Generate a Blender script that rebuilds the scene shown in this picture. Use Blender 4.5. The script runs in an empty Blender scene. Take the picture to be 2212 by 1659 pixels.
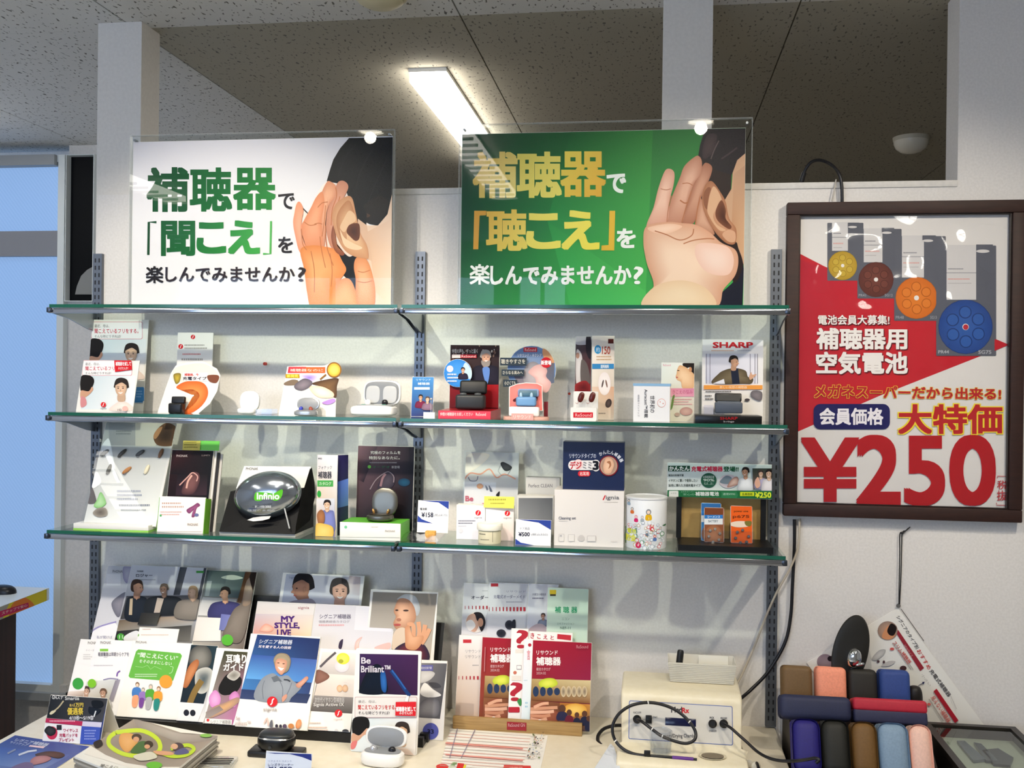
import bpy, bmesh, math, random
import numpy as np
from mathutils import Matrix, Vector
from math import sin, cos, pi, radians

random.seed(7)
SC = bpy.context.scene
COL = SC.collection

# ------------------------------------------------------------------ camera
CAM = Vector((1.5023, -2.5368, 1.55)); YAW, PIT, ROL, FPX = .1409, -.0026, .0122, 2150.56
W, H = 2212, 1659
c_f = Vector((-sin(YAW)*cos(PIT), cos(YAW)*cos(PIT), sin(PIT)))
_r0 = Vector((cos(YAW), sin(YAW), 0)); _u0 = _r0.cross(c_f)
c_r = cos(ROL)*_r0 + sin(ROL)*_u0
c_u = -sin(ROL)*_r0 + cos(ROL)*_u0
cam = bpy.data.cameras.new('camera'); camo = bpy.data.objects.new('camera', cam); COL.objects.link(camo)
cam.sensor_fit = 'HORIZONTAL'; cam.sensor_width = 36; cam.lens = FPX/W*36; cam.clip_start = .01
camo.matrix_world = Matrix(((c_r.x, c_u.x, -c_f.x, CAM.x), (c_r.y, c_u.y, -c_f.y, CAM.y), (c_r.z, c_u.z, -c_f.z, CAM.z), (0, 0, 0, 1)))
SC.camera = camo

# ------------------------------------------------------------------ world, light, exposure
SC.view_settings.view_transform = 'Standard'; SC.view_settings.look = 'None'
SC.view_settings.gamma = 1; SC.view_settings.use_curve_mapping = False
SC.view_settings.exposure = 0.2
wd = bpy.data.worlds.new('world'); SC.world = wd; wd.use_nodes = True
wd.node_tree.nodes['Background'].inputs[0].default_value = (.55, .7, 1, 1)
wd.node_tree.nodes['Background'].inputs[1].default_value = .3
LAMP_E, SPOT_W, WIN_E, BACKWIN_E = 12.0, 40.0, .68, 5.0
CEIL = 2.515

# ------------------------------------------------------------------ pixel rays (photograph measurements -> points on real planes)
VW = dict(full=(0, 0, 1), c1=(0, 0, 2), c2=(1106, 0, 2), c3=(80, 640, 4.608), c4=(540, 640, 4.608), c5=(900, 640, 4.608), c6=(1220, 640, 4.424),
          c7=(80, 890, 4.608), c8=(460, 890, 4.608), A=(860, 920, 4.608), B=(1180, 920, 4.096), C=(100, 1190, 4.608), D=(520, 1200, 4.608),
          E=(940, 1220, 3.778), F=(0, 1440, 4.608), G=(400, 1380, 4.424), H=(700, 1380, 4.424), I=(1270, 1340, 4.608), J=(1640, 1110, 3.022),
          K=(1680, 420, 4.158), L=(1680, 760, 4.158), N=(0, 1100, 2.969), O=(1660, 1320, 4.895),
          S1=(600, 270, 4.146), S2=(1370, 260, 4.048), S3=(260, 270, 4.148), S4=(980, 250, 3.95))
_v = [VW['full']]
def view(k): _v[0] = VW[k]
def px(p):
    a, b, s = _v[0]; return a+p[0]/s, b+p[1]/s
def ray(p):
    x, y = px(p); return c_f + c_r*((x-W/2)/FPX) + c_u*((H/2-y)/FPX)
def aty(p, y):
    d = ray(p); return CAM + d*((y-CAM.y)/d.y)
def atz(p, z):
    d = ray(p); return CAM + d*((z-CAM.z)/d.z)
def atp(p, o, n):
    d = ray(p); return CAM + d*((o-CAM).dot(n)/d.dot(n))

# ------------------------------------------------------------------ materials
def lin(c):
    if isinstance(c, str):
        c = c.lstrip('#'); c = [int(c[i:i+2], 16)/255 for i in (0, 2, 4)]
        c = [(v/12.92 if v <= .04045 else ((v+.055)/1.055)**2.4) for v in c]
    return tuple(c[:3])
_m = {}
def M(c, rough=.5, metal=0, alpha=1, spec=.5, name='paint', emit=0, coat=0, trans=0, ior=1.45):
    k = (str(c), rough, metal, alpha, spec, name, emit, coat, trans)
    if k in _m: return _m[k]
    m = bpy.data.materials.new(name); m.use_nodes = True
    b = m.node_tree.nodes['Principled BSDF']; l = lin(c)
    b.inputs['Base Color'].default_value = (*l, 1); b.inputs['Roughness'].default_value = rough
    b.inputs['Metallic'].default_value = metal; b.inputs['Alpha'].default_value = alpha
    b.inputs['Specular IOR Level'].default_value = spec; b.inputs['Coat Weight'].default_value = coat
    b.inputs['Transmission Weight'].default_value = trans; b.inputs['IOR'].default_value = ior
    if emit:
        b.inputs['Emission Color'].default_value = (*l, 1); b.inputs['Emission Strength'].default_value = emit
    _m[k] = m; return m
def nodes(name):
    m = bpy.data.materials.new(name); m.use_nodes = True
    nt = m.node_tree; return m, nt, nt.nodes['Principled BSDF'], nt.nodes['Material Output']
def N(nt, t, **kw):
    n = nt.nodes.new(t)
    for k, v in kw.items():
        if k.startswith('i_'):
            n.inputs[k[2:].replace('_', ' ')].default_value = v
        else: setattr(n, k, v)
    return n
def grain(name, c, c2, scale=60, rough=.6, bump=.05, stretch=(1, 1, 1), lo=.35, hi=.65, spec=.4):
    """two-tone noise with a little relief"""
    m, nt, b, o = nodes(name)
    tc = N(nt, 'ShaderNodeTexCoord'); mp = N(nt, 'ShaderNodeMapping'); mp.inputs['Scale'].default_value = stretch
    nz = N(nt, 'ShaderNodeTexNoise', i_Scale=scale, i_Detail=4.0)
    r = N(nt, 'ShaderNodeValToRGB'); r.color_ramp.elements[0].position = lo; r.color_ramp.elements[1].position = hi
    r.color_ramp.elements[0].color = (*lin(c), 1); r.color_ramp.elements[1].color = (*lin(c2), 1)
    bp = N(nt, 'ShaderNodeBump', i_Strength=bump, i_Distance=.002)
    L = nt.links.new
    L(tc.outputs['Object'], mp.inputs[0]); L(mp.outputs[0], nz.inputs['Vector']); L(nz.outputs['Fac'], r.inputs[0])
    L(r.outputs[0], b.inputs['Base Color']); L(nz.outputs['Fac'], bp.inputs['Height']); L(bp.outputs[0], b.inputs['Normal'])
    b.inputs['Roughness'].default_value = rough; b.inputs['Specular IOR Level'].default_value = spec
    return m
def glassy(name, tint=(1, 1, 1), refl=1.0, rough=.02, ior=1.5, base=0.0, bump=0, bscale=8):
    """clear sheet: see-through that lets light pass, with a Fresnel surface reflection"""
    m, nt, b, o = nodes(name); nt.nodes.remove(b)
    t = N(nt, 'ShaderNodeBsdfTransparent'); t.inputs[0].default_value = (*tint, 1)
    g = N(nt, 'ShaderNodeBsdfGlossy', i_Roughness=rough); mx = N(nt, 'ShaderNodeMixShader')
    fr = N(nt, 'ShaderNodeFresnel', i_IOR=ior); mm = N(nt, 'ShaderNodeMath', operation='MULTIPLY_ADD', use_clamp=True)
    mm.inputs[1].default_value = refl; mm.inputs[2].default_value = base
    L = nt.links.new
    ge = N(nt, 'ShaderNodeNewGeometry'); fm = N(nt, 'ShaderNodeMath', operation='SUBTRACT'); fm.inputs[0].default_value = 1; ff = N(nt, 'ShaderNodeMath', operation='MULTIPLY')
    L(ge.outputs['Backfacing'], fm.inputs[1]); L(fm.outputs[0], ff.inputs[0]); L(mm.outputs[0], ff.inputs[1])   # reflect on the way in only
    L(fr.outputs[0], mm.inputs[0]); L(ff.outputs[0], mx.inputs[0]); L(t.outputs[0], mx.inputs[1]); L(g.outputs[0], mx.inputs[2]); L(mx.outputs[0], o.inputs[0])
    if bump:
        tc = N(nt, 'ShaderNodeTexCoord'); nz = N(nt, 'ShaderNodeTexNoise', i_Scale=bscale, i_Detail=1.5, i_Distortion=1.2)
        bp = N(nt, 'ShaderNodeBump', i_Strength=bump, i_Distance=.02)
        L(tc.outputs['Object'], nz.inputs['Vector']); L(nz.outputs['Fac'], bp.inputs['Height']); L(bp.outputs[0], g.inputs['Normal']); L(bp.outputs[0], fr.inputs['Normal'])
    return m
def mat_print():
    m, nt, b, o = nodes('printed_ink')
    a = N(nt, 'ShaderNodeVertexColor', layer_name='ink'); nt.links.new(a.outputs[0], b.inputs['Base Color'])
    b.inputs['Roughness'].default_value = .42; b.inputs['Specular IOR Level'].default_value = .14
    return m
PRINT = mat_print()
PAPER = M('#f1efe9', .55, name='paper')
WHITEP = M('#f0eee8', .3, name='white_plastic')
BLACKP = M('#101012', .38, name='black_plastic')
CHROME = M('#c9ccd2', .12, 1, name='chrome')
STEEL = M('#6b7078', .38, .75, name='upright_steel')
ACRYL = glassy('clear_acrylic', (.97, .98, .98), .6, .01, 1.49)
CLEARP = glassy('clear_plastic', (.9, .92, .95), 1.2, .08, 1.5, .03)

# ------------------------------------------------------------------ mesh helpers: every shape is (verts, faces)
def vf_bm(bm):
    bm.verts.index_update(); r = ([v.co.copy() for v in bm.verts], [[v.index for v in f.verts] for f in bm.faces]); bm.free(); return r
def box(x0, y0, z0, x1, y1, z1, bev=0, seg=2):
    bm = bmesh.new(); bmesh.ops.create_cube(bm, size=1)
    for v in bm.verts:
        v.co = Vector(((x0+x1)/2+v.co.x*(x1-x0), (y0+y1)/2+v.co.y*(y1-y0), (z0+z1)/2+v.co.z*(z1-z0)))
    if bev: bmesh.ops.bevel(bm, geom=bm.edges[:], offset=bev, segments=seg, affect='EDGES', profile=.5)
    return vf_bm(bm)
def lathe(prof, n=24, sx=1, sy=1):
    v, f = [], []
    for r, z in prof:
        for i in range(n):
            a = 2*pi*i/n; v.append(Vector((r*cos(a)*sx, r*sin(a)*sy, z)))
    for k in range(len(prof)-1):
        for i in range(n):
            j = (i+1) % n; f.append([k*n+i, k*n+j, (k+1)*n+j, (k+1)*n+i])
    if prof[0][0] > 1e-6: f.append(list(range(n))[::-1])
    if prof[-1][0] > 1e-6: f.append([(len(prof)-1)*n+i for i in range(n)])
    return v, f
def extrude(out, z0, z1):
    n = len(out); v = [Vector((x, y, z1)) for x, y in out]+[Vector((x, y, z0)) for x, y in out]
    f = [list(range(n)), list(range(2*n-1, n-1, -1))]+[[(i+1) % n, i, n+i, n+(i+1) % n] for i in range(n)]
    return v, f
def spline(pts, k=8, closed=False):
    P = [np.array(p, float) for p in pts]; n = len(P); out = []
    rng = range(n) if closed else range(n-1)
    for i in rng:
        if closed: a, b, c, d = P[(i-1) % n], P[i], P[(i+1) % n], P[(i+2) % n]
        else: a, b, c, d = P[max(i-1, 0)], P[i], P[i+1], P[min(i+2, n-1)]
        for j in range(k):
            t = j/k
            out.append(.5*((2*b)+(c-a)*t+(2*a-5*b+4*c-d)*t*t+(3*b-a-3*c+d)*t**3))
    if not closed: out.append(P[-1])
    return out
def tube(pts, r, n=8, k=8, smooth=True):
    C = [Vector(p) for p in (spline(pts, k) if smooth else pts)]; v, f = [], []
    T = [(C[min(i+1, len(C)-1)]-C[max(i-1, 0)]).normalized() for i in range(len(C))]
    u = T[0].orthogonal().normalized()
    for i, c in enumerate(C):
        u = (u-T[i]*u.dot(T[i])).normalized(); w = T[i].cross(u)
        for j in range(n):
            a = 2*pi*j/n; v.append(c+(u*cos(a)+w*sin(a))*r)
    for i in range(len(C)-1):
        for j in range(n):
            q = (j+1) % n; f.append([i*n+j, i*n+q, (i+1)*n+q, (i+1)*n+j])
    f.append(list(range(n))[::-1]); f.append([(len(C)-1)*n+j for j in range(n)])
    return v, f
def superell(rx, ry, rz, e=.6, e2=.6, n=24, m=12, z0=-1, z1=1):
    def sp(x, p): return math.copysign(abs(x)**p, x)
    prof = []
    v, f = [], []
    a0, a1 = math.asin(z0), math.asin(z1)
    for k in range(m+1):
        t = a0+(a1-a0)*k/m
        for i in range(n):
            a = 2*pi*i/n; cr = abs(cos(t))**e2
            v.append(Vector((rx*cr*sp(cos(a), e), ry*cr*sp(sin(a), e), rz*sp(sin(t), e2))))
    for k in range(m):
        for i in range(n):
            j = (i+1) % n; f.append([k*n+i, k*n+j, (k+1)*n+j, (k+1)*n+i])
    f.append(list(range(n))[::-1]); f.append([m*n+i for i in range(n)])
    return v, f
def rrect(w, h, r, n=5, x=0, y=0):
    out = []
    for cx, cy, a0 in ((w-r, r, -pi/2), (w-r, h-r, 0), (r, h-r, pi/2), (r, r, pi)):
        for i in range(n+1):
            a = a0+pi/2*i/n; out.append((x+cx+r*cos(a), y+cy+r*sin(a)))
    return out
def tr(m, vf): return [m @ Vector(p) for p in vf[0]], vf[1]
def cat(*L):
    v, f = [], []
    for a, b in L:
        o = len(v); v += list(a); f += [[i+o for i in q] for q in b]
    return v, f
def T(x, y=None, z=None):
    return Matrix.Translation(x) if y is None else Matrix.Translation((x, y, z))
def R(a, ax): return Matrix.Rotation(radians(a), 4, ax)

# ------------------------------------------------------------------ objects
WM = {}
def tag(o, label=None, catg=None, group=None, kind=None):
    if label: o['label'] = label
    if catg: o['category'] = catg
    if group: o['group'] = group
    if kind: o['kind'] = kind
    return o
def link(o, parent, m):
    COL.objects.link(o)
    if parent is None: o.matrix_basis = m
    else: o.parent = parent; o.matrix_basis = WM[parent.name].inverted() @ m
    WM[o.name] = m
    return o
def mk(name, vf, mat, parent=None, label=None, catg=None, group=None, kind=None, smooth=35, frame=None, recalc=True):
    """mesh object from world-space geometry (or geometry local to `frame`)"""
    v, f = vf
    if frame is None:
        a = np.array([list(p) for p in v]); c = Vector(((a[:, 0].min()+a[:, 0].max())/2, (a[:, 1].min()+a[:, 1].max())/2, a[:, 2].min()))
        frame = T(c); v = [Vector(p)-c for p in v]
    me = bpy.data.meshes.new(name); me.from_pydata([tuple(p) for p in v], [], f); me.update()
    if recalc: bm = bmesh.new(); bm.from_mesh(me); bmesh.ops.recalc_face_normals(bm, faces=bm.faces[:]); bm.to_mesh(me); bm.free()
    if smooth:
        for p in me.polygons: p.use_smooth = True
        me.set_sharp_from_angle(angle=radians(smooth))
    me.materials.append(mat)
    o = bpy.data.objects.new(name, me); link(o, parent, frame)
    return tag(o, label, catg, group, kind)
def thing(name, label, catg, loc, group=None, rz=0):
    o = bpy.data.objects.new(name, None); o.empty_display_size = .05
    link(o, None, T(*loc) @ R(rz, 'Z')); return tag(o, label, catg, group)
def struct(name, vf, mat, parent=None, kind='structure'):
    return mk(name, vf, mat, parent, kind=None if parent else kind)

# ------------------------------------------------------------------ printed surfaces
_tx = {}
def glyphs(s):
    if s not in _tx:
        cu = bpy.data.curves.new('lettering', 'FONT'); cu.body = s; cu.size = 1; cu.resolution_u = 6 if len(s) < 4 else 2
        o = bpy.data.objects.new('lettering', cu); COL.objects.link(o)
        me = bpy.data.meshes.new_from_object(o.evaluated_get(bpy.context.evaluated_depsgraph_get()))
        v = np.array([[p.co.x, p.co.y] for p in me.vertices]); f = [list(p.vertices) for p in me.polygons]
        bpy.data.objects.remove(o); bpy.data.curves.remove(cu); bpy.data.meshes.remove(me)
        lo, hi = v.min(0), v.max(0); em = hi-lo
        _tx[s] = ((v-lo)/np.maximum(em, 1e-6), f, em)
    return _tx[s]
class Card:
    """a flat face in space: x right, y up along the face, z out of it; draws print in photograph coordinates"""
    def __init__(s, frame, w, h):
        s.m, s.w, s.h = frame, w, h; s.o = frame.translation.copy(); q = frame.to_3x3()
        s.u, s.v, s.n = q.col[0].copy(), q.col[1].copy(), q.col[2].copy()
        s.V, s.F, s.C, s.k = [], [], [], 0; s.clip = True; s.step = .00013; s.sub = .2
    def loc(s, p):
        d = atp(p, s.o, s.n)-s.o; return d.dot(s.u), d.dot(s.v)
    def add(s, pts, faces, cols):
        """pts local uv"""
        s.k += 1; z = .0003+s.k*s.step; o = len(s.V)
        if isinstance(cols, (str, tuple)): cols = [lin(cols)]*len(pts)
        e = .0006
        for (x, y), c in zip(pts, cols):
            if s.clip: x = min(max(x, e), s.w-e); y = min(max(y, e), s.h-e)
            s.V.append((x, y, z)); s.C.append(c)
        for f in faces: s.F.append([i+o for i in f])
    def poly(s, pts, col, sm=0):
        if sm: pts = [tuple(p) for p in spline(pts, sm, True)]
        s.add([s.loc(p) for p in pts], [list(range(len(pts)))], col)
    def blob(s, pts, c0, c1=None, n=5, at=None, sm=6, lo=.2):
        pts = np.array(spline(pts, sm, True)) if sm else np.array(pts, float); ctr = np.array(at) if at is not None else pts.mean(0)
        a = np.array(lin(c0)); b = np.array(lin(c1 or c0))
        m = len(pts); s.add([s.loc(p) for p in pts], [list(range(m))], tuple(a))
        if c1:   # smooth tonal blend from rim to heart
            P, C, F = [], [], []
            for i in range(n):
                t = i/(n-1); P += [s.loc(p) for p in ctr+(pts-ctr)*(1-t*(1-lo*.5))]; C += [tuple(a+(b-a)*min(1, t*1.25))]*m
            for i in range(n-1): F += [[i*m+j, i*m+(j+1) % m, (i+1)*m+(j+1) % m, (i+1)*m+j] for j in range(m)]
            F.append([(n-1)*m+j for j in range(m)]); s.add(P, F, C)
    def ell(s, x, y, rx, ry, c0, c1=None, n=4, rot=0, k=24):
        ca, sa = cos(radians(rot)), sin(radians(rot))
        s.blob([(x+rx*cos(2*pi*i/k)*ca-ry*sin(2*pi*i/k)*sa, y+rx*cos(2*pi*i/k)*sa+ry*sin(2*pi*i/k)*ca) for i in range(k)], c0, c1, n, at=(x, y), sm=0)
    def rect(s, x0, y0, x1, y1, col, r=0):
        if r: pts = [(x, y) for x, y in rrect(x1-x0, y1-y0, r, 4, x0, y0)]
        else: pts = [(x0, y0), (x1, y0), (x1, y1), (x0, y1)]
        s.poly(pts, col)
    def quad(s, q, cols):
        """four corners with four colours, smoothly blended"""
        n = 8; c = [np.array(lin(k)) for k in cols]; pts, cc, f = [], [], []
        q = [np.array(p, float) for p in q]
        for j in range(n+1):
            for i in range(n+1):
                a, b = i/n, j/n
                pts.append(s.loc((q[0]*(1-a)+q[1]*a)*(1-b)+(q[3]*(1-a)+q[2]*a)*b)); cc.append(tuple((c[0]*(1-a)+c[1]*a)*(1-b)+(c[3]*(1-a)+c[2]*a)*b))
        for j in range(n):
            for i in range(n): f.append([j*(n+1)+i, j*(n+1)+i+1, (j+1)*(n+1)+i+1, (j+1)*(n+1)+i])
        s.add(pts, f, cc)
    def full(s, cols, x0=0, y0=0, x1=1, y1=1):
        """fill the face (fractions, y from the bottom); one colour or four (TL TR BR BL)"""
        c = [cols]*4 if isinstance(cols, str) else cols; c = [np.array(lin(k)) for k in c]; n = 6; pts, cc, f = [], [], []
        for j in range(n+1):
            for i in range(n+1):
                a, b = i/n, j/n; pts.append(((x0+(x1-x0)*a)*s.w, (y1+(y0-y1)*b)*s.h)); cc.append(tuple((c[0]*(1-a)+c[1]*a)*(1-b)+(c[3]*(1-a)+c[2]*a)*b))
        for j in range(n):
            for i in range(n): f.append([j*(n+1)+i, j*(n+1)+i+1, (j+1)*(n+1)+i+1, (j+1)*(n+1)+i])
        s.add(pts, f, cc)
    def line(s, pts, w, col, sm=0):
        if sm: pts = [tuple(p) for p in spline(pts, sm)]
        P = np.array(pts, float); L_, R_ = [], []
        for i in range(len(P)):
            d = P[min(i+1, len(P)-1)]-P[max(i-1, 0)]; d = d/max(np.hypot(*d), 1e-6); nn = np.array([-d[1], d[0]])*w/2
            L_.append(P[i]+nn); R_.append(P[i]-nn)
        n = len(P); pts = [s.loc(p) for p in L_+R_]
        s.add(pts, [[i, i+1, n+i+1, n+i] for i in range(n-1)], col)
    def text(s, t, x0, y0, x1, y1, col, b=0, col2=None, q=None, out=None):
        """fit lettering into the box x0,y0 (top left) - x1,y1 (bottom right), or quad q = TL TR BR BL; b = extra weight in em"""
        g, f, em = glyphs(t)
        Q = [np.array(p, float) for p in (q or ((x0, y0), (x1, y0), (x1, y1), (x0, y1)))]
        L4 = [np.array(s.loc(p)) for p in Q]
        def mp(a, c): return (L4[0]*(1-a)+L4[1]*a)*c+(L4[3]*(1-a)+L4[2]*a)*(1-c)
        def lay(off, color, color2=None):
            offs = [(0, 0)] if not off else [(off*a, off*e) for a in (-1, 0, 1) for e in (-1, 0, 1) if a or e]
            c0 = np.array(lin(color)); c1 = np.array(lin(color2 or color))
            for dx, dy in offs:
                k0 = s.k; s.add([tuple(mp(x+dx/em[0], y+dy/em[1])) for x, y in g], f, [tuple(c0+(c1-c0)*min(max((x*.6+(1-y)*.4), 0), 1)) for x, y in g])
                if off: s.k = k0+s.sub
        if out: lay(b+out[1], out[0])
        lay(b, col, col2)
    def lines(s, x0, y0, x1, y1, n, col, fill=.45, ragged=.25):
        """rows of small print too fine to read"""
        for i in range(n):
            a = y0+(y1-y0)*i/n; b = a+(y1-y0)/n*fill; e = x1-(x1-x0)*ragged*random.random(); x = x0
            while x < e-1:
                g = (y1-y0)/n*fill*random.uniform(.7, 1.1); s.rect(x, a, min(x+g*.8, e), b, col); s.k -= 1; x += g*1.15
            s.k += 1
    def head(s, x, y, r, skin, hair, d=0, long=0, smile=True, grey=None):
        """a head about 2r wide, face turned towards d (-1 left .. 1 right)"""
        hi = tuple(np.array(lin(hair))*.6); sh = tuple(np.array(lin(skin))*.72)
        s.blob([(x-r*1.05, y-r*.3), (x-r*.75, y-r*1.25), (x, y-r*1.5), (x+r*.8, y-r*1.2), (x+r*1.06, y-r*.25), (x+r*.92, y+r*(.02+long)), (x, y+r*(.3+long)), (x-r*.92, y+r*(.02+long))], hair, hi, 3)
        s.blob([(x-r*.42, y+r*.6), (x+r*.42, y+r*.6), (x+r*.5, y+r*1.75), (x-r*.5, y+r*1.75)], sh)
        o = d*r*.28
        s.blob([(x+o-r*.78, y-r*.35), (x+o-r*.5, y-r*.85), (x+o, y-r*.95), (x+o+r*.5, y-r*.85), (x+o+r*.78, y-r*.35), (x+o+r*.72, y+r*.45), (x+o+r*.35, y+r*1.02), (x+o, y+r*1.15), (x+o-r*.35, y+r*1.02), (x+o-r*.72, y+r*.45)], sh, skin, 4, at=(x+o*1.6, y+r*.1), lo=.6)
        s.blob([(x-r*1.0, y-r*.35), (x-r*.7, y-r*1.2), (x+r*.1, y-r*1.45), (x+r*.85, y-r*1.1), (x+r*1.0, y-r*.3), (x+o+r*.62, y-r*.55), (x+o+r*.1, y-r*.82), (x+o-r*.55, y-r*.55)], hair)
        if abs(d) < .7:
            for e in (-1, 1):
                s.ell(x+o*1.5+e*r*.34, y-r*.02, r*.13, r*.07, '#3a2a24'); s.ell(x+o*1.5+e*r*.34, y-r*.24, r*.2, r*.035, tuple(np.array(lin(hair))*.8))
            s.ell(x+o*1.6, y+r*.3, r*.1, r*.14, sh)
            s.blob([(x+o*1.5-r*.34, y+r*.55), (x+o*1.5, y+r*.6), (x+o*1.5+r*.34, y+r*.55), (x+o*1.5, y+r*.8)], '#fdf3ec' if smile else '#b0605a')
        else:
            g = 1 if d > 0 else -1
            s.ell(x+g*r*.62, y-r*.02, r*.1, r*.07, '#3a2a24'); s.blob([(x+g*r*.85, y), (x+g*r*1.18, y+r*.36), (x+g*r*.85, y+r*.42)], skin)
            s.ell(x+g*r*.78, y+r*.66, r*.16, r*.06, '#a8564e'); s.blob([(x-g*r*.25, y-r*.15), (x+g*r*.02, y-r*.1), (x-g*r*.0, y+r*.35), (x-g*r*.2, y+r*.3)], sh, skin, 3)
    def bust(s, x, y, r, skin, hair, shirt, d=0, long=0, w=2.3, h=3.2, smile=True):
        sh = tuple(np.array(lin(shirt))*.65)
        s.blob([(x-r*w, y+r*(1.3+h)), (x-r*w*.95, y+r*2.2), (x-r*.9, y+r*1.45), (x+r*.9, y+r*1.45), (x+r*w*.95, y+r*2.2), (x+r*w, y+r*(1.3+h))], sh, shirt, 4, lo=.55)
        s.head(x, y, r, skin, hair, d, long, smile)
        s.poly([(x-r*.5, y+r*1.4), (x+r*.5, y+r*1.4), (x, y+r*2.1)], skin)
    def done(s, parent, name='print'):
        if not s.V: return None
        me = bpy.data.meshes.new(name); me.from_pydata(s.V, [], s.F); me.update()
        ca = me.color_attributes.new('ink', 'FLOAT_COLOR', 'POINT')
        ca.data.foreach_set('color', np.array([[*c, 1] for c in s.C], 'f').ravel())
        me.materials.append(PRINT)
        o = bpy.data.objects.new(name, me); return link(o, parent, s.m)
def plane(q, z=None, y=None, lean=0, yaw=0, roll=0, lift=0):
    """frame of the rectangle whose photographed corners are q = TL TR BR BL and whose foot stands at height z (depth y)"""
    mid = ((q[2][0]+q[3][0])/2, (q[2][1]+q[3][1])/2)
    b = aty(mid, y) if y is not None else atz(mid, z+lift)
    if z is not None: b.z = z+lift
    eu = Vector((cos(radians(yaw)), sin(radians(yaw)), 0)); back = Vector((-eu.y, eu.x, 0))
    ev = Vector((0, 0, 1))*cos(radians(lean))+back*sin(radians(lean))
    if roll:
        a = radians(roll); eu, ev = eu*cos(a)+ev*sin(a), ev*cos(a)-eu*sin(a)
    n = eu.cross(ev)
    L = [((atp(p, b, n)-b).dot(eu), (atp(p, b, n)-b).dot(ev)) for p in q]
    u0, u1 = (L[0][0]+L[3][0])/2, (L[1][0]+L[2][0])/2; v1 = (L[0][1]+L[1][1])/2
    o = b+eu*u0
    fr = Matrix(((eu.x, ev.x, n.x, o.x), (eu.y, ev.y, n.y, o.y), (eu.z, ev.z, n.z, o.z), (0, 0, 0, 1)))
    return fr, u1-u0, v1
def card(name, q, z=None, y=None, lean=0, yaw=0, roll=0, th=.002, mat=None, parent=None, label=None, catg=None, group=None, r=0, lift=0, outline=None):
    """sheet, booklet or box with its front on the photographed rectangle; returns (object, Card)"""
    fr, w, h = plane(q, z, y, lean, yaw, roll, lift)
    c = Card(fr, w, h)
    if outline: out = [c.loc(p) for p in outline]; c.clip = False
    elif r: out = rrect(w, h, r)
    else: out = [(0, 0), (w, 0), (w, h), (0, h)]
    o = mk(name, extrude(out, -th, 0), mat or PAPER, parent, label, catg, group, frame=fr)
    return o, c
def flat(name, q, z, th=.002, mat=None, parent=None, label=None, catg=None, group=None):
    """sheet lying level, its upper face at height z, q = far-left far-right near-right near-left"""
    P = [atz(p, z) for p in q]; o = P[3]; eu = (P[2]-P[3]).normalized(); n = Vector((0, 0, 1)); ev = n.cross(eu)
    fr = Matrix(((eu.x, ev.x, n.x, o.x), (eu.y, ev.y, n.y, o.y), (0, 0, 1, z), (0, 0, 0, 1)))
    c = Card(fr, (P[2]-P[3]).length, (P[0]-P[3]).dot(ev)); c.clip = False
    ob = mk(name, extrude([c.loc(p) for p in q], -th, 0), mat or PAPER, parent, label, catg, group, frame=fr)
    return ob, c

# ================================================================== the setting
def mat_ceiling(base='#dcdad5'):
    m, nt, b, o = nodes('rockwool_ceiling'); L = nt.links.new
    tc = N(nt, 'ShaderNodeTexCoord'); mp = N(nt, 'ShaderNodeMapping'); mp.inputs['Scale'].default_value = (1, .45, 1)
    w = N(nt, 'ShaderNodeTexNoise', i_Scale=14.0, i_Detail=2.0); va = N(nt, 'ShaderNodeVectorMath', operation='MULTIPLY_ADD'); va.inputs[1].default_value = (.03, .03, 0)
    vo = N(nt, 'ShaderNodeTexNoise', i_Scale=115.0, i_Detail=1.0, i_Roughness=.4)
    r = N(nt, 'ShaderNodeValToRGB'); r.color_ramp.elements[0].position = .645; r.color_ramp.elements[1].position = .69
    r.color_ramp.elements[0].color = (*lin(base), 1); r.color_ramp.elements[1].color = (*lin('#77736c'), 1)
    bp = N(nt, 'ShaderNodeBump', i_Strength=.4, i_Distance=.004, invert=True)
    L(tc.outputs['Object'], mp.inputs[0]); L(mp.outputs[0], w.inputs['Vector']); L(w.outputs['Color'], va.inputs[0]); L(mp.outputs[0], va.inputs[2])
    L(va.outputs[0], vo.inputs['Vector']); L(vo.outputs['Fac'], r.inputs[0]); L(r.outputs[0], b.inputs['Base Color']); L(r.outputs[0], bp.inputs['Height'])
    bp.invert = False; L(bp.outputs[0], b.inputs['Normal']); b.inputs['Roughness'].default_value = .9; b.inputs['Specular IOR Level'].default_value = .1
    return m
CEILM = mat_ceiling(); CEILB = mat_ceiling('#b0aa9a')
WALL = grain('white_wallpaper', '#dcd9d6', '#e4e1de', 180, .7, .12)
WALL2 = grain('white_panel', '#d5d3cf', '#dedbd7', 90, .6, .06)
TAN = grain('column_paint', '#dad6d0', '#e0dcd6', 120, .6, .05)
FLOORM = grain('beige_floor_tile', '#c4beb4', '#cdc8be', 9, .5, .05)
ALU = M('#dfe5e4', .45, name='window_aluminium')
GREYF = M('#8d9095', .45, .2, name='grey_frame')
X0, X1, Y0, Y1 = -2.9, 4.2, -4.6, 2.75

struct('floor', box(X0, Y0, -.06, X1, Y1, 0), FLOORM)
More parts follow.
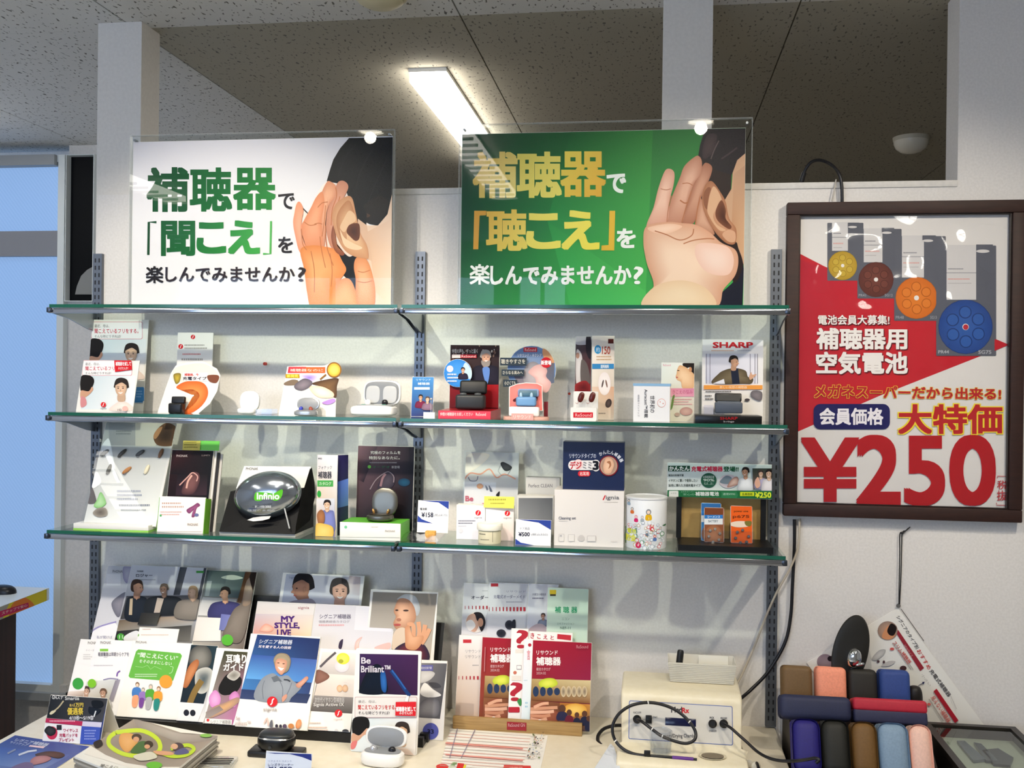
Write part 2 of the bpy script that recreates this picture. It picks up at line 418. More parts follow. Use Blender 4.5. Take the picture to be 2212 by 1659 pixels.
# ceiling boards, joints run away from the shelf wall
root = tag(bpy.data.objects.new('ceiling', None), kind='structure'); link(root, None, T(0, 0, CEIL))
edges = [X0, -1.72, -.86, .068, .985, 1.858, 2.73, 3.6, X1]
for i in range(len(edges)-1):
    for ya, yb in ((Y0, -2.78), (-2.78, -.95), (-.95, .05), (.05, .88), (.88, Y1)):
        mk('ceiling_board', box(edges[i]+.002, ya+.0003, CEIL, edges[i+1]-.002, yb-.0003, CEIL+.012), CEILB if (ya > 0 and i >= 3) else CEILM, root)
mk('joint_backing', box(X0, Y0, CEIL+.0125, X1, Y1, CEIL+.05), M('#4a4845', .9, name='dark_joint_board'), root)  # dark backing seen through the gaps between the boards

# partition that carries the shelves: low wall, posts up to the ceiling, full-height bay on the right
WT = 2.046
struct('wall_front', box(-.012, 0, 0, 2.225, .1, WT), WALL)
struct('wall_right_bay', box(2.225, 0, 0, X1, .1, CEIL), WALL)
struct('trim_1', box(-.012, .0, WT, .115, .1, CEIL), TAN)
struct('trim_2', box(1.516, .0, WT, 1.639, .1, CEIL), TAN)
struct('trim_3', box(.115, -.004, WT-.012, 1.516, .104, WT+.004, .002), WALL2)
struct('trim_4', box(1.639, -.004, WT-.012, 2.225, .104, WT+.004, .002), WALL2)
struct('wall_booth', box(-.02, .1, 0, .068, Y1, WT-.02), WALL2)
struct('wall_far', box(.068, 2.65, 0, X1, Y1, CEIL), WALL2)
# side of the shop: glazed wall further back on the left
YW = 1.33
root = struct('wall_window_side', cat(box(-.93, YW, 0, -.02, YW+.1, 1.86), box(-.80, YW, 1.86, -.02, YW+.1, 2.505), box(-.93, YW, 2.47, -.80, YW+.1, CEIL), box(X0, YW, 0, -.93, YW+.1, .24), box(-.97, YW-.028, 0, -.9, YW+.1, .262)), WALL2)
def window(name, x0, x1, z0, z1, glass, bars, fr=.03, fm=None, y=YW):
    r = tag(bpy.data.objects.new(name, None), kind='structure'); link(r, None, T((x0+x1)/2, y, z0))
    f = fm or ALU
    mk('window_frame', cat(box(x0, y-.03, z0, x0+fr, y+.03, z1), box(x1-fr, y-.03, z0, x1, y+.03, z1), box(x0+fr, y-.03, z0, x1-fr, y+.03, z0+fr), box(x0+fr, y-.03, z1-fr, x1-fr, y+.03, z1)), f, r)
    zs = [z0+fr]+[v for bb in bars for v in bb]+[z1-fr]
    for i in range(0, len(zs), 2): mk('pane', box(x0+fr, y+.004, zs[i], x1-fr, y+.010, zs[i+1]), glass, r)
    for a, b in bars: mk('rail', box(x0+fr, y-.024, a, x1-fr, y+.024, b), M('#8a8c93', .5, name='door_rail'), r)
    return r
def mat_bluepane():
    m, nt, b, o = nodes('frosted_wire_glass'); L = nt.links.new
    tc = N(nt, 'ShaderNodeTexCoord'); mp = N(nt, 'ShaderNodeMapping'); mp.inputs['Rotation'].default_value = (0, radians(38), 0)
    wv = N(nt, 'ShaderNodeTexWave', i_Scale=26.0, i_Distortion=.3, wave_type='BANDS', bands_direction='X')
    r = N(nt, 'ShaderNodeValToRGB'); r.color_ramp.elements[0].color = (*lin('#8fb4e2'), 1); r.color_ramp.elements[1].color = (*lin('#9abce8'), 1)
    L(tc.outputs['Object'], mp.inputs[0]); L(mp.outputs[0], wv.inputs['Vector']); L(wv.outputs[0], r.inputs[0]); L(r.outputs[0], b.inputs['Emission Color'])
    b.inputs['Base Color'].default_value = (*lin('#3f5f8e'), 1); b.inputs['Emission Strength'].default_value = WIN_E; b.inputs['Roughness'].default_value = .5
    return m
BLUEP = mat_bluepane()
w1 = window('window_1', -2.2, -.93, .23, 2.47, BLUEP, [(2.05, 2.155)])
mk('blind_box', box(-2.16, YW-.05, 2.425, -.965, YW-.005, 2.468), M('#9ea1a2', .5, name='blind_head'), w1)
mk('sill', box(-2.2, YW-.05, .2, -.9, YW+.03, .232), M('#a8adb0', .5, name='sill_grey'), w1)
w2 = window('window_2', -.926, -.80, 1.86, 2.47, M('#0b0d10', .6, spec=.15, name='dark_pane'), [], .003)
vs = [aty(p, YW-.002) for p in ((162, 636), (166, 618), (175, 596), (188, 583), (204, 574), (210, 636))]
mk('round_object', ([v for v in vs]+[v+Vector((0, .004, 0)) for v in vs], [[0, 1, 2, 3, 4, 5], [11, 10, 9, 8, 7, 6]]+[[i, (i+1) % 6, 6+(i+1) % 6, 6+i] for i in range(6)]), M('#8d8d8a', .6, name='grey_globe'), w2)
# the shop behind the camera
struct('wall_left', box(X0-.1, Y0, 0, X0, YW+.1, CEIL), WALL2)
struct('wall_right', box(X1, Y0, 0, X1+.1, Y1, CEIL), WALL2)
struct('wall_window_side_upper', box(X0, YW+.1, 0, -.02, YW+.2, CEIL), WALL2)
struct('wall_back', cat(box(X0, Y0-.1, 0, X1, Y0, 1.15), box(X0, Y0-.1, 2.33, X1, Y0, CEIL), box(X0, Y0-.1, 1.15, -2.0, Y0, 2.33), box(.42, Y0-.1, 1.15, .54, Y0, 2.33), box(.92, Y0-.1, 1.15, X1, Y0, 2.33)), WALL2)
DAY = M('#bdd4f7', .5, name='daylight_glass', emit=BACKWIN_E)
for i, (a, b) in enumerate(((-2.0, .42), (.54, .92))):
    r = tag(bpy.data.objects.new('window_%d' % (i+3), None), kind='structure'); link(r, None, T((a+b)/2, Y0, 1.15))
    mk('window_frame', cat(box(a, Y0-.06, 1.15, a+.03, Y0+.02, 2.33), box(b-.03, Y0-.06, 1.15, b, Y0+.02, 2.33), box(a+.03, Y0-.06, 1.15, b-.03, Y0+.02, 1.2), box(a+.03, Y0-.06, 2.28, b-.03, Y0+.02, 2.33), box((a+b)/2-.012, Y0-.06, 1.2, (a+b)/2+.012, Y0+.02, 2.28)), ALU, r)
    for p, q in ((a+.03, (a+b)/2-.012), ((a+b)/2+.012, b-.03)): mk('pane', box(p, Y0-.05, 1.2, q, Y0-.045, 2.28), DAY, r)

# ------------------------------------------------------------------ ceiling fittings
LAMPM = M((1, .95, .87), .5, name='lamp_tube_glow', emit=LAMP_E)
HOUSE = M('#e9e9e6', .4, name='lamp_housing')
def bar_lamp(x, y0, y1, label, louvre=True):
    r = thing('ceiling_light', label, 'light', (x, (y0+y1)/2, CEIL-.03), 'fluorescent ceiling lights')
    mk('housing', box(x-.06, y0, CEIL-.012, x+.06, y1, CEIL), HOUSE, r)
    mk('diffuser', box(x-.057, y0+.003, CEIL-.042, x+.057, y1-.003, CEIL-.0125), LAMPM, r)
    if louvre:
        n = int((y1-y0)/.1)
        for i in range(n+1):
            yy = y0+.012+(y1-y0-.024)*i/n
            mk('louvre_fin', box(x-.068, yy-.001, CEIL-.055, x+.068, yy+.001, CEIL-.0425), HOUSE, r)
bar_lamp(.80, .47, 1.72, 'fluorescent bar light glowing behind the shelf partition', False)
bar_lamp(.75, -2.65, -1.4, 'louvred fluorescent bar light before the middle of the shelves')
bar_lamp(-1.0, -2.65, -1.4, 'louvred fluorescent bar light over the left aisle')
bar_lamp(2.55, -2.65, -1.4, 'louvred fluorescent bar light before the framed price poster')
bar_lamp(-1.12, .0, .86, 'fluorescent bar light near the blue window', False)
def spot(name, x, y, tx, ty, tz, watt, label, ang=80, blend=.5):
    r = thing('downlight', label, 'light', (x, y, CEIL-.035), 'round downlights over the shelves')
    mk('ring', tr(T(x, y, CEIL-.03), lathe([(.05, .03), (.062, .03), (.062, .012), (.05, .0), (.046, .004), (.046, .03)], 28)), HOUSE, r)
    mk('lens', tr(T(x, y, CEIL-.026), lathe([(.0, 0), (.03, .001), (.0455, .004), (.0455, .016)], 28)), M((1, .9, .74), .4, name='spot_glow', emit=22), r)
    li = bpy.data.lights.new(name, 'SPOT'); li.energy = watt; li.color = (1, .9, .74); li.spot_size = radians(ang); li.spot_blend = blend; li.shadow_soft_size = .022
    lo = bpy.data.objects.new('spot_light', li); d = Vector((tx, ty, tz))-Vector((x, y, CEIL-.05))
    m = T(x, y, CEIL-.05) @ d.to_track_quat('-Z', 'Y').to_matrix().to_4x4(); link(lo, r, m)
spot('downlight', .43, -1.36, .42, -.05, 1.38, SPOT_W*1.55, 'round downlight shining on the left half of the shelves', 62, .6)
spot('downlight', 1.66, -1.33, 1.5, -.05, 1.2, SPOT_W*.8, 'round downlight shining on the right half of the shelves', 75, .7)
spot('downlight', .85, -1.30, .80, -.1, .85, SPOT_W*1.0, 'round downlight shining on the brochures in the middle', 60, .7)
spot('downlight', 2.55, -1.15, 1.9, -.05, 1.1, SPOT_W*.9, 'round downlight shining on the framed price poster', 80, .7)
# dome lamp and smoke detector
view('full')
p = atz((1968, 308), CEIL-.02)
r = thing('dome_light', 'unlit white glass dome light on the ceiling behind the poster wall', 'light', (p.x, p.y, CEIL-.09))
mk('base_ring', tr(T(p.x, p.y, CEIL-.015), lathe([(.0, 0), (.065, 0), (.068, .015), (.0, .015)], 32)), M('#cfc9b5', .5, name='dome_base'), r)
mk('dome', tr(T(p.x, p.y, CEIL-.015), lathe([(.065, 0), (.063, -.012), (.055, -.028), (.036, -.042), (.013, -.048), (0, -.049)], 32)), M('#efe9d8', .15, name='opal_glass'), r)
p = atz((822, 2), CEIL-.02)
r = thing('smoke_detector', 'cream round smoke detector on the ceiling above the white sign', 'detector', (p.x, p.y, CEIL-.035))
mk('base', tr(T(p.x, p.y, CEIL), lathe([(.068, 0), (.07, -.006), (.066, -.012), (0, -.012)], 32)), M('#d8cfae', .5, name='detector_cream'), r)
mk('cover', tr(T(p.x, p.y, CEIL), lathe([(.06, -.012), (.057, -.022), (.04, -.032), (0, -.034)], 32)), M('#cfc5a2', .5, name='detector_cream2'), r)

# ------------------------------------------------------------------ counter and the desk in the back
COUNTER = grain('cream_laminate', '#e9e0cb', '#eee6d3', 40, .35, .01, spec=.5)
CZ = .70
r = thing('counter', 'cream laminate counter under the shelves', 'counter', (.9, -.3, 0))
mk('worktop', box(.004, -.62, CZ-.035, 1.812, -.001, CZ, .003), COUNTER, r)
mk('front_panel', box(.03, -.6, 0, 1.79, -.03, CZ-.036), M('#d9d2c2', .5, name='counter_body'), r)
DZ = .75
A_, B_ = atz((106, 1270), DZ), atz((-60, 1334), DZ)
dx = (B_-A_).normalized(); nrm = Vector((-dx.y, dx.x, 0))
if nrm.y < 0: nrm = -nrm
def slab(a, b, dep, z0, z1): return ([Vector((q.x, q.y, z)) for z in (z0, z1) for q in (a, b, b+Vector((-dep, 0, 0)), a+Vector((-dep, 0, 0)))], [[0, 1, 2, 3], [7, 6, 5, 4], [0, 1, 5, 4], [1, 2, 6, 5], [2, 3, 7, 6], [3, 0, 4, 7]])
Bf = A_+dx*1.1
r = thing('desk', 'white topped desk with dark brown base and colourful printed edge by the blue window', 'desk', (A_.x-.4, A_.y, 0))
mk('desk_top', slab(A_, Bf, 1.1, DZ-.045, DZ), M('#e4ecef', .35, name='desk_white'), r)
mk('base', slab(A_+dx*.12+Vector((-.06, 0, 0)), Bf+Vector((-.06, 0, 0)), 1.0, 0, DZ-.046), grain('dark_walnut', '#2a1713', '#38201a', 30, .5, .03, (1, 1, .1)), r)
eu = -dx; fr = Matrix(((eu.x, 0, nrm.x, Bf.x), (eu.y, 0, nrm.y, Bf.y), (0, 1, 0, DZ-.045), (0, 0, 0, 1)))
c = Card(fr, 1.1, .045); view('N')
c.full('#d9c92c', .72, 0, .985, 1); c.full('#a8a69a', .4, 0, .86, 1)
c.poly([(55, 610), (75, 600), (65, 740), (15, 745)], '#e0cf33'); c.poly([(60, 604), (292, 520), (292, 640), (20, 735)], '#e3d22f')
c.blob([(85, 600), (150, 565), (215, 610), (215, 690), (70, 720), (60, 660)], '#e8822e'); c.poly([(-20, 660), (180, 598), (184, 628), (-20, 702)], '#c9245a')
c.text('ステップで安心', 0, 0, 0, 0, '#f3e8e4', q=((10, 658), (172, 606), (174, 622), (10, 678)))
c.done(r, 'edge_print')
view('full'); p = atz((6, 1281), DZ)
mk('mouse', tr(T(p.x, p.y, DZ), superell(.05, .032, .03, .9, .8, z0=0)), M('#17181c', .35, name='mouse_black'), None, 'black computer mouse on the white desk top', 'mouse')

# ================================================================== shelving
T1, T2, T3 = 1.730, 1.459, 1.162
UZ0, UZ1 = .705, 1.884
SLOT = M('#14161c', .6, name='slot_dark')
for x, lab in ((0.0, 'slotted steel upright beside the dark window, at the open end of the wall'), (.9, 'slotted steel upright between the two shelf bays'), (1.8, 'slotted steel upright next to the framed price poster')):
    r = thing('shelf_upright', lab, 'upright', (x, -.005, UZ0), 'slotted uprights on the wall')
    mk('channel', cat(box(x-.013, -.012, UZ0, x+.013, -.0095, UZ1), box(x-.013, -.0095, UZ0, x-.0105, 0, UZ1), box(x+.0105, -.0095, UZ0, x+.013, 0, UZ1)), STEEL, r)
    sl = []
    z = UZ0+.015
    while z < UZ1-.015:
        for s in (-.0055, .0055): sl.append(box(x+s-.0018, -.0126, z, x+s+.0018, -.0119, z+.011))
        z += .02
    mk('slots', cat(*sl), SLOT, r, kind='stuff')
GLASST = glassy('shelf_glass', (.86, .93, .9), 1.2, .01, 1.52)
GEDGE = M('#1f5c4c', .12, name='green_glass_edge')
DEP = .2208
def shelf(x0, x1, zt, label):
    g = zt-.008
    r = thing('glass_shelf', label, 'shelf', ((x0+x1)/2, -DEP/2, g), 'glass shelves on the uprights')
    mk('glass_pane', box(x0+.002, -DEP+.0015, g, x1-.002, -.012, zt), GLASST, r)
    mk('glass_edge', box(x0+.002, -DEP-.0005, g, x1-.002, -DEP+.001, zt), GEDGE, r)
    mk('front_rail', cat(box(x0, -DEP-.003, g-.0145, x1, -DEP+.004, g-.001, .0018), box(x0, -DEP+.004, g-.004, x1, -DEP+.02, g-.001)), CHROME, r)
    for x in (x0+.004, x1-.004):
        o = [(-.012, 0), (-DEP, 0), (-DEP, -.012), (-.14, -.022), (-.05, -.045), (-.012, -.05)]
        v, f = extrude(o, -.002, .002)
        mk('bracket', ([Vector((x+p.z, p.x, g-.0008+p.y)) for p in v], f), M('#9aa0a8', .28, 1, name='bracket_steel'), r)
        mk('end_cap', tr(T(x, -DEP-.002, g-.013), box(-.005, -.006, 0, .005, .002, .013, .0015)), M('#5a5f68', .3, 1, name='cap_steel'), r)
for zt, nm in ((T1, ('carrying the white hearing poster', 'carrying the green hearing poster')), (T2, ('with the open white charging case on it', 'with the black charging case on a red stand on it')), (T3, ('with the black egg-shaped display on it', 'with the cartoon tin can on it'))):
    shelf(-.006, .897, zt, 'glass shelf with chrome rail '+nm[0]); shelf(.903, 1.806, zt, 'glass shelf with chrome rail '+nm[1])

# ================================================================== the two acrylic signs
def sign(q, qp, y, label):
    fr, w, h = plane(q, T1, y)
    c = Vector(fr.translation)+Vector((w/2, 0, 0))
    r = thing('acrylic_sign', label, 'sign', (c.x, y, T1))
    fr2, w2, h2 = plane(qp, T1, y+.0072); h2 = h2
    sh = mk('poster_sheet', extrude([(0, .004), (w2, .004), (w2, h2), (0, h2)], -.0008, 0), PAPER, r, frame=fr2)
    cc = Card(fr2, w2, h2); cc.step = .00002; cc.sub = 1
    mk('acrylic_front', extrude([(0, 0), (w, 0), (w, h), (0, h)], -.0025, 0), ACRYL, r, frame=fr)
    fb = fr.copy(); fb.translation = fr.translation+Vector((0, .0105, 0))
    mk('acrylic_back', extrude([(0, 0), (w, 0), (w, h), (0, h)], -.0025, 0), ACRYL, r, frame=fb)
    mk('foot', box(fr.translation.x, y-.001, T1, fr.translation.x+w, y+.07, T1+.003), ACRYL, r)
    mk('polished_edge', cat(*[tr(fr, box(*e_)) for e_ in ((-.0012, 0, -.013, 0, h, .0002), (w, 0, -.013, w+.0012, h, .0002), (-.0012, h, -.013, w+.0012, h+.0012, .0002))]), M('#dfe6e6', .2, alpha=.3, name='acrylic_edge'), r)
    for a in (.012, w-.012):
        mk('standoff', tr(fr @ T(a, h-.012, .0), cat(lathe([(.0, .002), (.003, .002), (.003, -.014), (0, -.014)], 12))), M('#777d84', .3, 1, name='standoff_steel'), r)
    return sh, cc
view('full')
sh, c = sign(((277, 293), (851, 280), (847, 657), (282, 655)), ((287, 304), (849, 297), (845, 656), (285, 655)), -.12, 'clear acrylic sign with green and black Japanese lettering on white and a cupped hand')
view('S3'); c.full(('#dcd8e0', '#e6e2e8', '#fffdfb', '#fbf7f7'))
view('S1'); c.blob([(140, 760), (175, 690), (260, 780), (330, 660), (420, 520), (560, 480), (700, 700), (900, 1100), (860, 1640), (200, 1640), (240, 1300), (150, 950)], '#fdeee6', '#f9d9c8', 4); view('S3')
c.text('補', 245, 390, 605, 768, '#0e4a2a', .03, '#12502a'); c.text('聴', 632, 392, 992, 765, '#12572c', .028, '#1c6b34'); c.text('器', 1020, 395, 1385, 752, '#186530', .028, '#2c8a3c')
c.text('で', 1418, 615, 1560, 752, '#2a262a', .02)
c.line([(325, 872), (257, 872), (252, 1165)], 22, '#1b4a2c'); c.text('聞', 375, 868, 662, 1165, '#14552d', .028, '#1c6b34'); c.text('こ', 698, 885, 935, 1140, '#1f7038', .04, '#2c8a3c'); c.text('え', 978, 868, 1240, 1145, '#2a863c', .04, '#46ac4c'); c.line([(1352, 862), (1346, 1155), (1280, 1155)], 18, '#55b454')
c.text('を', 1418, 1005, 1545, 1145, '#2a262a', .02)
view('S1')
c.poly([(640, 118), (1060, 110), (1060, 900), (980, 920), (830, 890), (760, 800), (680, 640), (625, 540), (440, 505), (470, 400), (500, 310), (560, 210)], '#09090b'); c.line([(700, 180), (600, 300), (540, 470)], 10, '#17171a', 5); c.line([(860, 200), (760, 380), (700, 560)], 12, '#161618', 5); c.line([(980, 300), (880, 520), (800, 720)], 12, '#151517', 5)
c.poly([(1030, 620), (1060, 600), (1060, 1660), (880, 1660), (870, 1450), (830, 1300), (800, 1150), (735, 960), (780, 900), (900, 900), (985, 800)], '#e7c8b0')
c.quad([(800, 960), (1060, 820), (1060, 1660), (880, 1500)], ['#dcb497', '#e8c9b2', '#f0d5bf', '#e5bf9f'])
c.blob([(990, 690), (930, 850), (830, 890), (760, 830), (735, 760), (800, 700), (900, 640)], '#1c1713'); c.blob([(735, 740), (780, 780), (830, 810), (800, 830), (750, 800)], '#4a3426')
c.blob([(590, 530), (700, 560), (800, 800), (790, 930), (730, 920), (690, 800), (640, 660)], '#0b0a0c', sm=0); c.poly([(720, 840), (800, 900), (850, 1220), (790, 1200), (720, 1000)], '#dcb497')
c.blob([(560, 1130), (640, 1180), (720, 1180), (700, 1500), (620, 1380), (560, 1300)], '#14151a')
c.blob([(525, 545), (570, 500), (620, 520), (632, 570), (590, 660), (540, 760), (500, 900), (520, 1100), (470, 1080), (430, 900), (450, 760)], '#c9866a', '#e0a184', 4)
c.blob([(440, 515), (480, 510), (525, 555), (520, 640), (460, 720), (430, 860), (420, 1080), (380, 1060), (360, 860), (395, 740), (385, 640)], '#d98f6c', '#f0b18c', 4, at=(450, 640))
c.blob([(345, 650), (400, 600), (420, 700), (395, 860), (400, 1070), (330, 1120), (240, 1110), (210, 930), (240, 850), (300, 740)], '#e38e63', '#f2a87f', 5)
c.blob([(150, 800), (170, 710), (200, 690), (232, 760), (215, 880), (225, 1010), (260, 1120), (200, 1140), (160, 1000), (140, 880)], '#f09a74', '#f6b08e', 4)
c.blob([(205, 1120), (300, 1080), (420, 1090), (520, 1120), (580, 1220), (615, 1300), (560, 1390), (490, 1500), (470, 1650), (310, 1650), (265, 1500), (240, 1300)], '#e48a4c', '#f7ad72', 6, at=(340, 1280))
c.blob([(590, 1375), (655, 1390), (700, 1490), (720, 1600), (700, 1650), (460, 1650), (480, 1530), (520, 1430)], '#e09055', '#f0ae78', 4)
c.blob([(690, 1220), (720, 1180), (780, 1185), (830, 1270), (870, 1430), (875, 1560), (850, 1650), (730, 1650), (700, 1500), (700, 1380), (685, 1290)], '#d98a58', '#efb084', 5)
c.blob([(500, 900), (520, 1010), (540, 1090), (600, 1150), (570, 1170), (510, 1120), (480, 1000)], '#8a4a34', '#a86a4a', 3)
for ln in ([(520, 560), (530, 640), (490, 760), (480, 900)], [(430, 720), (420, 860), (400, 1000)], [(560, 640), (520, 780), (500, 900)], [(300, 1130), (330, 1300), (330, 1500)], [(470, 1150), (490, 1300), (480, 1450)], [(240, 870), (290, 900), (350, 890)], [(380, 1000), (395, 1120), (430, 1280)], [(430, 900), (440, 1080), (500, 1260)], [(215, 930), (225, 1060), (260, 1120)], [(360, 740), (400, 700), (450, 690)], [(720, 1310), (770, 1320), (830, 1300)], [(715, 1400), (780, 1412), (850, 1395)], [(330, 890), (370, 880), (400, 890)]): c.line(ln, 7, '#c4764a', 5)
c.blob([(620, 640), (670, 660), (700, 780), (740, 960), (800, 1080), (815, 1190), (770, 1195), (680, 1175), (600, 1120), (540, 1020), (500, 900), (490, 800), (530, 700)], '#c98f66', '#e9bd94', 5)
c.blob([(610, 690), (655, 690), (690, 800), (690, 880), (620, 960), (620, 1060), (570, 1030), (530, 900), (540, 790)], '#b87c54', '#d9a67c', 4)
c.blob([(640, 770), (690, 800), (700, 860), (640, 900), (600, 960), (560, 920), (590, 850)], '#e6bd95')
c.blob([(640, 900), (700, 880), (735, 900), (735, 1010), (700, 1040), (650, 1000), (620, 960)], '#6b3a22', '#4a2415', 3); c.blob([(560, 940), (600, 1010), (680, 1060), (760, 1100), (700, 1120), (600, 1080)], '#f0cba6')
view('S3'); c.text('楽', 235, 1268, 385, 1415, '#262226', .02); c.text('しんでみませんか', 410, 1275, 1562, 1405, '#2d2833', .018, '#3a2e2c'); c.text('?', 1597, 1277, 1664, 1402, '#33292a', .006)
c.done(sh)

view('full')
sh, c = sign(((991, 266), (1629, 258), (1616, 659), (990, 658)), ((999, 288), (1613, 278), (1604, 658), (993, 658)), -.12, 'clear acrylic sign with gold Japanese lettering on green and a hand cupping an ear')
c.full(('#14452a', '#2d7a38', '#4cc05c', '#1c6a3a')); view('S4')
c.quad([(80, 150), (1000, 130), (800, 900), (70, 1000)], ['#123f28', '#1f5a2e', '#257a3e', '#12492c']); c.quad([(1000, 130), (1700, 120), (1640, 1500), (800, 900)], ['#1f5a2e', '#2f7d37', '#4cb657', '#2a8a46'])
c.quad([(70, 1000), (800, 900), (1000, 1640), (50, 1640)], ['#12492c', '#257a3e', '#3fae54', '#1a6038']); c.quad([(800, 900), (1640, 1500), (1640, 1640), (1000, 1640)], ['#2f9048', '#52c05c', '#52c264', '#45b85c'])
gd = ('#d9a136', '#f0de6a')
c.text('補', 172, 318, 535, 692, '#d8ad48', .028, '#e9d87c'); c.text('聴', 548, 318, 912, 690, '#e0cf62', .028, '#efe070'); c.text('器', 920, 316, 1290, 682, '#ecd75c', .028, '#e2a93c')
c.text('で', 1310, 500, 1466, 655, '#f3f6f1', .03)
c.poly([(176, 812), (280, 812), (276, 850), (222, 852), (210, 1140), (168, 1140)], '#dca240'); c.text('聴', 286, 810, 620, 1145, '#e0b44c', .028, '#ecd968'); c.text('こ', 632, 845, 900, 1125, '#eada68', .035, '#f2e468'); c.text('え', 932, 820, 1232, 1132, '#f0e268', .035, '#f0e056'); c.poly([(1330, 812), (1378, 812), (1370, 1150), (1260, 1150), (1262, 1108), (1322, 1104)], '#e5b83e')
c.text('を', 1396, 968, 1548, 1125, '#f6f8f3', .03); c.text('楽', 140, 1270, 305, 1438, '#f6f8f3', .02); c.text('しんでみませんか', 318, 1285, 1512, 1440, '#fbfcf8', .03); c.text('?', 1540, 1290, 1614, 1436, '#fbfcf8', .012)
view('S2')
c.poly([(615, 78), (1000, 70), (990, 300), (900, 360), (850, 480), (830, 690), (720, 620), (700, 520), (640, 430), (560, 310), (575, 220), (600, 140)], '#211a20')
c.blob([(640, 130), (720, 130), (700, 260), (640, 330), (600, 330), (600, 230)], '#37292e', '#46373a', 3); c.line([(740, 180), (700, 260), (670, 340)], 10, '#5a4a4c', 4); c.line([(900, 240), (820, 300), (760, 340)], 14, '#43343a', 4)
c.blob([(540, 320), (700, 420), (740, 640), (620, 640), (560, 500)], '#231b1c')
c.poly([(600, 400), (850, 480), (840, 700), (960, 1240), (940, 1330), (900, 1400), (740, 1120), (640, 900), (560, 700)], '#2a1c1a')
c.poly([(985, 290), (990, 700), (970, 1270), (905, 1110), (880, 1050), (820, 960), (790, 700), (850, 600), (860, 460), (900, 350)], '#c99f80'); c.quad([(870, 470), (988, 380), (968, 1240), (850, 960)], ['#c39a7d', '#b98f74', '#d8ab84', '#c08d68'])
c.poly([(950, 1240), (960, 1300), (945, 1640), (640, 1640), (760, 1510), (860, 1420), (930, 1290)], '#191b2b')
c.blob([(880, 1060), (910, 1120), (950, 1260), (900, 1400), (860, 1400), (820, 1200), (740, 1050)], '#2a1a18')
c.blob([(600, 395), (640, 375), (680, 410), (670, 480), (620, 600), (560, 740), (520, 900), (420, 900), (470, 720), (520, 560)], '#a86c54', '#cf9a80', 5)
c.blob([(570, 690), (600, 720), (650, 880), (700, 1000), (560, 960), (530, 920)], '#b67c60', '#d6a58a', 4)
c.blob([(530, 320), (570, 318), (592, 370), (580, 470), (520, 560), (460, 740), (410, 905), (285, 905), (315, 720), (350, 620), (400, 500), (440, 400)], '#bd8168', '#e0ae96', 6, at=(470, 560))
c.blob([(265, 450), (310, 425), (350, 460), (345, 560), (310, 700), (280, 900), (110, 940), (170, 760), (210, 600)], '#d79c86', '#f0c4ae', 6, at=(260, 640))
c.blob([(110, 925), (280, 890), (420, 900), (540, 915), (660, 980), (760, 1070), (880, 1130), (910, 1230), (880, 1360), (780, 1480), (680, 1650), (90, 1650), (170, 1450), (110, 1250), (80, 1060)], '#d9a183', '#f6d6bd', 8, at=(400, 1260), lo=.35)
c.blob([(120, 940), (300, 905), (420, 930), (300, 990), (180, 985)], '#eec0a4', '#f7d3bb', 3); c.blob([(170, 1460), (420, 1400), (640, 1480), (680, 1650), (90, 1650)], '#ecc9a4', '#f4d9b8', 4); c.blob([(560, 1080), (800, 1100), (870, 1220), (820, 1350), (640, 1330), (540, 1200)], '#f0c6b4', '#f6d8ca', 4)
for ln, w in (([(180, 968), (280, 1000), (400, 1048), (500, 1010), (520, 950)], 9), ([(430, 1080), (520, 1050), (640, 1035), (700, 1040)], 9), ([(285, 890), (300, 760), (325, 660)], 6), ([(415, 895), (450, 770), (500, 620)], 8), ([(535, 910), (550, 790), (580, 660)], 9), ([(400, 700), (440, 725), (470, 720)], 12), ([(230, 600), (280, 610), (320, 600)], 6), ([(420, 555), (470, 550), (510, 570)], 7)): c.line(ln, w, '#b3714e', 6)
c.blob([(680, 535), (760, 640), (800, 720), (830, 860), (890, 950), (885, 1070), (830, 1085), (760, 1040), (680, 940), (610, 800), (592, 680), (620, 570)], '#a86e4e', '#cf9a78', 5)
c.blob([(640, 590), (670, 600), (650, 680), (640, 780), (610, 740), (605, 650)], '#8f5a40'); c.blob([(690, 580), (760, 680), (740, 740), (690, 830), (720, 910), (800, 960), (740, 960), (660, 850), (640, 760)], '#d9ab88')
c.blob([(760, 700), (800, 780), (800, 860), (850, 930), (820, 950), (730, 880), (710, 800)], '#7a4730', '#4f2a1c', 3); c.blob([(820, 960), (880, 980), (880, 1060), (820, 1060), (770, 1000)], '#d6a484')
c.done(sh)

# ================================================================== shared bits
def easel(r_, c, back=.04, mat=None):
    """cardboard strut behind a standing card"""
    v = [c.m @ Vector((c.w*.5, c.h*.7, -.003)), c.m @ Vector((c.w*.5, 0, -.003))]
    foot = v[1]-c.n*back*1.0; foot.z = v[1].z
    d = c.u*.0008
    mk('strut', ([v[0]-d, v[1]-d, foot-d, v[0]+d, v[1]+d, foot+d], [[0, 1, 2], [5, 4, 3], [0, 1, 4, 3], [1, 2, 5, 4], [2, 0, 3, 5]]), mat or PAPER, r_)
def logo(c, x, y, r):
    c.ell(x, y, r, r, '#d8262c'); c.line([(x+r*.35, y-r*.6), (x+r*.05, y-r*.3), (x-.05*r, y+.3*r), (x-r*.35, y+r*.6)], r*.22, '#ffffff', 4)
SKIN, SKIN2, HAIR, GREYH = '#e8c1a2', '#d9a684', '#241d1b', '#8f8b88'
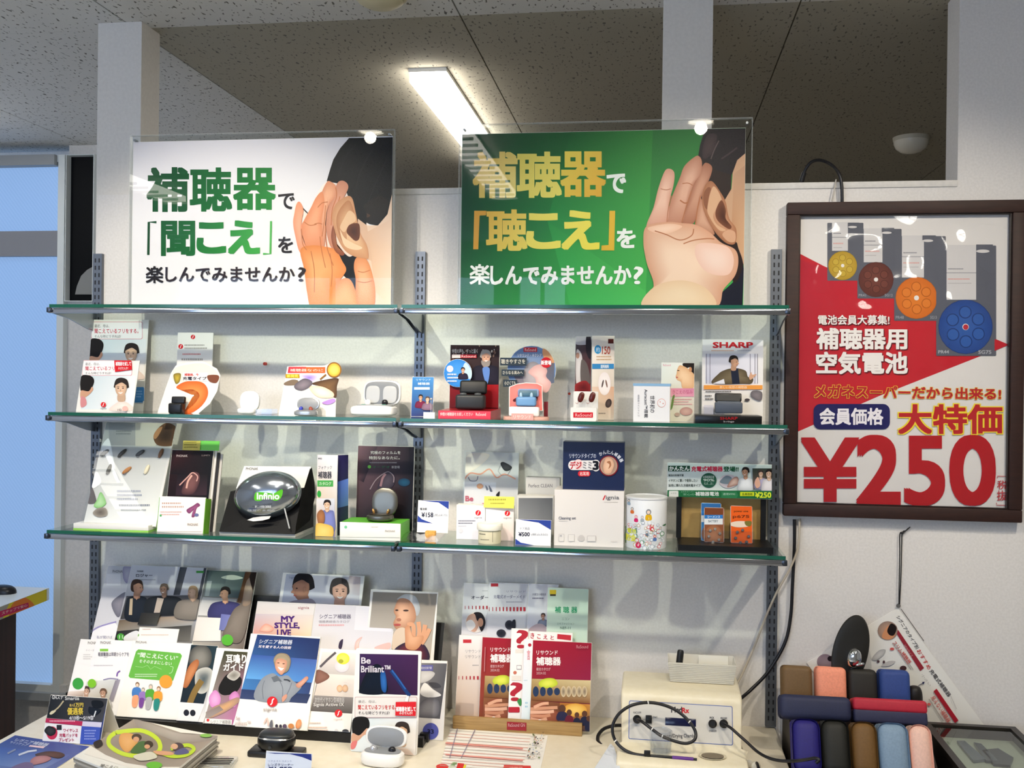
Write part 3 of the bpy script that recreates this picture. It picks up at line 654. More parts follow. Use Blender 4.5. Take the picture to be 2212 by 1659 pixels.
def hearing_leaf(c, X, Y, W_, H_, sticker=False):
    """leaflet: pink-outlined headline above two people"""
    def x(a): return X+a*W_
    def y(a): return Y+a*H_
    c.quad([(x(.0), y(.3)), (x(1), y(.3)), (x(.95), y(.9)), (x(0), y(.9))], ['#c9dbe2', '#eef0f2', '#f6f3f2', '#dbe6ea'])
    c.rect(x(.02), y(.03), x(.93), y(.3), '#d9788c', W_*.03); c.rect(x(.026), y(.036), x(.924), y(.294), '#f8f5f4', W_*.03)
    c.text('最近、母は、', x(.08), y(.07), x(.34), y(.12), '#6f6668'); c.text('聞こえているフリをする。', x(.08), y(.14), x(.86), y(.21), '#d0304a', .01); c.text('そんな時どうすれば?', x(.08), y(.235), x(.55), y(.28), '#6f6668')
    r = W_*.13
    c.blob([(x(0), y(.32)), (x(.16), y(.3)), (x(.24), y(.38)), (x(.2), y(.52)), (x(.1), y(.62)), (x(0), y(.6))], '#1b1717'); c.blob([(x(0), y(.57)), (x(.14), y(.58)), (x(.2), y(.5)), (x(.22), y(.56)), (x(.12), y(.66)), (x(0), y(.72))], '#d3a183'); c.blob([(x(0), y(.68)), (x(.08), y(.7)), (x(.1), y(.82)), (x(0), y(.86))], '#d98f92')
    c.blob([(x(.52), y(.92)), (x(.66), y(.78)), (x(.76), y(.76)), (x(.88), y(.8)), (x(.96), y(.92))], '#ecd7cd', '#f4e6de', 3)
    c.head(x(.74), y(.53), r, SKIN, '#2b2422', -.2, -.1)
    if sticker:
        c.poly([(x(.62), y(.0)), (x(.93), y(-.02)), (x(.94), y(.2)), (x(.63), y(.24))], '#d81f2a'); c.text('補聴器を試して', x(.64), y(.06), x(.92), y(.13), '#ffffff', .02); c.text('みませんか?', x(.69), y(.15), x(.87), y(.2), '#fde8e6', .01)
def clam(name, loc, w, h, d, body, inner, label, yaw=0, lid=95, lidh=None, e=.55, buds=None, group=None, catg='earbud case'):
    """open clamshell charging case: base w x d, height h, lid swung open by `lid` degrees"""
    r = thing(name, label, catg, loc, group, yaw); m = WM[r.name]
    lidh = lidh or h*.8
    mk('base', tr(m @ T(0, 0, h*.5), superell(w/2, d/2, h/2, e, .45, 32, 10)), body, r)
    mk('tray', tr(m @ T(0, 0, h*.985), superell(w*.42, d*.38, .0016, e, .5, 28, 4)), inner, r)
    ml = m @ T(0, d*.40, h*.93) @ R(lid-180, 'X')
    # lid: local frame lies face down over the base when closed; hinge at the origin
    mk('lid', tr(m @ T(0, d*.40, h*.95) @ R(90-lid, 'X') @ T(0, 0, d*.45), cat(tr(R(90, 'X'), superell(w/2, d*.46, lidh*.5, e, .5, 32, 8)))), body, r)
    mk('lid_lining', tr(m @ T(0, d*.40, h*.95) @ R(90-lid, 'X') @ T(0, -lidh*.49, d*.45) @ R(90, 'X'), superell(w*.43, d*.39, .0014, e, .5, 28, 4)), inner, r)
    for k, (s, bm_) in enumerate(buds or ()):
        mk('earbud', tr(m @ T(s*w*.22, -d*.02, h+.002) @ R(-20*s, 'Y'), superell(w*.085, d*.14, .008, .9, .9, 16, 8)), bm_, r)
    return r
GREYI = M('#8f9297', .4, name='grey_lining'); SILV = M('#b9bcc0', .28, .6, name='silver_shell'); WSH = M('#f4f3f1', .18, name='white_gloss', coat=.4)
DARKB = M('#1b1b20', .3, name='bud_black')

# ================================================================== middle shelf, left bay
view('c3')
o, c = card('leaflet', ((535, 232), (1088, 236), (1078, 1170), (500, 1170)), T2, -.05, 6, label='tall pale leaflet of two faces leaning at the wall behind its shorter twin', catg='leaflet')
hearing_leaf(c, 530, 235, 560, 640); c.rect(975, 905, 1085, 1060, '#4a8fd0'); easel(o, c, .03); c.done(o)
o, c = card('leaflet', ((455, 622), (1008, 655), (962, 1168), (395, 1168)), T2, -.15, 14, label='pale leaflet of two faces with a red sticker, standing before the taller copy', catg='leaflet')
hearing_leaf(c, 440, 622, 545, 560, True); logo(c, 668, 1082, 26); c.text('signia', 640, 1112, 700, 1130, '#5a5a5a'); c.text('1分', 810, 1120, 850, 1150, '#3a2a2a'); c.ell(885, 1122, 28, 26, '#e7b9ae'); easel(o, c, .04); c.done(o)
o, c = card('price_tag', ((978, 912), (1066, 914), (1062, 1042), (976, 1040)), None, -.053, th=.001, mat=M('#3f8ad2', .45, name='blue_tag'), label='small bright blue tag stuck beside the tall pale leaflet', catg='tag')
c.lines(990, 940, 1050, 1020, 3, '#8fc0ee'); c.done(o)
o, c = card('info_card', ((1385, 362), (1745, 362), (1740, 1165), (1390, 1165)), T2, -.06, 3, label='narrow white card with red round logos behind the orange display', catg='card')
c.full('#f6f3ee'); logo(c, 1553, 405, 22); logo(c, 1432, 500, 24); c.lines(1470, 480, 1700, 540, 2, '#a7a29c'); c.lines(1450, 570, 1640, 600, 1, '#e79a98'); c.lines(1440, 620, 1680, 660, 1, '#a7a29c'); easel(o, c, .03); c.done(o)
out = [(1195, 1172), (1215, 1110), (1265, 960), (1290, 885), (1335, 760), (1380, 690), (1500, 660), (1650, 645), (1790, 720), (1825, 790), (1790, 950), (1720, 1070), (1600, 1172)]
o, c = card('display_card', ((1340, 690), (1830, 700), (1600, 1175), (1195, 1175)), T2, -.14, 10, outline=out, label='rounded white cutout card printed with an orange swirl, next to a white pebble case', catg='display card')
c.blob([(1370, 720), (1500, 680), (1660, 670), (1780, 740), (1790, 800), (1600, 860), (1450, 850), (1350, 830)], '#f4ead9'); c.blob([(1360, 780), (1430, 770), (1420, 850), (1380, 870)], '#7a6a32', '#c9ae3c', 3)
c.blob([(1390, 900), (1480, 850), (1620, 850), (1690, 900), (1700, 990), (1640, 1090), (1540, 1160), (1460, 1160), (1560, 1080), (1620, 990), (1560, 930), (1430, 930)], '#e8662c', '#f29a52', 4)
c.rect(1450, 760, 1700, 845, '#f4efea'); c.text('補聴器、今', 1470, 768, 1610, 795, '#d23a34', .02); c.text('充電タイプ', 1455, 802, 1690, 836, '#2b2b38', .02); c.blob([(1700, 790), (1810, 790), (1790, 860), (1720, 850)], '#7d4a36'); easel(o, c); c.done(o)
p = aty((1372, 1122), -.175)
r = thing('charging_case', 'square black charging case before the orange swirl card', 'earbud case', (p.x, -.175, T2))
mk('body', tr(T(p.x, -.165, T2), box(-.018, -.012, 0, .018, .012, .026, .004, 3)), BLACKP, r); mk('lid', tr(T(p.x, -.157, T2+.0245) @ R(-8, 'X'), box(-.018, -.004, 0, .018, .006, .018, .003, 3)), BLACKP, r)
p = aty((2090, 1140), -.13)
r = thing('charging_case', 'glossy white pebble charging case with round lid up, near the red pin', 'earbud case', (p.x, -.13, T2))
mk('base', tr(T(p.x, -.13, T2+.008), superell(.024, .018, .008, .7, .6)), WSH, r); mk('lid', tr(T(p.x, -.112, T2+.032) @ R(82, 'X'), superell(.0265, .0265, .007, .75, .5)), WSH, r)
view('c4'); p = aty((170, 1180), -.14)
r = thing('clear_tray', 'small clear plastic tray lying by the white pebble case', 'tray', (p.x, -.14, T2))
mk('tray_floor', box(p.x-.02, -.165, T2, p.x+.022, -.125, T2+.0015), CLEARP, r)
for a in ((p.x-.02, -.165, p.x+.022, -.1635), (p.x-.02, -.1265, p.x+.022, -.125)): mk('tray_wall', box(a[0], a[1], T2+.0015, a[2], a[3], T2+.014), CLEARP, r)
p = aty((150, 672), -.012)
r = thing('wall_pin', 'red headed pin pushed into the wall above the white pebble case', 'pin', (p.x, 0, p.z))
mk('pin_head', tr(T(p.x, -.012, p.z) @ R(90, 'X'), lathe([(0, .006), (.004, .005), (.0045, .002), (.003, 0), (.0045, -.004), (0, -.004)], 16)), M('#d8402c', .35, name='pin_red'), r); mk('shaft', tr(T(p.x, 0, p.z) @ R(90, 'X'), lathe([(.0007, 0), (.0007, .009)], 8)), CHROME, r)
out = [(280, 1195), (300, 1100), (340, 880), (372, 700), (520, 690), (740, 690), (790, 670), (840, 655), (895, 680), (915, 735), (890, 800), (868, 850), (858, 1000), (850, 1195)]
o, c = card('display_card', ((372, 690), (915, 670), (850, 1195), (280, 1195)), T2, -.12, 12, outline=out, label='white cutout display card with a round badminton racket corner', catg='display card')
c.blob([(345, 860), (420, 830), (480, 840), (470, 880), (400, 890), (345, 885)], '#7d6a58'); c.rect(385, 705, 750, 765, '#e8622c'); c.quad([(385, 702), (560, 702), (560, 765), (375, 765)], ['#d8334a', '#e2483a', '#e2583a', '#d8334a']); c.text('補聴器なのに', 400, 722, 730, 750, '#fdeedd'); c.rect(355, 775, 495, 815, '#b98f12'); c.text('新発売', 370, 780, 480, 810, '#f7ea5c', .02)
c.blob([(500, 780), (600, 770), (690, 790), (660, 850), (580, 860), (510, 810)], '#e7dff0', '#9a7fd6', 3); c.blob([(450, 880), (540, 820), (620, 850), (600, 900), (520, 940), (450, 920)], '#5b5560', '#8a7f88', 3)
c.blob([(620, 870), (760, 830), (880, 820), (868, 900), (860, 1010), (800, 980), (700, 900)], '#4a3222', '#7a5a3a', 3); c.blob([(600, 900), (720, 900), (830, 960), (820, 1010), (700, 1010), (620, 960)], '#f3c9ac', '#fae6d8', 3)
c.blob([(720, 1060), (830, 1020), (850, 1050), (780, 1080)], '#b38ad6'); c.ell(840, 735, 75, 78, '#8a5a1c'); c.ell(840, 735, 62, 65, '#e2a52c', '#f6dc6a', 4); c.line([(700, 830), (760, 780)], 14, '#8a5a1c'); easel(o, c); c.done(o)
p = aty((550, 1190), -.17)
clam('charging_case', (p.x, -.165, T2), .060, .013, .036, SILV, GREYI, 'silver oval charging case open before the racket display card', 0, 100, .008, .8, ((-1, M('#2e3bb0', .3, name='bud_blue')), (1, M('#9a4a3a', .3, name='bud_red'))))
p = aty((1235, 1195), -.12)
r = thing('charging_case', 'large white charging case, lid raised showing two grey hollows, by the middle upright', 'earbud case', (p.x, -.12, T2)); m = WM[r.name]
mk('base', tr(m @ T(0, 0, .014), superell(.057, .036, .014, .5, .5, 36, 10)), WSH, r)
mk('tray', tr(m @ T(.004, .0, .0275), superell(.046, .026, .0015, .5, .5)), M('#9fa3a6', .4, name='tray_grey'), r)
ml = m @ T(.012, .03, .026) @ R(-6, 'X')
def disc(w, h, th, e=.55): return tr(R(90, 'X'), superell(w/2, h/2, th/2, e, .5, 36, 8))
mk('lid', tr(ml @ T(0, 0, .032), disc(.099, .066, .018)), WSH, r); mk('lid_lining', tr(ml @ T(0, -.0085, .032), disc(.088, .056, .004)), M('#7d8187', .4, name='lid_grey'), r)
for s in (-1, 1): mk('hollow', tr(ml @ T(s*.022, -.0105, .027), disc(.036, .044, .0025, .6)), M('#b9bbbd', .35, name='hollow_grey'), r)
for s, mm in ((-1, WSH), (1, DARKB)): mk('earbud', tr(m @ T(s*.022+.004, .005, .034) @ R(90, 'X'), superell(.008, .008, .006, .9, .9, 14, 8)), mm, r)
for s in (-1, 1): mk('contact_light', tr(m @ T(s*.026+.002, -.012, .0292), box(-.005, -.0012, 0, .005, .0012, .0008)), M('#3aa58a', .4, name='teal'), r)

# ================================================================== middle shelf, right bay
o, c = card('leaflet', ((1622, 800), (1828, 805), (1822, 1195), (1596, 1195)), T2, -.10, 6, label='small blue leaflet with people before the middle upright', catg='leaflet')
c.full(('#3f86c8', '#4a8fcf', '#39304e', '#2c3c78')); c.text('リサウンド', 1655, 820, 1800, 842, '#cfe4f5'); c.text('補聴器', 1670, 858, 1790, 882, '#e6f1fa', .01); c.rect(1635, 905, 1790, 930, '#c9d9ea'); c.bust(1700, 1010, 22, SKIN2, HAIR, '#7a2244'); c.bust(1770, 1030, 22, SKIN, '#5a4a44', '#8d6f86'); easel(o, c, .03); c.done(o)
p = aty((1783, 1205), -.18)
r = thing('price_tag', 'tiny clear price tag with a white headed pin before the blue leaflet', 'tag', (p.x, -.18, T2))
mk('tag_plate', tr(T(p.x, -.18, T2), box(-.014, -.001, 0, .014, .001, .014)), M('#d9dde0', .35, name='tag_plate'), r); mk('pin', tr(T(p.x+.004, -.178, T2), cat(lathe([(.0008, 0), (.0008, .044)], 8), tr(T(0, 0, .046), superell(.003, .003, .003, 1, 1, 10, 6)))), M('#dadde0', .3, .5, name='pin_white'), r)
view('c5')
q = ((330, 480), (822, 488), (822, 1110), (330, 1110))
pb = aty((575, 1100), -.085); base = T2
r = thing('earbud_display', 'dark photo stand with smiling bearded man, blue round badge and red base', 'display stand', (pb.x, -.13, T2))
o, c = card('photo_panel', q, T2+.012, -.085, 2, th=.003, r=.008, parent=r)
c.clip = True; c.full(('#3a2220', '#2b1a1c', '#7a141c', '#6a1418')); c.quad([(335, 485), (820, 490), (820, 860), (335, 860)], ['#4a322c', '#3a2622', '#1c1620', '#241a22'])
random.seed(3)
for i in range(26): c.ell(random.uniform(350, 810), random.uniform(490, 640), random.uniform(4, 9), random.uniform(6, 16), random.choice(['#d9cfc4', '#8a6a58', '#b89a84', '#5a3a32']), rot=random.uniform(-30, 30))
c.text('仲間の声も、すっと届く', 355, 525, 610, 568, '#e6dfd8', .01); c.rect(355, 580, 440, 615, '#e9dcd6'); c.rect(440, 580, 600, 615, '#b52632'); c.text('ReSound', 450, 586, 590, 610, '#f1d9d6')
c.bust(690, 610, 52, '#d8a58a', '#a7a19c', '#241f2e', .25, w=2.6, h=4); c.blob([(650, 640), (690, 655), (735, 640), (730, 690), (695, 705), (655, 685)], '#8f8680'); c.blob([(660, 720), (730, 720), (715, 860), (690, 860)], '#5f83c4'); c.quad([(335, 880), (820, 880), (820, 1110), (335, 1110)], ['#7d1219', '#9a151d', '#7a1016', '#560b10']); c.done(o)
pa = [atz(p_, T2+.018) for p_ in ((215, 1130), (740, 1130))]; yf = -.185
fr, w, h = plane(((215, 1132), (738, 1132), (738, 1215), (215, 1215)), T2, yf)
xl, xr = fr.translation.x, fr.translation.x+w; h = .019
sh_ = M('#a01822', .3, name='red_base')
mk('base', ([Vector(v) for v in ((xl, yf, T2), (xr, yf, T2), (xr, yf, T2+h), (xl, yf, T2+h), (xl+.012, -.08, T2), (xr+.008, -.08, T2), (xr+.008, -.08, T2+h+.004), (xl+.012, -.08, T2+h+.004))], [[0, 1, 2, 3], [5, 4, 7, 6], [3, 2, 6, 7], [0, 4, 5, 1], [0, 3, 7, 4], [1, 5, 6, 2]]), sh_, r)
fr.translation = Vector((xl, yf, T2)); c = Card(fr, w, h); c.full(('#e8485c', '#e8485c', '#d83a50', '#d83a50')); c.text('仲間の補聴器をお試しください', 235, 1155, 560, 1190, '#f7d6d6', .01); c.text('ReSound', 590, 1160, 690, 1190, '#f9dede'); c.done(r, 'base_print')
o, c = card('round_badge', ((270, 625), (550, 625), (550, 905), (270, 905)), None, -.1, th=.0015, parent=r, outline=[(410+140*cos(a), 765+140*sin(a)) for a in np.arange(36)*pi/18])
c.ell(410, 765, 138, 138, '#2f7fcf', '#4a95dc', 3); c.blob([(490, 660), (545, 740), (540, 820), (480, 800), (460, 720)], '#bcd6ec'); c.ell(332, 722, 34, 34, '#c9ccd6'); c.bust(462, 735, 20, SKIN2, '#2a2020', '#2b2438'); c.lines(310, 770, 420, 870, 3, '#dfe9f3'); c.done(o)
p = aty((535, 1090), -.15)
r = thing('charging_case', 'matt black box charging case open on the red base', 'earbud case', (p.x, -.145, T2+.0225)); m = WM[r.name]
CHAR = M('#26282a', .45, name='charcoal'); 
mk('body', tr(m, box(-.0355, -.018, 0, .0355, .018, .035, .006, 3)), CHAR, r); mk('lid', tr(m @ T(.003, .014, .036) @ R(-10, 'X'), box(-.0335, -.008, 0, .0335, .01, .034, .006, 3)), M('#0b0b0c', .5, name='lid_black'), r)
for s in (-1, 1): mk('earbud', tr(m @ T(s*.018, -.004, .036), superell(.009, .007, .004, .9, .9, 14, 8)), M('#4a4d50', .25, name='bud_grey'), r)
# round display
cx, cy, R_ = 1145, 735, 243
p = aty((1090, 1225), -.13)
r = thing('round_display', 'round photo display of a hand with black caption tags and pink arch', 'display stand', (p.x, -.13, T2))
o, c = card('round_panel', ((cx-R_, cy-R_), (cx+R_, cy-R_), (cx+R_, 1215), (cx-R_, 1215)), T2, -.09, 2, th=.002, parent=r, outline=[(cx+R_*cos(a), cy+R_*sin(a)) for a in np.arange(44)*pi/22])
c.ell(cx, cy, R_*.99, R_*.99, '#6f8fbe', '#8a9cbc', 4); c.quad([(960, 780), (1370, 640), (1370, 860), (1050, 950)], ['#7a7480', '#6f6870', '#5d6a80', '#8a7f88']); c.blob([(1260, 520), (1320, 560), (1370, 660), (1290, 640), (1255, 580)], '#e8a878'); c.ell(1160, 800, 100, 150, '#8d8a90', '#b8b0b4', 4)
c.blob([(1120, 740), (1180, 690), (1260, 680), (1300, 740), (1290, 800), (1340, 870), (1290, 960), (1200, 900), (1180, 820), (1120, 770)], '#d8a8a4', '#f0c9c2', 5); c.rect(1065, 510, 1200, 555, '#c92a36'); c.text('ReSound', 1078, 518, 1188, 548, '#f3d3d2'); c.text('リサウンド・ネクシア', 1005, 572, 1245, 602, '#e8ecf3', .02)
c.ell(1290, 660, 55, 52, '#d0202c'); c.text('新登場', 1240, 640, 1340, 682, '#ffffff', .03); c.done(o)
for a, t in (((830, 612, 1095, 690), '聴きやすさを'), ((845, 728, 1070, 795), 'さらなる高みへ'), ((862, 830, 1000, 902), '小さくても')):
    oo, cc = card('caption_tag', ((a[0], a[1]), (a[2], a[1]), (a[2], a[3]), (a[0], a[3])), None, -.096, th=.0015, mat=M('#1c2a32', .4, name='caption_black'), parent=r)
    cc.text(t, a[0]+12, a[1]+14, a[2]-14, a[3]-18, '#d9d4c4', .01); cc.done(oo)
o, c = card('pink_arch', ((920, 860), (1258, 860), (1258, 1140), (918, 1140)), T2+.006, -.115, 2, th=.002, parent=r, outline=[(918, 1140), (920, 900), (1000, 870), (1090, 858), (1200, 865), (1250, 890), (1258, 1140)])
c.blob([(925, 1135), (928, 905), (1000, 877), (1090, 866), (1200, 872), (1245, 895), (1250, 1135)], '#ef7f78', '#f29a90', 3, sm=0); c.blob([(960, 1030), (1000, 1010), (1010, 1040), (970, 1050)], '#5a1c20'); c.blob([(1180, 1030), (1205, 980), (1200, 1040)], '#5a1c20'); c.done(o)
mk('rear_foot', tr(T(aty((1287, 1140), -.088).x, -.088, T2), box(-.005, -.001, 0, .005, .001, .042)), M('#7d1a22', .4, name='dark_red'), r)
mk('base_disc', tr(T(p.x, -.13, T2), lathe([(.056, .0), (.056, .006), (0, .006)], 36, 1, .62)), M('#e9b6a6', .35, name='pink_base'), r)
o, c = card('front_tab', ((945, 1168), (1163, 1168), (1160, 1232), (942, 1232)), T2, -.168, 0, th=.002, mat=M('#f2a39c', .4, name='pink_tab'), parent=r)
c.text('リサウンド', 965, 1182, 1140, 1218, '#fbe3df', .01); c.done(o)
mk('white_tray', tr(T(aty((1070, 1160), -.15).x, -.148, T2+.0062), box(-.037, -.012, 0, .037, .012, .024, .005, 3)), WSH, r)
p = aty((1085, 1040), -.14)
r = thing('charging_case', 'light blue charging case with open lid in front of the pink arch', 'earbud case', (p.x, -.128, T2+.0305)); m = WM[r.name]
LB = M('#6f9cc9', .35, name='case_blue')
mk('body', tr(m, box(-.025, -.01, 0, .025, .01, .024, .006, 3)), LB, r); mk('lid', tr(m @ T(.004, .006, .023) @ R(-12, 'X'), box(-.026, -.006, 0, .026, .006, .02, .005, 3)), M('#8fa6d2', .35, name='case_lilac'), r); mk('lid_lining', tr(m @ T(.004, -.001, .025) @ R(-12, 'X'), box(-.022, -.001, 0, .022, .001, .015, .0009)), M('#3f6a80', .4, name='teal_lining'), r)
for s in (-1, 1): mk('earbud', tr(m @ T(s*.013, -.003, .026), superell(.004, .003, .008, .9, .9, 12, 8)), M('#a9c6d8', .3, name='bud_ice'), r)
# folded brochure and white holder
p = aty((1745, 1250), -.11)
r = thing('folded_brochure', 'tall folded brochure with 150 offer, medical photo on its left fold', 'brochure', (p.x, -.11, T2))
o, c = card('left_fold', ((1582, 405), (1738, 395), (1735, 1250), (1568, 1250)), T2, -.10, 1, -18, parent=r, th=.0015)
c.full(('#4a4448', '#3a3236', '#8a3a3a', '#6a4a48')); c.blob([(1590, 400), (1735, 400), (1735, 470), (1590, 480)], '#b9b6bc'); c.blob([(1690, 400), (1735, 400), (1735, 620), (1690, 560)], '#2a2226'); c.blob([(1590, 560), (1620, 540), (1650, 620), (1640, 840), (1590, 860)], '#d8cfca', '#eae3df', 3); c.ell(1605, 590, 18, 30, '#b98f7a'); c.blob([(1640, 640), (1700, 680), (1730, 860), (1640, 870)], '#6f6560'); c.blob([(1580, 880), (1680, 840), (1735, 900), (1735, 960), (1575, 960)], '#a0302e', '#6a1a1c', 3); c.done(o)
o, c = card('right_fold', ((1745, 385), (1970, 400), (1962, 1250), (1742, 1250)), T2, -.115, 1, 14, parent=r, th=.0015)
c.full(('#f7efe6', '#f2e6da', '#cdbfae', '#e6dccd')); c.rect(1905, 425, 1960, 470, '#5a2420'); c.ell(1803, 530, 34, 44, '#3a9ad0'); c.text('約', 1785, 505, 1822, 555, '#e6f3fa'); c.text('150', 1845, 500, 1925, 575, '#b8402c', .01); c.lines(1790, 595, 1950, 650, 2, '#c9a77f'); c.rect(1742, 672, 1962, 722, '#3a8ac6'); c.text('送料無料', 1830, 682, 1912, 716, '#eef6fb', .02)
c.quad([(1742, 900), (1962, 900), (1962, 1250), (1742, 1250)], ['#e8cdb8', '#d9a98a', '#d8cbb8', '#efe3d2']); c.ell(1868, 870, 62, 115, '#f3e8e6', '#f8f1ee', 3); c.ell(1850, 870, 8, 40, '#5a4a4a', rot=12); c.ell(1888, 870, 8, 40, '#8a6a60', rot=-12); c.ell(1908, 1065, 30, 45, '#3a3030', '#5a4c4a', 3, rot=15); c.lines(1810, 1160, 1900, 1180, 1, '#8a8078'); c.done(o)
r = thing('hearing_aid_holder', 'white stepped holder with red label displaying two brown hearing aids', 'holder', (aty((1665, 1250), -.17).x, -.17, T2))
o, c = card('back_step', ((1562, 945), (1808, 950), (1802, 1250), (1558, 1250)), T2, -.165, 2, th=.012, mat=WHITEP, parent=r, r=.003)
o, c = card('front_step', ((1532, 1105), (1792, 1108), (1790, 1252), (1530, 1252)), T2, -.185, 2, th=.018, mat=WHITEP, parent=r, r=.003)
c.rect(1560, 1155, 1755, 1208, '#d0202e'); c.text('ReSound', 1580, 1166, 1740, 1198, '#f5c9c9'); c.done(o)
for x_ in (1637, 1747):
    q_ = aty((x_, 1005), -.183); mk('hearing_aid', tr(T(q_) @ R(18, 'Y'), superell(.007, .004, .0125, 1, .8, 16, 10)), M('#5e2018', .3, name='aid_brown'), r)
    mk('ear_tube', tube([q_+Vector((-.004, 0, -.01)), q_+Vector((-.009, -.002, -.015)), q_+Vector((-.013, 0, -.013))], .0007, 6), M('#b98a80', .3, name='ear_tube'), r)
p = aty((1518, 970), -.004); mk('wall_dot', tr(T(p.x, -.0005, p.z) @ R(90, 'X'), lathe([(0, .004), (.003, .003), (.0035, 0), (0, 0)], 14)), M('#d24a34', .4, name='red_dot'), None, 'small red dot sticker on the wall by the 150 brochure', 'sticker')
view('c6')
o, c = card('carton', ((658, 850), (1005, 850), (1003, 1205), (652, 1205)), T2, -.165, 0, -4, th=.03, label='small white carton with vertical Japanese text and pale blue lid', catg='carton')
c.full('#f4f3f5'); c.text('世界初の', 0, 0, 0, 0, '#3a3a40', .012, q=((860, 950), (860, 1115), (815, 1110), (815, 950))); c.text('Auracast™搭載', 0, 0, 0, 0, '#3a3a40', .012, q=((795, 890), (795, 1160), (760, 1160), (760, 890))); c.text('補聴器ラインナップ', 0, 0, 0, 0, '#9a9aa2', q=((715, 940), (715, 1150), (697, 1150), (697, 940))); c.ell(925, 1020, 40, 42, '#e7b0a8'); c.ell(925, 1020, 35, 37, '#f4f3f5'); c.ell(912, 1010, 6, 6, '#e29a90'); c.ell(940, 1025, 6, 6, '#e29a90'); c.done(o)
mk('lid', tr(c.m, box(-.001, c.h-.002, -.031, c.w+.001, c.h+.004, .001)), M('#8db8dc', .4, name='pale_blue'), o)
o, c = card('leaflet', ((922, 635), (1240, 635), (1234, 1222), (918, 1222)), T2, -.12, 5, label='pale leaflet with a woman in profile and a pink band', catg='leaflet')
c.full(('#e4ebe4', '#f0efe6', '#cfc4ae', '#dfe0cc')); c.text('ReSound', 940, 648, 1012, 668, '#e08aa0'); c.blob([(1130, 640), (1240, 638), (1240, 760), (1210, 740), (1200, 680), (1150, 690)], '#221a18'); c.blob([(1075, 700), (1100, 660), (1160, 680), (1210, 720), (1238, 760), (1238, 870), (1130, 880), (1110, 820), (1075, 800), (1060, 770), (1068, 740)], '#dfae80', '#f3d0a8', 4); c.ell(1200, 700, 14, 24, '#c98f66'); c.ell(1072, 775, 10, 6, '#c0605a'); c.ell(1085, 710, 12, 4, '#3a2a22')
c.quad([(1005, 880), (1236, 880), (1234, 960), (1005, 960)], ['#e79ab4', '#d987a8', '#e29ab0', '#eab0c0']); c.text('きこえの悩み', 1030, 895, 1220, 935, '#c0567a'); c.blob([(1030, 960), (1050, 950), (1030, 1060), (1010, 1080)], '#6a8a4a'); c.lines(1040, 980, 1220, 1050, 3, '#d89aa0'); c.ell(1160, 1100, 60, 40, '#b58a80', '#cda89a', 3); c.ell(1075, 1130, 26, 18, '#b9a090'); easel(o, c, .03); c.done(o)
pb = aty((1565, 1220), -.13)
r = thing('earbud_display', 'white photo stand of a gesturing man in a jacket on a black base', 'display stand', (pb.x, -.13, T2))
mk('acrylic_holder', tr(plane(((1300, 405), (1920, 405), (1900, 1210), (1300, 1210)), T2, -.085, 2)[0], box(0, 0, -.005, .138, .178, -.003)), ACRYL, r)
o, c = card('photo_panel', ((1308, 415), (1905, 412), (1885, 1210), (1312, 1210)), T2, -.09, 2, parent=r)
c.full(('#eeedf0', '#eeedf0', '#f1ece4', '#f1ece4')); c.text('SHARP', 1418, 440, 1795, 492, '#d02a32', .035); c.lines(1400, 515, 1640, 535, 1, '#e8b08a'); c.lines(1650, 515, 1820, 535, 1, '#b9b9c4'); c.quad([(1345, 550), (1840, 550), (1840, 835), (1345, 835)], ['#d9d9e6', '#e6e6f0', '#eceaf2', '#c9cbdc'])
for x_ in (1350, 1385, 1770, 1815, 1838): c.rect(x_, 550, x_+5, 835, '#7a7684')
c.blob([(1410, 835), (1470, 740), (1530, 705), (1590, 690), (1660, 690), (1730, 715), (1750, 770), (1800, 790), (1780, 835), (1700, 838)], '#5a4f3c', '#7d6f56', 4); c.poly([(1585, 690), (1655, 690), (1672, 838), (1600, 838)], '#22283a'); c.poly([(1412, 835), (1520, 790), (1530, 838), (1480, 838)], '#e6e6ee'); c.head(1612, 630, 44, '#d8a888', '#2a2320', .75, 0, False); c.blob([(1760, 770), (1780, 725), (1790, 750), (1830, 745), (1800, 780), (1770, 800)], '#d8a888')
c.rect(1328, 850, 1888, 890, '#f0a04a'); c.text('新しい発想の補聴器', 1480, 858, 1740, 882, '#fbe6c8'); c.lines(1345, 905, 1600, 930, 1, '#4a4a50'); c.lines(1340, 945, 1420, 1005, 2, '#4a4a50'); c.blob([(1790, 905), (1880, 915), (1870, 1000), (1780, 960)], '#6a6468', '#8a8286', 3); c.ell(1742, 990, 25, 13, '#4a4448'); c.rect(1330, 1040, 1420, 1130, '#e2dfe6'); c.done(o)
fr, w, h = plane(((1245, 1140), (1885, 1140), (1885, 1226), (1245, 1226)), T2, -.185)
mk('base', tr(fr, box(0, 0, -.1, w, h, 0, .001)), M('#0c0c0d', .3, name='gloss_black'), r); c = Card(fr, w, h); c.text('SHARP', 1485, 1153, 1650, 1180, '#a01c22', .02); c.text('b-ringo', 1518, 1188, 1618, 1210, '#b9b9bc'); c.done(r, 'base_print')
p = aty((1563, 1138), -.15)
r = thing('charging_case', 'slate blue charging case with black open lid on the black base', 'earbud case', (p.x, -.15, T2+.0225)); m = WM[r.name]
mk('body', tr(m, box(-.0315, -.014, 0, .0315, .014, .026, .003, 2)), M('#4e5664', .45, name='slate'), r); mk('lid', tr(m @ T(0, .011, .027) @ R(-14, 'X'), box(-.031, -.005, 0, .031, .006, .02, .003, 2)), BLACKP, r)
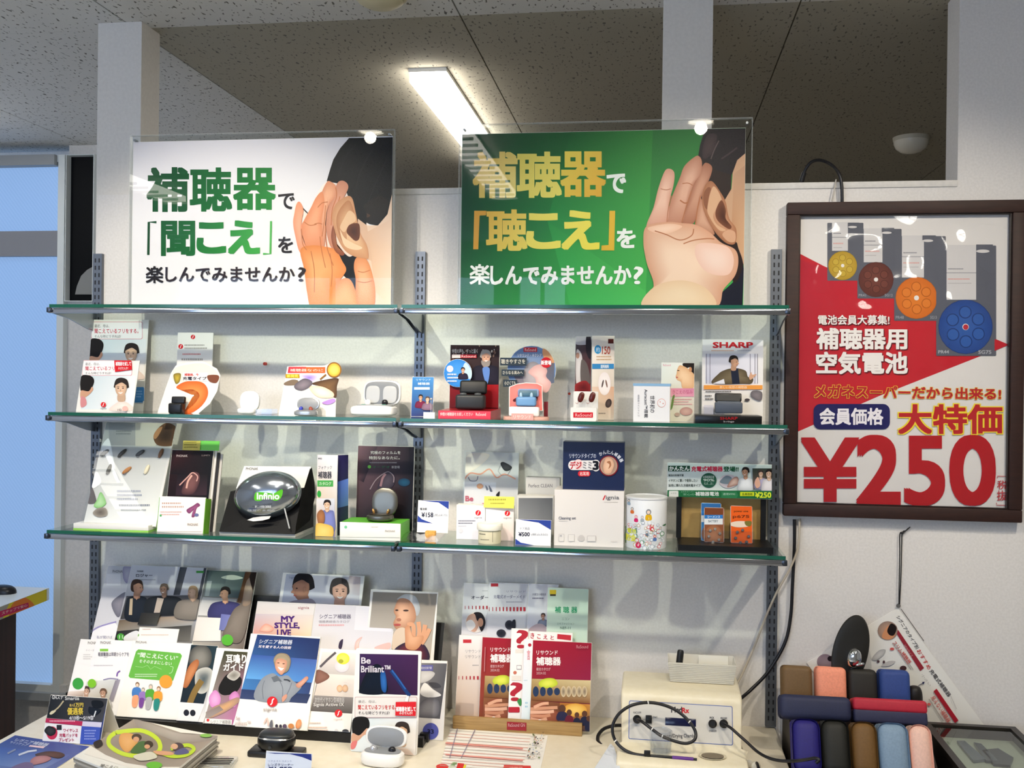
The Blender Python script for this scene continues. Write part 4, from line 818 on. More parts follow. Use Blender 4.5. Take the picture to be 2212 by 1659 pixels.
mk('buds_tray', tr(m @ T(0, -.001, .0262), box(-.026, -.01, 0, .026, .006, .0015)), M('#8d949e', .3, name='tray_silver'), r); mk('lid_lining', tr(m @ T(0, .0055, .029) @ R(-14, 'X'), box(-.027, -.001, 0, .027, .0005, .014)), M('#2b2c2c', .5, name='lining_dark'), r)

# ================================================================== lower shelf, left bay
view('c7')
p = aty((800, 1160), -.17)
r = thing('sample_display', 'slanted clear-covered display board with small hearing aids in rows', 'display stand', (p.x, -.15, T3))
o, c = card('sample_board', ((712, 92), (1405, 100), (1182, 1075), (455, 1060)), T3+.012, -.185, 22, th=.003, parent=r)
c.full(('#8f9396', '#a3a4a2', '#fbf9f6', '#e9e9e8')); c.quad([(715, 95), (1400, 100), (1365, 340), (720, 330)], ['#8a8e94', '#b5b2ac', '#b9b3a9', '#8e9196']); c.quad([(980, 110), (1290, 100), (1180, 340), (980, 340)], ['#b9b6ae', '#c3bfb4', '#cfc9bb', '#c6c1b5']); c.blob([(1160, 240), (1220, 150), (1300, 110), (1390, 160), (1380, 300), (1330, 340), (1200, 330)], '#6a4a34', '#3a2a22', 4); c.blob([(1160, 240), (1200, 170), (1250, 150), (1220, 220), (1180, 270)], '#b07f58'); c.lines(790, 185, 960, 240, 2, '#70747a')
c.blob([(640, 370), (690, 280), (730, 300), (800, 640), (840, 690), (790, 690), (700, 470)], '#dfe3e6', '#ffffff', 3); c.blob([(540, 660), (600, 600), (640, 700), (560, 760)], '#ffffff'); c.blob([(500, 900), (540, 740), (590, 860), (580, 910)], '#6a6468'); c.lines(800, 780, 1060, 900, 3, '#9aa0b4'); c.lines(820, 920, 1140, 960, 1, '#8a90a0'); c.lines(840, 970, 1090, 1000, 1, '#9aa0a8'); c.blob([(570, 940), (600, 880), (640, 800), (690, 890), (680, 930), (620, 960)], '#8ac878', '#bfe4b0', 3); c.blob([(560, 1010), (610, 960), (690, 960), (700, 1030), (620, 1050)], '#a39a90', '#6a6058', 3); c.done(o)
for (x_, y_, col, rot, l_) in ((670, 405, '#6a6c70', 50, .016), (845, 410, '#232022', 40, .018), (1025, 408, '#4a4a4e', 52, .016), (1232, 410, '#7a5236', 12, .016), (715, 572, '#1a1816', 10, .018), (893, 580, '#b9783c', 48, .017), (1092, 572, '#efe2c4', 14, .016)):
    q_ = atp((x_, y_), c.o+c.n*.004, c.n); mm = c.m.to_3x3().to_4x4()
    mk('hearing_aid', tr(T(q_) @ mm @ R(-rot, 'Z'), superell(.0052, l_*.85, .004, 1, .85, 14, 10)), M(col, .3, name='aid_shell'), r)
    e_ = q_-c.v*.012-c.u*.004; mk('ear_wire', tube([q_-c.v*.006, e_+c.u*.002, e_-c.u*.003+c.n*.001], .0007, 6), M('#6a6a6c', .4, name='wire_grey'), r)
fr, w, h = plane(((370, 1070), (1130, 1110), (1085, 1175), (352, 1140)), T3, -.205)
mk('base', tr(fr, box(0, .004, -.07, w, .017, 0, .001)), WHITEP, r); mk('green_strip', tr(fr, box(0, 0, -.07, w, .004, .0002)), M('#9ad85a', .4, name='lime'), r); cb = Card(fr, w, .017); cb.text('PHONAK', 680, 1093, 805, 1112, '#8a8c88', .02); cb.done(r, 'base_print')
fa = c.m.copy(); fa.translation = c.o+c.n*.012; mk('clear_cover', tr(fa, box(0, 0, 0, c.w, c.h*.97, .0015)), ACRYL, r)
# ear brochure in its white pocket
p = aty((1420, 1230), -.16)
r = thing('brochure_pocket', 'white pocket box with green sides and purple hearing aid picture', 'pocket', (p.x, -.17, T3))
o, c = card('pocket_front', ((1235, 840), (1692, 850), (1640, 1232), (1175, 1228)), T3, -.195, 9, th=.003, parent=r)
c.full(('#f8f5f0', '#f6f1ec', '#f3ebe6', '#f6f3ee')); c.lines(1245, 900, 1480, 970, 2, '#c9a89a', .5); c.lines(1230, 990, 1460, 1040, 2, '#d9a8a0'); c.ell(1233, 1030, 10, 12, '#4aa85a'); c.blob([(1490, 975), (1560, 930), (1600, 905), (1625, 930), (1590, 960), (1570, 1040), (1540, 1040), (1560, 960), (1520, 1010)], '#7a3a62', '#a05a84', 3); c.ell(1590, 1025, 22, 16, '#6a6f9a'); c.text('PHONAK', 1500, 1108, 1605, 1132, '#b0a49c', .02); c.line([(1180, 1186), (1640, 1190)], 5, '#cfc8c0'); c.done(o)
mk('pocket_side', tr(c.m, cat(box(c.w-.001, 0, -.03, c.w+.001, c.h*.97, 0), box(-.001, 0, -.03, .001, c.h*.97, 0))), M('#6ab01e', .45, name='grass_green'), r)
o2, c2 = card('brochure', ((1385, 375), (1748, 385), (1690, 1180), (1215, 1180)), T3+.002, -.17, 12, th=.004, label='dark brochure with a glowing ear in the green sided pocket', catg='brochure')
c2.full(('#2a1416', '#101214', '#16141a', '#120e14')); c2.quad([(1385, 385), (1560, 385), (1480, 620), (1330, 620)], ['#3a1a1c', '#241416', '#1a1216', '#140e12']); c2.text('PHONAK', 1390, 425, 1500, 448, '#c9b9b4', .01); c2.text('LUMITY', 1640, 425, 1725, 440, '#9a8a86'); c2.quad([(1400, 620), (1700, 620), (1690, 830), (1380, 830)], ['#1a1418', '#1a1618', '#3a2a30', '#33202a']); c2.blob([(1440, 800), (1480, 680), (1540, 600), (1610, 610), (1620, 690), (1570, 800), (1500, 825)], '#4a3034', '#7a5250', 4); c2.line([(1420, 730), (1500, 650), (1550, 605), (1600, 640), (1590, 690)], 12, '#c99a90', 6); c2.line([(1490, 760), (1505, 690), (1545, 630)], 18, '#d8a898', 5); c2.done(o2)
for k in range(3):
    f2 = c2.m.copy(); f2.translation = c2.o+c2.u*(.006+.006*k)-c2.n*(.0062+.0046*k)
    mk('brochure', extrude([(0, 0), (c2.w, 0), (c2.w, c2.h-.003*k), (0, c2.h-.003*k)], -.004, 0), M(('#d8d5d0', '#1c1a1c', '#c9c4bc')[k], .5, name='booklet_edge'), None, ('white edged spare brochure right behind the glowing ear one', 'black edged spare brochure in the green sided pocket', 'cream edged spare brochure rearmost in the green sided pocket')[k], 'brochure', 'spare brochures in the green pocket', frame=f2)
for q_, col, lab, t in ((((1600, 285), (1828, 290), (1800, 388), (1590, 378)), '#7ad85a', 'lime green sticky tab on top of the ear brochure', 0), (((1455, 285), (1648, 288), (1600, 385), (1447, 378)), '#cfc05a', 'mustard yellow sticky note on top of the ear brochure', 1)):
    oo, cc = card('sticky_note', q_, None, -.125+.0 if not t else -.128, 10, th=.0006, mat=M(col, .6, name='note'), label=lab, catg='note')
    if t: cc.lines(1465, 295, 1620, 370, 3, '#9a8a3a')
    cc.done(oo)
view('c8')
# black egg display
p = aty((450, 1180), -.15)
r = thing('egg_display', 'black wedge display holding a large shiny silver egg with green logo', 'display stand', (p.x, -.15, T3))
o, c = card('white_back', ((310, 540), (978, 545), (870, 1150), (150, 1130)), T3+.004, -.16, 14, th=.003, parent=r, outline=[(312, 538), (978, 545), (880, 880), (230, 760)])
c.text('PHONAK', 330, 552, 450, 578, '#6a6a6c', .02); c.done(o)
def wq(pts, y): return [aty(q_, y) for q_ in pts]
# wedge body
fr_ = [aty((62, 1142), -.205), aty((815, 1165), -.205), aty((890, 760), -.15), aty((175, 790), -.15)]
bk = [Vector((v.x, -.07, v.z)) for v in fr_]; bk[0].z = bk[1].z = fr_[0].z = fr_[1].z = T3+.008
mk('wedge', (fr_+bk, [[0, 1, 2, 3], [5, 4, 7, 6], [0, 4, 5, 1], [1, 5, 6, 2], [2, 6, 7, 3], [3, 7, 4, 0]]), M('#08080a', .55, spec=.25, name='wedge_black'), r)
sd = [aty(q_, y_) for q_, y_ in (((968, 555), -.12), ((995, 700), -.11), ((998, 850), -.115), ((950, 1080), -.14), ((815, 1190), -.2), ((850, 1000), -.19), ((900, 780), -.16))]
mk('side_fin', (sd+[v+Vector((.003, .004, 0)) for v in sd], [list(range(7)), list(range(13, 6, -1))]+[[i, (i+1) % 7, 7+(i+1) % 7, 7+i] for i in range(7)]), M('#070708', .55, spec=.25, name='fin_black'), r)
mk('base', box(fr_[0].x-.002, -.2, T3, fr_[1].x, -.07, T3+.008, .001), M('#b9b7b2', .4, name='base_grey'), r)
eg = aty((545, 825), -.185)
mk('egg', tr(T(eg) @ R(-12, 'Y'), superell(.087, .044, .058, 1, 1, 40, 20)), M('#a3abb5', .16, .92, name='polished_silver'), r)
# lettering wrapped on the front of the egg
fr, w, h = plane(((400, 760), (700, 760), (700, 900), (400, 900)), None, eg.y-.0462); 
c = Card(fr, w, h); c.clip = False; c.blob([(410, 850), (430, 800), (520, 800), (600, 810), (690, 770), (680, 850), (620, 885), (540, 850), (470, 885), (420, 880)], '#58b82c'); c.text('Infinio', 440, 806, 660, 868, '#f6faf2', .03); c.text('新しい充電式補聴器', 420, 930, 580, 955, '#cfd3d6', .01); c.text('聴覚の未来へ', 345, 968, 625, 990, '#9aa0a6', .01); c.done(r, 'egg_print')
mk('strap', tube([aty((705, 930), -.205), aty((735, 1050), -.21), aty((762, 1160), -.21)], .0018, 8), M('#b9bcbd', .3, name='clear_strap'), r)
o, c = card('foot_card', ((345, 1040), (570, 1035), (560, 1085), (345, 1090)), None, -.215, 10, th=.001, parent=r, outline=[(340, 1075), (400, 1050), (480, 1040), (575, 1036), (560, 1062), (490, 1080), (400, 1088)]); c.done(o)
# folded tall leaflet
p = aty((1200, 1260), -.13)
r = thing('folded_leaflet', 'tall folded leaflet with a nurse hugging an elderly woman, navy right side', 'leaflet', (p.x, -.13, T3))
o, c = card('front_fold', ((1042, 425), (1250, 432), (1218, 1260), (1020, 1260)), T3, -.17, 2, 0, parent=r, th=.0012)
c.full(('#d3d3da', '#e9e8ec', '#b9a890', '#d9b26a')); c.text('フォナック', 1050, 535, 1185, 570, '#4a4a58'); c.text('補聴器', 1048, 592, 1182, 660, '#2e2e3a', .02); c.rect(1040, 680, 1198, 742, '#4aa04e'); c.text('カタログ', 1060, 695, 1180, 730, '#dff0d8'); c.ell(1058, 815, 20, 34, '#2f9a3c'); c.text('PHO', 1050, 455, 1085, 470, '#6a6a70', .02); c.quad([(1030, 860), (1215, 860), (1215, 1260), (1020, 1260)], ['#d9d8dc', '#cfd2da', '#8a86b4', '#d8ae62'])
c.bust(1140, 925, 36, SKIN, HAIR, '#7f86c4', -.2, w=2.0, h=6); c.blob([(1040, 1020), (1080, 970), (1115, 1010), (1110, 1100), (1060, 1120)], '#8a5a38', '#b0744a', 3); c.blob([(1030, 1120), (1110, 1110), (1200, 1150), (1180, 1260), (1022, 1260)], '#d9b04e', '#e8cc78', 3); c.done(o)
o, c = card('side_fold', ((1250, 432), (1352, 420), (1345, 1235), (1222, 1260)), T3, -.15, 2, 38, parent=r, th=.0012)
c.full(('#2a2658', '#241f4a', '#25382e', '#1c2430')); c.quad([(1225, 700), (1350, 660), (1345, 930), (1222, 960)], ['#3a4f9a', '#5a7ac4', '#4a6a8a', '#2f4a80']); c.done(o)
# dark poster card on green-white box
p = aty((1560, 1285), -.15)
r = thing('plinth_box', 'white box plinth with green top under the round silver case', 'box', (p.x, -.14, T3))
fr, w, h = plane(((1275, 1102), (1872, 1108), (1858, 1285), (1250, 1280)), T3, -.2)
mk('white_front', tr(fr, box(0, 0, -.004, w, h, 0, .0005)), PAPER, r); mk('green_body', tr(fr, box(.0005, 0, -.095, w-.0005, h-.0005, -.0045)), M('#5fb33a', .5, name='leaf_green'), r)
c = Card(fr, w, h); c.ell(1322, 1145, 15, 15, '#7acb9a'); c.lines(1575, 1140, 1660, 1160, 1, '#c9c4bc'); c.text('PHONAK', 1715, 1175, 1815, 1195, '#b4aca4', .01); c.line([(1255, 1243), (1858, 1248)], 6, '#c9c9c4'); c.done(r, 'front_print')
PT = T3+h
o, c = card('poster_card', ((1455, 333), (2006, 345), (1988, 1110), (1408, 1110)), T3, -.095, 4, th=.003, label='dark poster card with white Japanese lines and a hearing aid in light', catg='card')
c.full(('#6a5058', '#14131a', '#0a0d14', '#0e1018')); c.quad([(1455, 340), (1640, 340), (1500, 700), (1420, 660)], ['#7a5a62', '#4a3a42', '#1c1820', '#5a404a']); c.text('究極のフォルムを', 1570, 388, 1868, 420, '#d9d6d2', .005); c.text('特別なあなたに。', 1555, 440, 1860, 472, '#d9d6d2', .005); c.lines(1560, 500, 1860, 520, 1, '#a39ea0'); c.ell(1558, 545, 17, 17, '#6fc04a'); c.text('オーデオ', 1590, 535, 1760, 560, '#2f7a4a'); c.text('新登場', 1780, 535, 1860, 562, '#c9c4c4')
c.blob([(1640, 760), (1700, 620), (1770, 590), (1815, 640), (1800, 730), (1720, 780)], '#2a2430', '#4a424c', 3); c.line([(1565, 770), (1620, 680), (1690, 620), (1750, 595), (1800, 640), (1800, 700)], 9, '#8a7a80', 6); c.line([(1670, 740), (1690, 660), (1720, 615)], 22, '#8a6a70', 4); c.ell(1905, 700, 60, 40, '#16324a', '#1a4a66', 3); easel(o, c, .03); c.done(o)
p = aty((1655, 1090), -.17)
r = thing('charging_case', 'round polished silver charging case standing open on the green box', 'earbud case', (p.x, -.16, PT)); m = WM[r.name]
PS = M('#77746a', .33, .9, name='polished_case')
mk('base', tr(m @ T(0, 0, .009), superell(.034, .026, .009, .9, .6, 36, 10)), PS, r); mk('lid', tr(m @ T(.006, .018, .044) @ R(-6, 'X'), disc(.066, .072, .012, .85)), PS, r); mk('tray', tr(m @ T(0, 0, .0175), superell(.029, .021, .0012, .9, .6)), M('#3a3632', .3, .5, name='tray_bronze'), r)
for s in (-1, 1): mk('earbud', tr(m @ T(s*.018, .002, .023) @ R(s*20, 'Y'), superell(.003, .004, .007, 1, 1, 12, 8)), M('#c99a5a', .3, .6, name='bud_gold'), r)

# ================================================================== lower shelf, right bay
view('A')
BLUEC = '#2f459a'
def price(name, q, y, lines_, label, lean=8, yaw=0, lift=0):
    o, c = card(name, q, T3, y, lean, yaw, lift=lift, th=.001, label=label, catg='price card')
    (x0, y0), (x1, y1), (x2, y2), (x3, y3) = q
    c.full('#f3f4f6'); c.blob([(x0, y0), (x1, y1), (x1, y1+(y2-y1)*.36), (x0+(x1-x0)*.62, y0+(y3-y0)*.12)], BLUEC, sm=0); c.poly([(x3, y3-(y3-y0)*.3), (x3+(x2-x3)*.28, y3), (x3, y3)], BLUEC); c.poly([(x3, y3-(y3-y0)*.2), (x3, y3), (x3+(x2-x3)*.55, y2)], BLUEC)
    for t, a, b, d, e, cl, wgt in lines_: c.text(t, a, b, d, e, cl, wgt)
    easel(o, c, .03); c.done(o); return o
price('price_card', ((215, 737), (520, 750), (486, 972), (176, 955)), -.15, (('電池錠', 220, 815, 288, 838, '#3a3a44', .01), ('¥158', 235, 862, 350, 908, '#2a2c44', .02), ('(税込¥173)', 360, 875, 490, 905, '#7a7c8a', 0)), 'blue and white price card reading 158 above the clear bag', lift=.015)
p = aty((230, 990), -.146); mk('card_clip', box(p.x-.012, -.152, T3, p.x+.012, -.136, T3+.0145, .002), BLACKP, None, 'black clip foot holding the 158 price card', 'clip')
p = aty((320, 1015), -.17); mk('foam_block', tr(T(p.x, -.165, T3), box(-.0125, -.008, 0, .0125, .008, .022, .002)), grain('orange_foam', '#d89a4a', '#e2aa5a', 200, .8, .1), None, 'small orange foam block before the 158 price card', 'block')
def bag():
    n = 14; v, f = [], []
    a = [atz(q_, T3+.002) for q_ in ((130, 1000), (530, 1000), (380, 1170), (0, 1135))]
    random.seed(5)
    for j in range(n+1):
        for i in range(n+1):
            s, t = i/n, j/n; q_ = (a[0]*(1-s)+a[1]*s)*(1-t)+(a[3]*(1-s)+a[2]*s)*t
            ed = min(s, 1-s, t, 1-t); v.append(q_+Vector((0, 0, .001+.012*min(1, ed*4)*(1+.5*sin(9*s)*cos(7*t))+random.uniform(0, .0018))))
    b0 = len(v)
    for j in range(n+1):
        for i in range(n+1): v.append(Vector((v[j*(n+1)+i].x, v[j*(n+1)+i].y, T3+.0004)))
    for j in range(n):
        for i in range(n):
            k = j*(n+1)+i; f.append([k, k+1, k+n+2, k+n+1]); f.append([b0+k+n+1, b0+k+n+2, b0+k+1, b0+k])
    return v, f
mk('plastic_bag', bag(), glassy('crinkled_bag', (.86, .87, .9), 1.5, .18, 1.5, .25), None, 'crinkled clear plastic bag lying flat at the shelf joint', 'bag', smooth=60)
r0, c = card('leaflet', ((695, 255), (1215, 270), (1168, 1110), (620, 1100)), T3, -.07, 9, label='pale grey leaflet with red heading and small product pictures in a clear stand', catg='leaflet')
c.full(('#ece4dd', '#cfd0d4', '#dcd9da', '#d8d8da')); c.blob([(660, 330), (740, 270), (900, 280), (880, 340), (780, 420), (680, 470), (655, 430)], '#f6e9dc', '#fdf3ea', 3); c.line([(660, 530), (720, 470), (820, 480), (910, 430), (980, 515), (1060, 480), (1170, 530)], 14, '#eaa890', 4); c.blob([(1020, 380), (1050, 360), (1130, 405), (1115, 440), (1060, 445)], '#2a2a2e', '#4a4a4e', 3); c.line([(1020, 390), (995, 450), (1030, 495), (1090, 490), (1125, 430)], 4, '#8a8a90'); c.line([(700, 510), (720, 545), (780, 545), (795, 500)], 8, '#7a7484', 4); c.ell(815, 600, 32, 26, '#d88a3a', '#e8a85a', 3); c.blob([(870, 590), (900, 630), (880, 640)], '#6a6a70'); c.blob([(905, 590), (940, 650), (915, 650)], '#4a4a50'); c.blob([(975, 690), (1010, 650), (1005, 700)], '#1c1a1c'); c.text('Be', 672, 698, 748, 748, '#c2404a', .02); c.text('Brilliant™', 668, 770, 880, 815, '#c2404a', .02); c.done(r0)
mk('clear_stand', tr(c.m, cat(box(-.003, 0, .0025, c.w+.003, c.h+.004, .004), box(-.003, 0, .004, c.w+.003, .002, .025))), ACRYL, r0)
r_, c = card('carton', ((585, 785), (870, 792), (862, 1110), (576, 1098)), T3, -.14, 0, 0, th=.03, label='white small carton with red round logo, left of the round jar', catg='carton')
c.full('#eceaf1'); logo(c, 797, 866, 27); c.text('signia', 760, 905, 835, 925, '#8a8a90'); c.lines(600, 940, 770, 985, 2, '#6a6c80'); c.lines(600, 995, 690, 1005, 1, '#a9aab4'); c.ell(625, 1040, 22, 24, '#d9d9e0'); c.done(r_)
r_, c = card('carton', ((872, 795), (1162, 803), (1142, 1125), (868, 1112)), T3, -.142, 0, 5, th=.03, label='white small carton with red round logo behind the round jar, under a yellow note', catg='carton')
c.full(('#eceaf1', '#f4ebe9', '#f6dfd8', '#eceaf1')); logo(c, 1088, 870, 27); c.text('signia', 1050, 908, 1128, 928, '#8a8a90'); c.done(r_)
r_, c = card('sticky_note', ((848, 698), (1150, 708), (1160, 822), (862, 812)), None, -.149, 12, th=.0006, mat=M('#e6e25a', .6, name='yellow_note'), label='yellow handwritten sticky note above the white cartons', catg='note'); c.lines(900, 725, 1120, 760, 1, '#a8a246'); c.lines(920, 765, 1080, 790, 1, '#a8a246'); c.done(r_)
p = aty((907, 1170), -.18); r = thing('cream_jar', 'small round cream jar with white lid and printed label', 'jar', (p.x, -.175, T3)); m = WM[r.name]
mk('body', tr(m, lathe([(.0, 0), (.026, 0), (.0275, .003), (.0275, .03), (.026, .032)], 36)), M('#ece3c4', .4, name='cream_glass'), r); mk('lid', tr(m @ T(0, 0, .032), lathe([(.0305, 0), (.0312, .002), (.0312, .013), (.0295, .0155), (0, .0158)], 36)), M('#f3f0e4', .35, name='cream_lid'), r)
mk('lid_label', tr(m @ T(0, -.004, .0479), box(-.018, -.012, 0, .018, .012, .0004)), M('#f9f7ef', .5, name='lid_label'), r)
fr, w, h = plane(((780, 1050), (1035, 1050), (1030, 1160), (785, 1160)), None, -.2032); c = Card(fr, w, h); c.clip = False; c.lines(800, 1075, 880, 1100, 1, '#5a5648'); c.lines(815, 1130, 905, 1150, 1, '#7a7462'); c.rect(938, 1055, 941, 1160, '#8a8470')
# print follows the round wall
for i, (x_, y_, z_) in enumerate(c.V):
    wv = fr @ Vector((x_, y_, z_)); d = wv.x-p.x; d = max(min(d, .026), -.026); c.V[i] = (x_, y_, -((-.175-math.sqrt(.0278**2-d*d))-fr.translation.y)+.0001*0)
c.done(r, 'label_print')
o, c = card('carton', ((1270, 517), (1605, 515), (1602, 1190), (1268, 1185)), T3, -.09, 0, th=.035, label='tall grey-white carton reading Perfect behind the silver framed one', catg='carton'); c.full(('#d2d1cc', '#c2c1bd', '#c2c1bd', '#d6d5d0')); c.text('Perfect CLEAN', 1298, 578, 1535, 612, '#77757a', .005); c.done(o)
o, c = card('carton', ((1182, 695), (1546, 697), (1546, 1212), (1180, 1190)), T3, -.15, 0, 0, th=.03, mat=M('#d8d5cc', .4, name='pale_frame'), r=.002, label='carton with cream rim and brushed grey window behind the 500 price card', catg='carton'); c.quad([(1200, 718), (1538, 718), (1536, 1200), (1192, 1180)], ['#77797c', '#5f6164', '#8d8f90', '#a3a5a6']); c.done(o)
price('price_card', ((1186, 930), (1530, 936), (1515, 1212), (1150, 1206)), -.195, (('ケア用品', 1210, 1010, 1310, 1035, '#9a9ca8', 0), ('¥500', 1200, 1058, 1310, 1098, '#2a2c44', .02), ('(税込550)', 1325, 1068, 1490, 1095, '#9a9ca8', 0)), 'blue and white price card reading 500 beside the cleaning set carton')
view('B')
o, c = card('carton', ((75, 572), (690, 572), (680, 1108), (66, 1090)), T3, -.18, 0, 0, th=.09, mat=M('#e9e4e0', .5, name='carton_white'), label='large white cleaning set carton with red and grey logo', catg='carton')
c.text('/', 500, 615, 525, 655, '#d02a32', .02); c.text('ignia', 528, 618, 645, 660, '#6a6a70', .01); c.lines(510, 672, 640, 684, 1, '#c4bfbc'); c.text('Cleaning set', 110, 802, 262, 834, '#6a6c7c', .01); c.lines(110, 838, 190, 848, 1, '#b4b2b4')
for a in ((110, 955, 160, 1022), (195, 958, 250, 1022)): c.rect(*a, '#d2ccca'); c.rect(a[0]+4, a[1]+4, a[2]-4, a[3]-4, '#e9e4e0')
c.ell(310, 992, 28, 28, '#cfc9c6'); c.rect(362, 970, 440, 1022, '#d0cac8'); c.rect(367, 975, 435, 1017, '#e9e4e0'); c.text('H', 122, 962, 136, 980, '#9a9aa8', .01); c.lines(570, 1018, 640, 1028, 1, '#c9bfba'); c.done(o); CT = c.o.z+c.h
o, c = card('carton', ((150, 142), (692, 146), (690, 540), (146, 540)), CT, -.165, 0, th=.05, mat=M('#0f1f48', .35, name='navy_carton'), label='navy carton with an ear picture stacked on the cleaning set carton', catg='carton')
c.text('リサウンドタイプの', 205, 245, 440, 285, '#c9cfe0', .015)
for k, t in enumerate('かんたん補聴器'):
    a = radians(-118+k*15); x_, y_ = 545+135*cos(a), 370+140*sin(a)
    c.text(t, 0, 0, 0, 0, '#e6e9f2', .02, q=[(x_+dx*cos(a+pi/2)-dy*sin(a+pi/2), y_+dx*sin(a+pi/2)+dy*cos(a+pi/2)) for dx, dy in ((-14, -16), (14, -16), (14, 16), (-14, 16))])
c.rect(195, 305, 470, 390, '#e9e6e6', 40); c.ell(440, 350, 40, 52, '#e9e6e6'); c.ell(285, 340, 42, 46, '#e9d0d0'); c.text('デジ', 210, 315, 312, 380, '#c23a44', .03); c.text('ミミ', 325, 318, 402, 378, '#8a8a90', .02); c.text('3', 415, 312, 460, 385, '#1a1c24', .04); c.rect(282, 398, 390, 445, '#d42a36', 20); c.text('右耳用', 298, 406, 376, 438, '#f7d6d4', .02)
c.ell(553, 352, 86, 92, '#7a1c28'); c.ell(553, 352, 76, 82, '#b99a86', '#8a6a5a', 3); c.blob([(510, 330), (530, 285), (575, 290), (600, 340), (580, 400), (560, 420), (520, 415), (505, 370)], '#d9a98a', '#ecc4a6', 4); c.blob([(535, 320), (565, 310), (575, 350), (550, 380), (560, 340)], '#a87050'); c.done(o)
# tin can
p = aty((880, 1100), -.15); rad = (aty((1062, 900), -.15)-aty((698, 900), -.15)).length/2
ht = aty((880, 620), -.15).z-T3
r = thing('tin_can', 'white tin can with colourful cartoon figures and a green label', 'can', (p.x, -.15, T3)); m = WM[r.name]
CANW = M('#eceff2', .3, name='can_white')
mk('can_body', tr(m, lathe([(0, 0), (rad*.98, 0), (rad, .002), (rad, ht-.006), (rad*.97, ht-.003)], 48)), CANW, r); mk('rim', tr(m @ T(0, 0, ht-.005), lathe([(rad*.98, 0), (rad*1.03, .001), (rad*1.03, .005), (rad*.97, .006), (rad*.95, .001)], 48)), M('#e6e8ea', .3, name='can_rim'), r); mk('can_lid', tr(m @ T(0, 0, ht-.002), lathe([(0, 0), (rad*.955, 0), (rad*.955, .001)], 48)), M('#e6e8ea', .3, name='can_lid'), r)
fr, w, h = plane(((698, 625), (1062, 625), (1062, 1100), (698, 1100)), None, -.15-rad); c = Card(fr, w, h); c.clip = False; c.step = .00002
random.seed(11)
cols = ['#e2683a', '#d8307a', '#7a4ab0', '#e6b02c', '#5a8ac4', '#d83a3a', '#3a8a4a', '#8a9ab4', '#b4c0cc', '#caa24a']
def figure(x_, y_, s_, a, b):
    c.ell(x_, y_-s_*.9, s_*.55, s_*.6, b); c.blob([(x_-s_*.6, y_+s_*.8), (x_-s_*.5, y_-s_*.3), (x_+s_*.5, y_-s_*.3), (x_+s_*.6, y_+s_*.8)], a); c.ell(x_, y_-s_*.85, s_*.34, s_*.36, '#f0d9c6')
for x_, y_, s_, a, b in ((905, 800, 42, '#e6b41e', '#8a8f96'), (760, 760, 24, '#e2783a', '#9aa2aa'), (795, 830, 26, '#d42a6a', '#e6a0b8'), (850, 830, 24, '#a9b2bc', '#b9c2cc'), (935, 910, 30, '#e2485a', '#d8303a'), (890, 960, 22, '#6a7a8a', '#8a96a4'), (960, 1000, 24, '#5a7ab4', '#d84a4a'), (730, 690, 22, '#9ab0c4', '#7a8a9a'), (1010, 930, 22, '#c4cad0', '#aab2ba')): figure(x_, y_, s_, a, b)
for i in range(90):
    x_ = random.uniform(720, 1040); y_ = random.uniform(850, 1080); s_ = random.uniform(7, 20); col = random.choice(cols[5:]+['#c9d2da', '#d6dce2', '#b9c4ce']); c.ell(x_, y_, s_, s_*1.05, col); c.ell(x_, y_, s_*.75, s_*.8, '#eef1f4')
c.rect(700, 905, 800, 1055, '#2f7a34'); c.text('電池', 720, 915, 795, 955, '#d8e04a', .03); c.text('貯金', 706, 965, 792, 1025, '#f0ee5a', .03); c.ell(815, 1057, 24, 26, '#d02a5a'); c.ell(815, 1057, 8, 9, '#f2c0cc'); c.blob([(1025, 890), (1055, 880), (1050, 895)], '#2f6a3a')
for i, (x_, y_, z_) in enumerate(c.V):
    wv = fr @ Vector((x_, y_, 0)); a = max(-1, min(1, (wv.x-p.x)/rad)); rr = rad+.0003+z_*.2
    s_ = max(-.999, min(.999, a)); q_ = fr.inverted() @ Vector((p.x+rr*s_, -.15-rr*math.sqrt(1-s_*s_), wv.z)); c.V[i] = tuple(q_)
c.done(r, 'can_print')
# battery display
p = aty((1570, 1140), -.15)
r = thing('battery_display', 'black framed battery display with tan back and green and white header board', 'display stand', (p.x, -.13, T3))
fr, w, h = plane(((1165, 1090), (2010, 1090), (2010, 1148), (1165, 1148)), T3, -.195)
K = M('#0d0d0e', .4, name='frame_black')
mk('base', tr(fr, box(0, 0, -.12, w, .014, 0)), K, r); xl, xr = fr.translation.x, fr.translation.x+w
hb = aty((1200, 640), -.08).z-T3
mk('back_panel', box(xl+.006, -.078, T3+.014, xr-.006, -.074, T3+hb+.02), grain('tan_board', '#a8884e', '#b29458', 30, .6, .03), r)
for x_ in (xl+.004, xr-.012): mk('post', box(x_-.006, -.09, T3+.014, x_+.006, -.07, T3+hb+.02), K, r)
o, c = card('header_board', ((1070, 326), (2000, 340), (1990, 645), (1070, 630)), None, -.1, 2, th=.003, parent=r)
c.full(('#d6e6e2', '#cfe2da', '#e3ece4', '#e6ecea')); c.rect(1078, 352, 1272, 402, '#1f4a34'); c.text('かんたん', 1088, 358, 1264, 396, '#f0f4f0', .03); c.text('充電式補聴器', 1285, 358, 1560, 402, '#c82a4a', .03); c.text('登場!!', 1568, 360, 1700, 404, '#1f5a3a', .03)
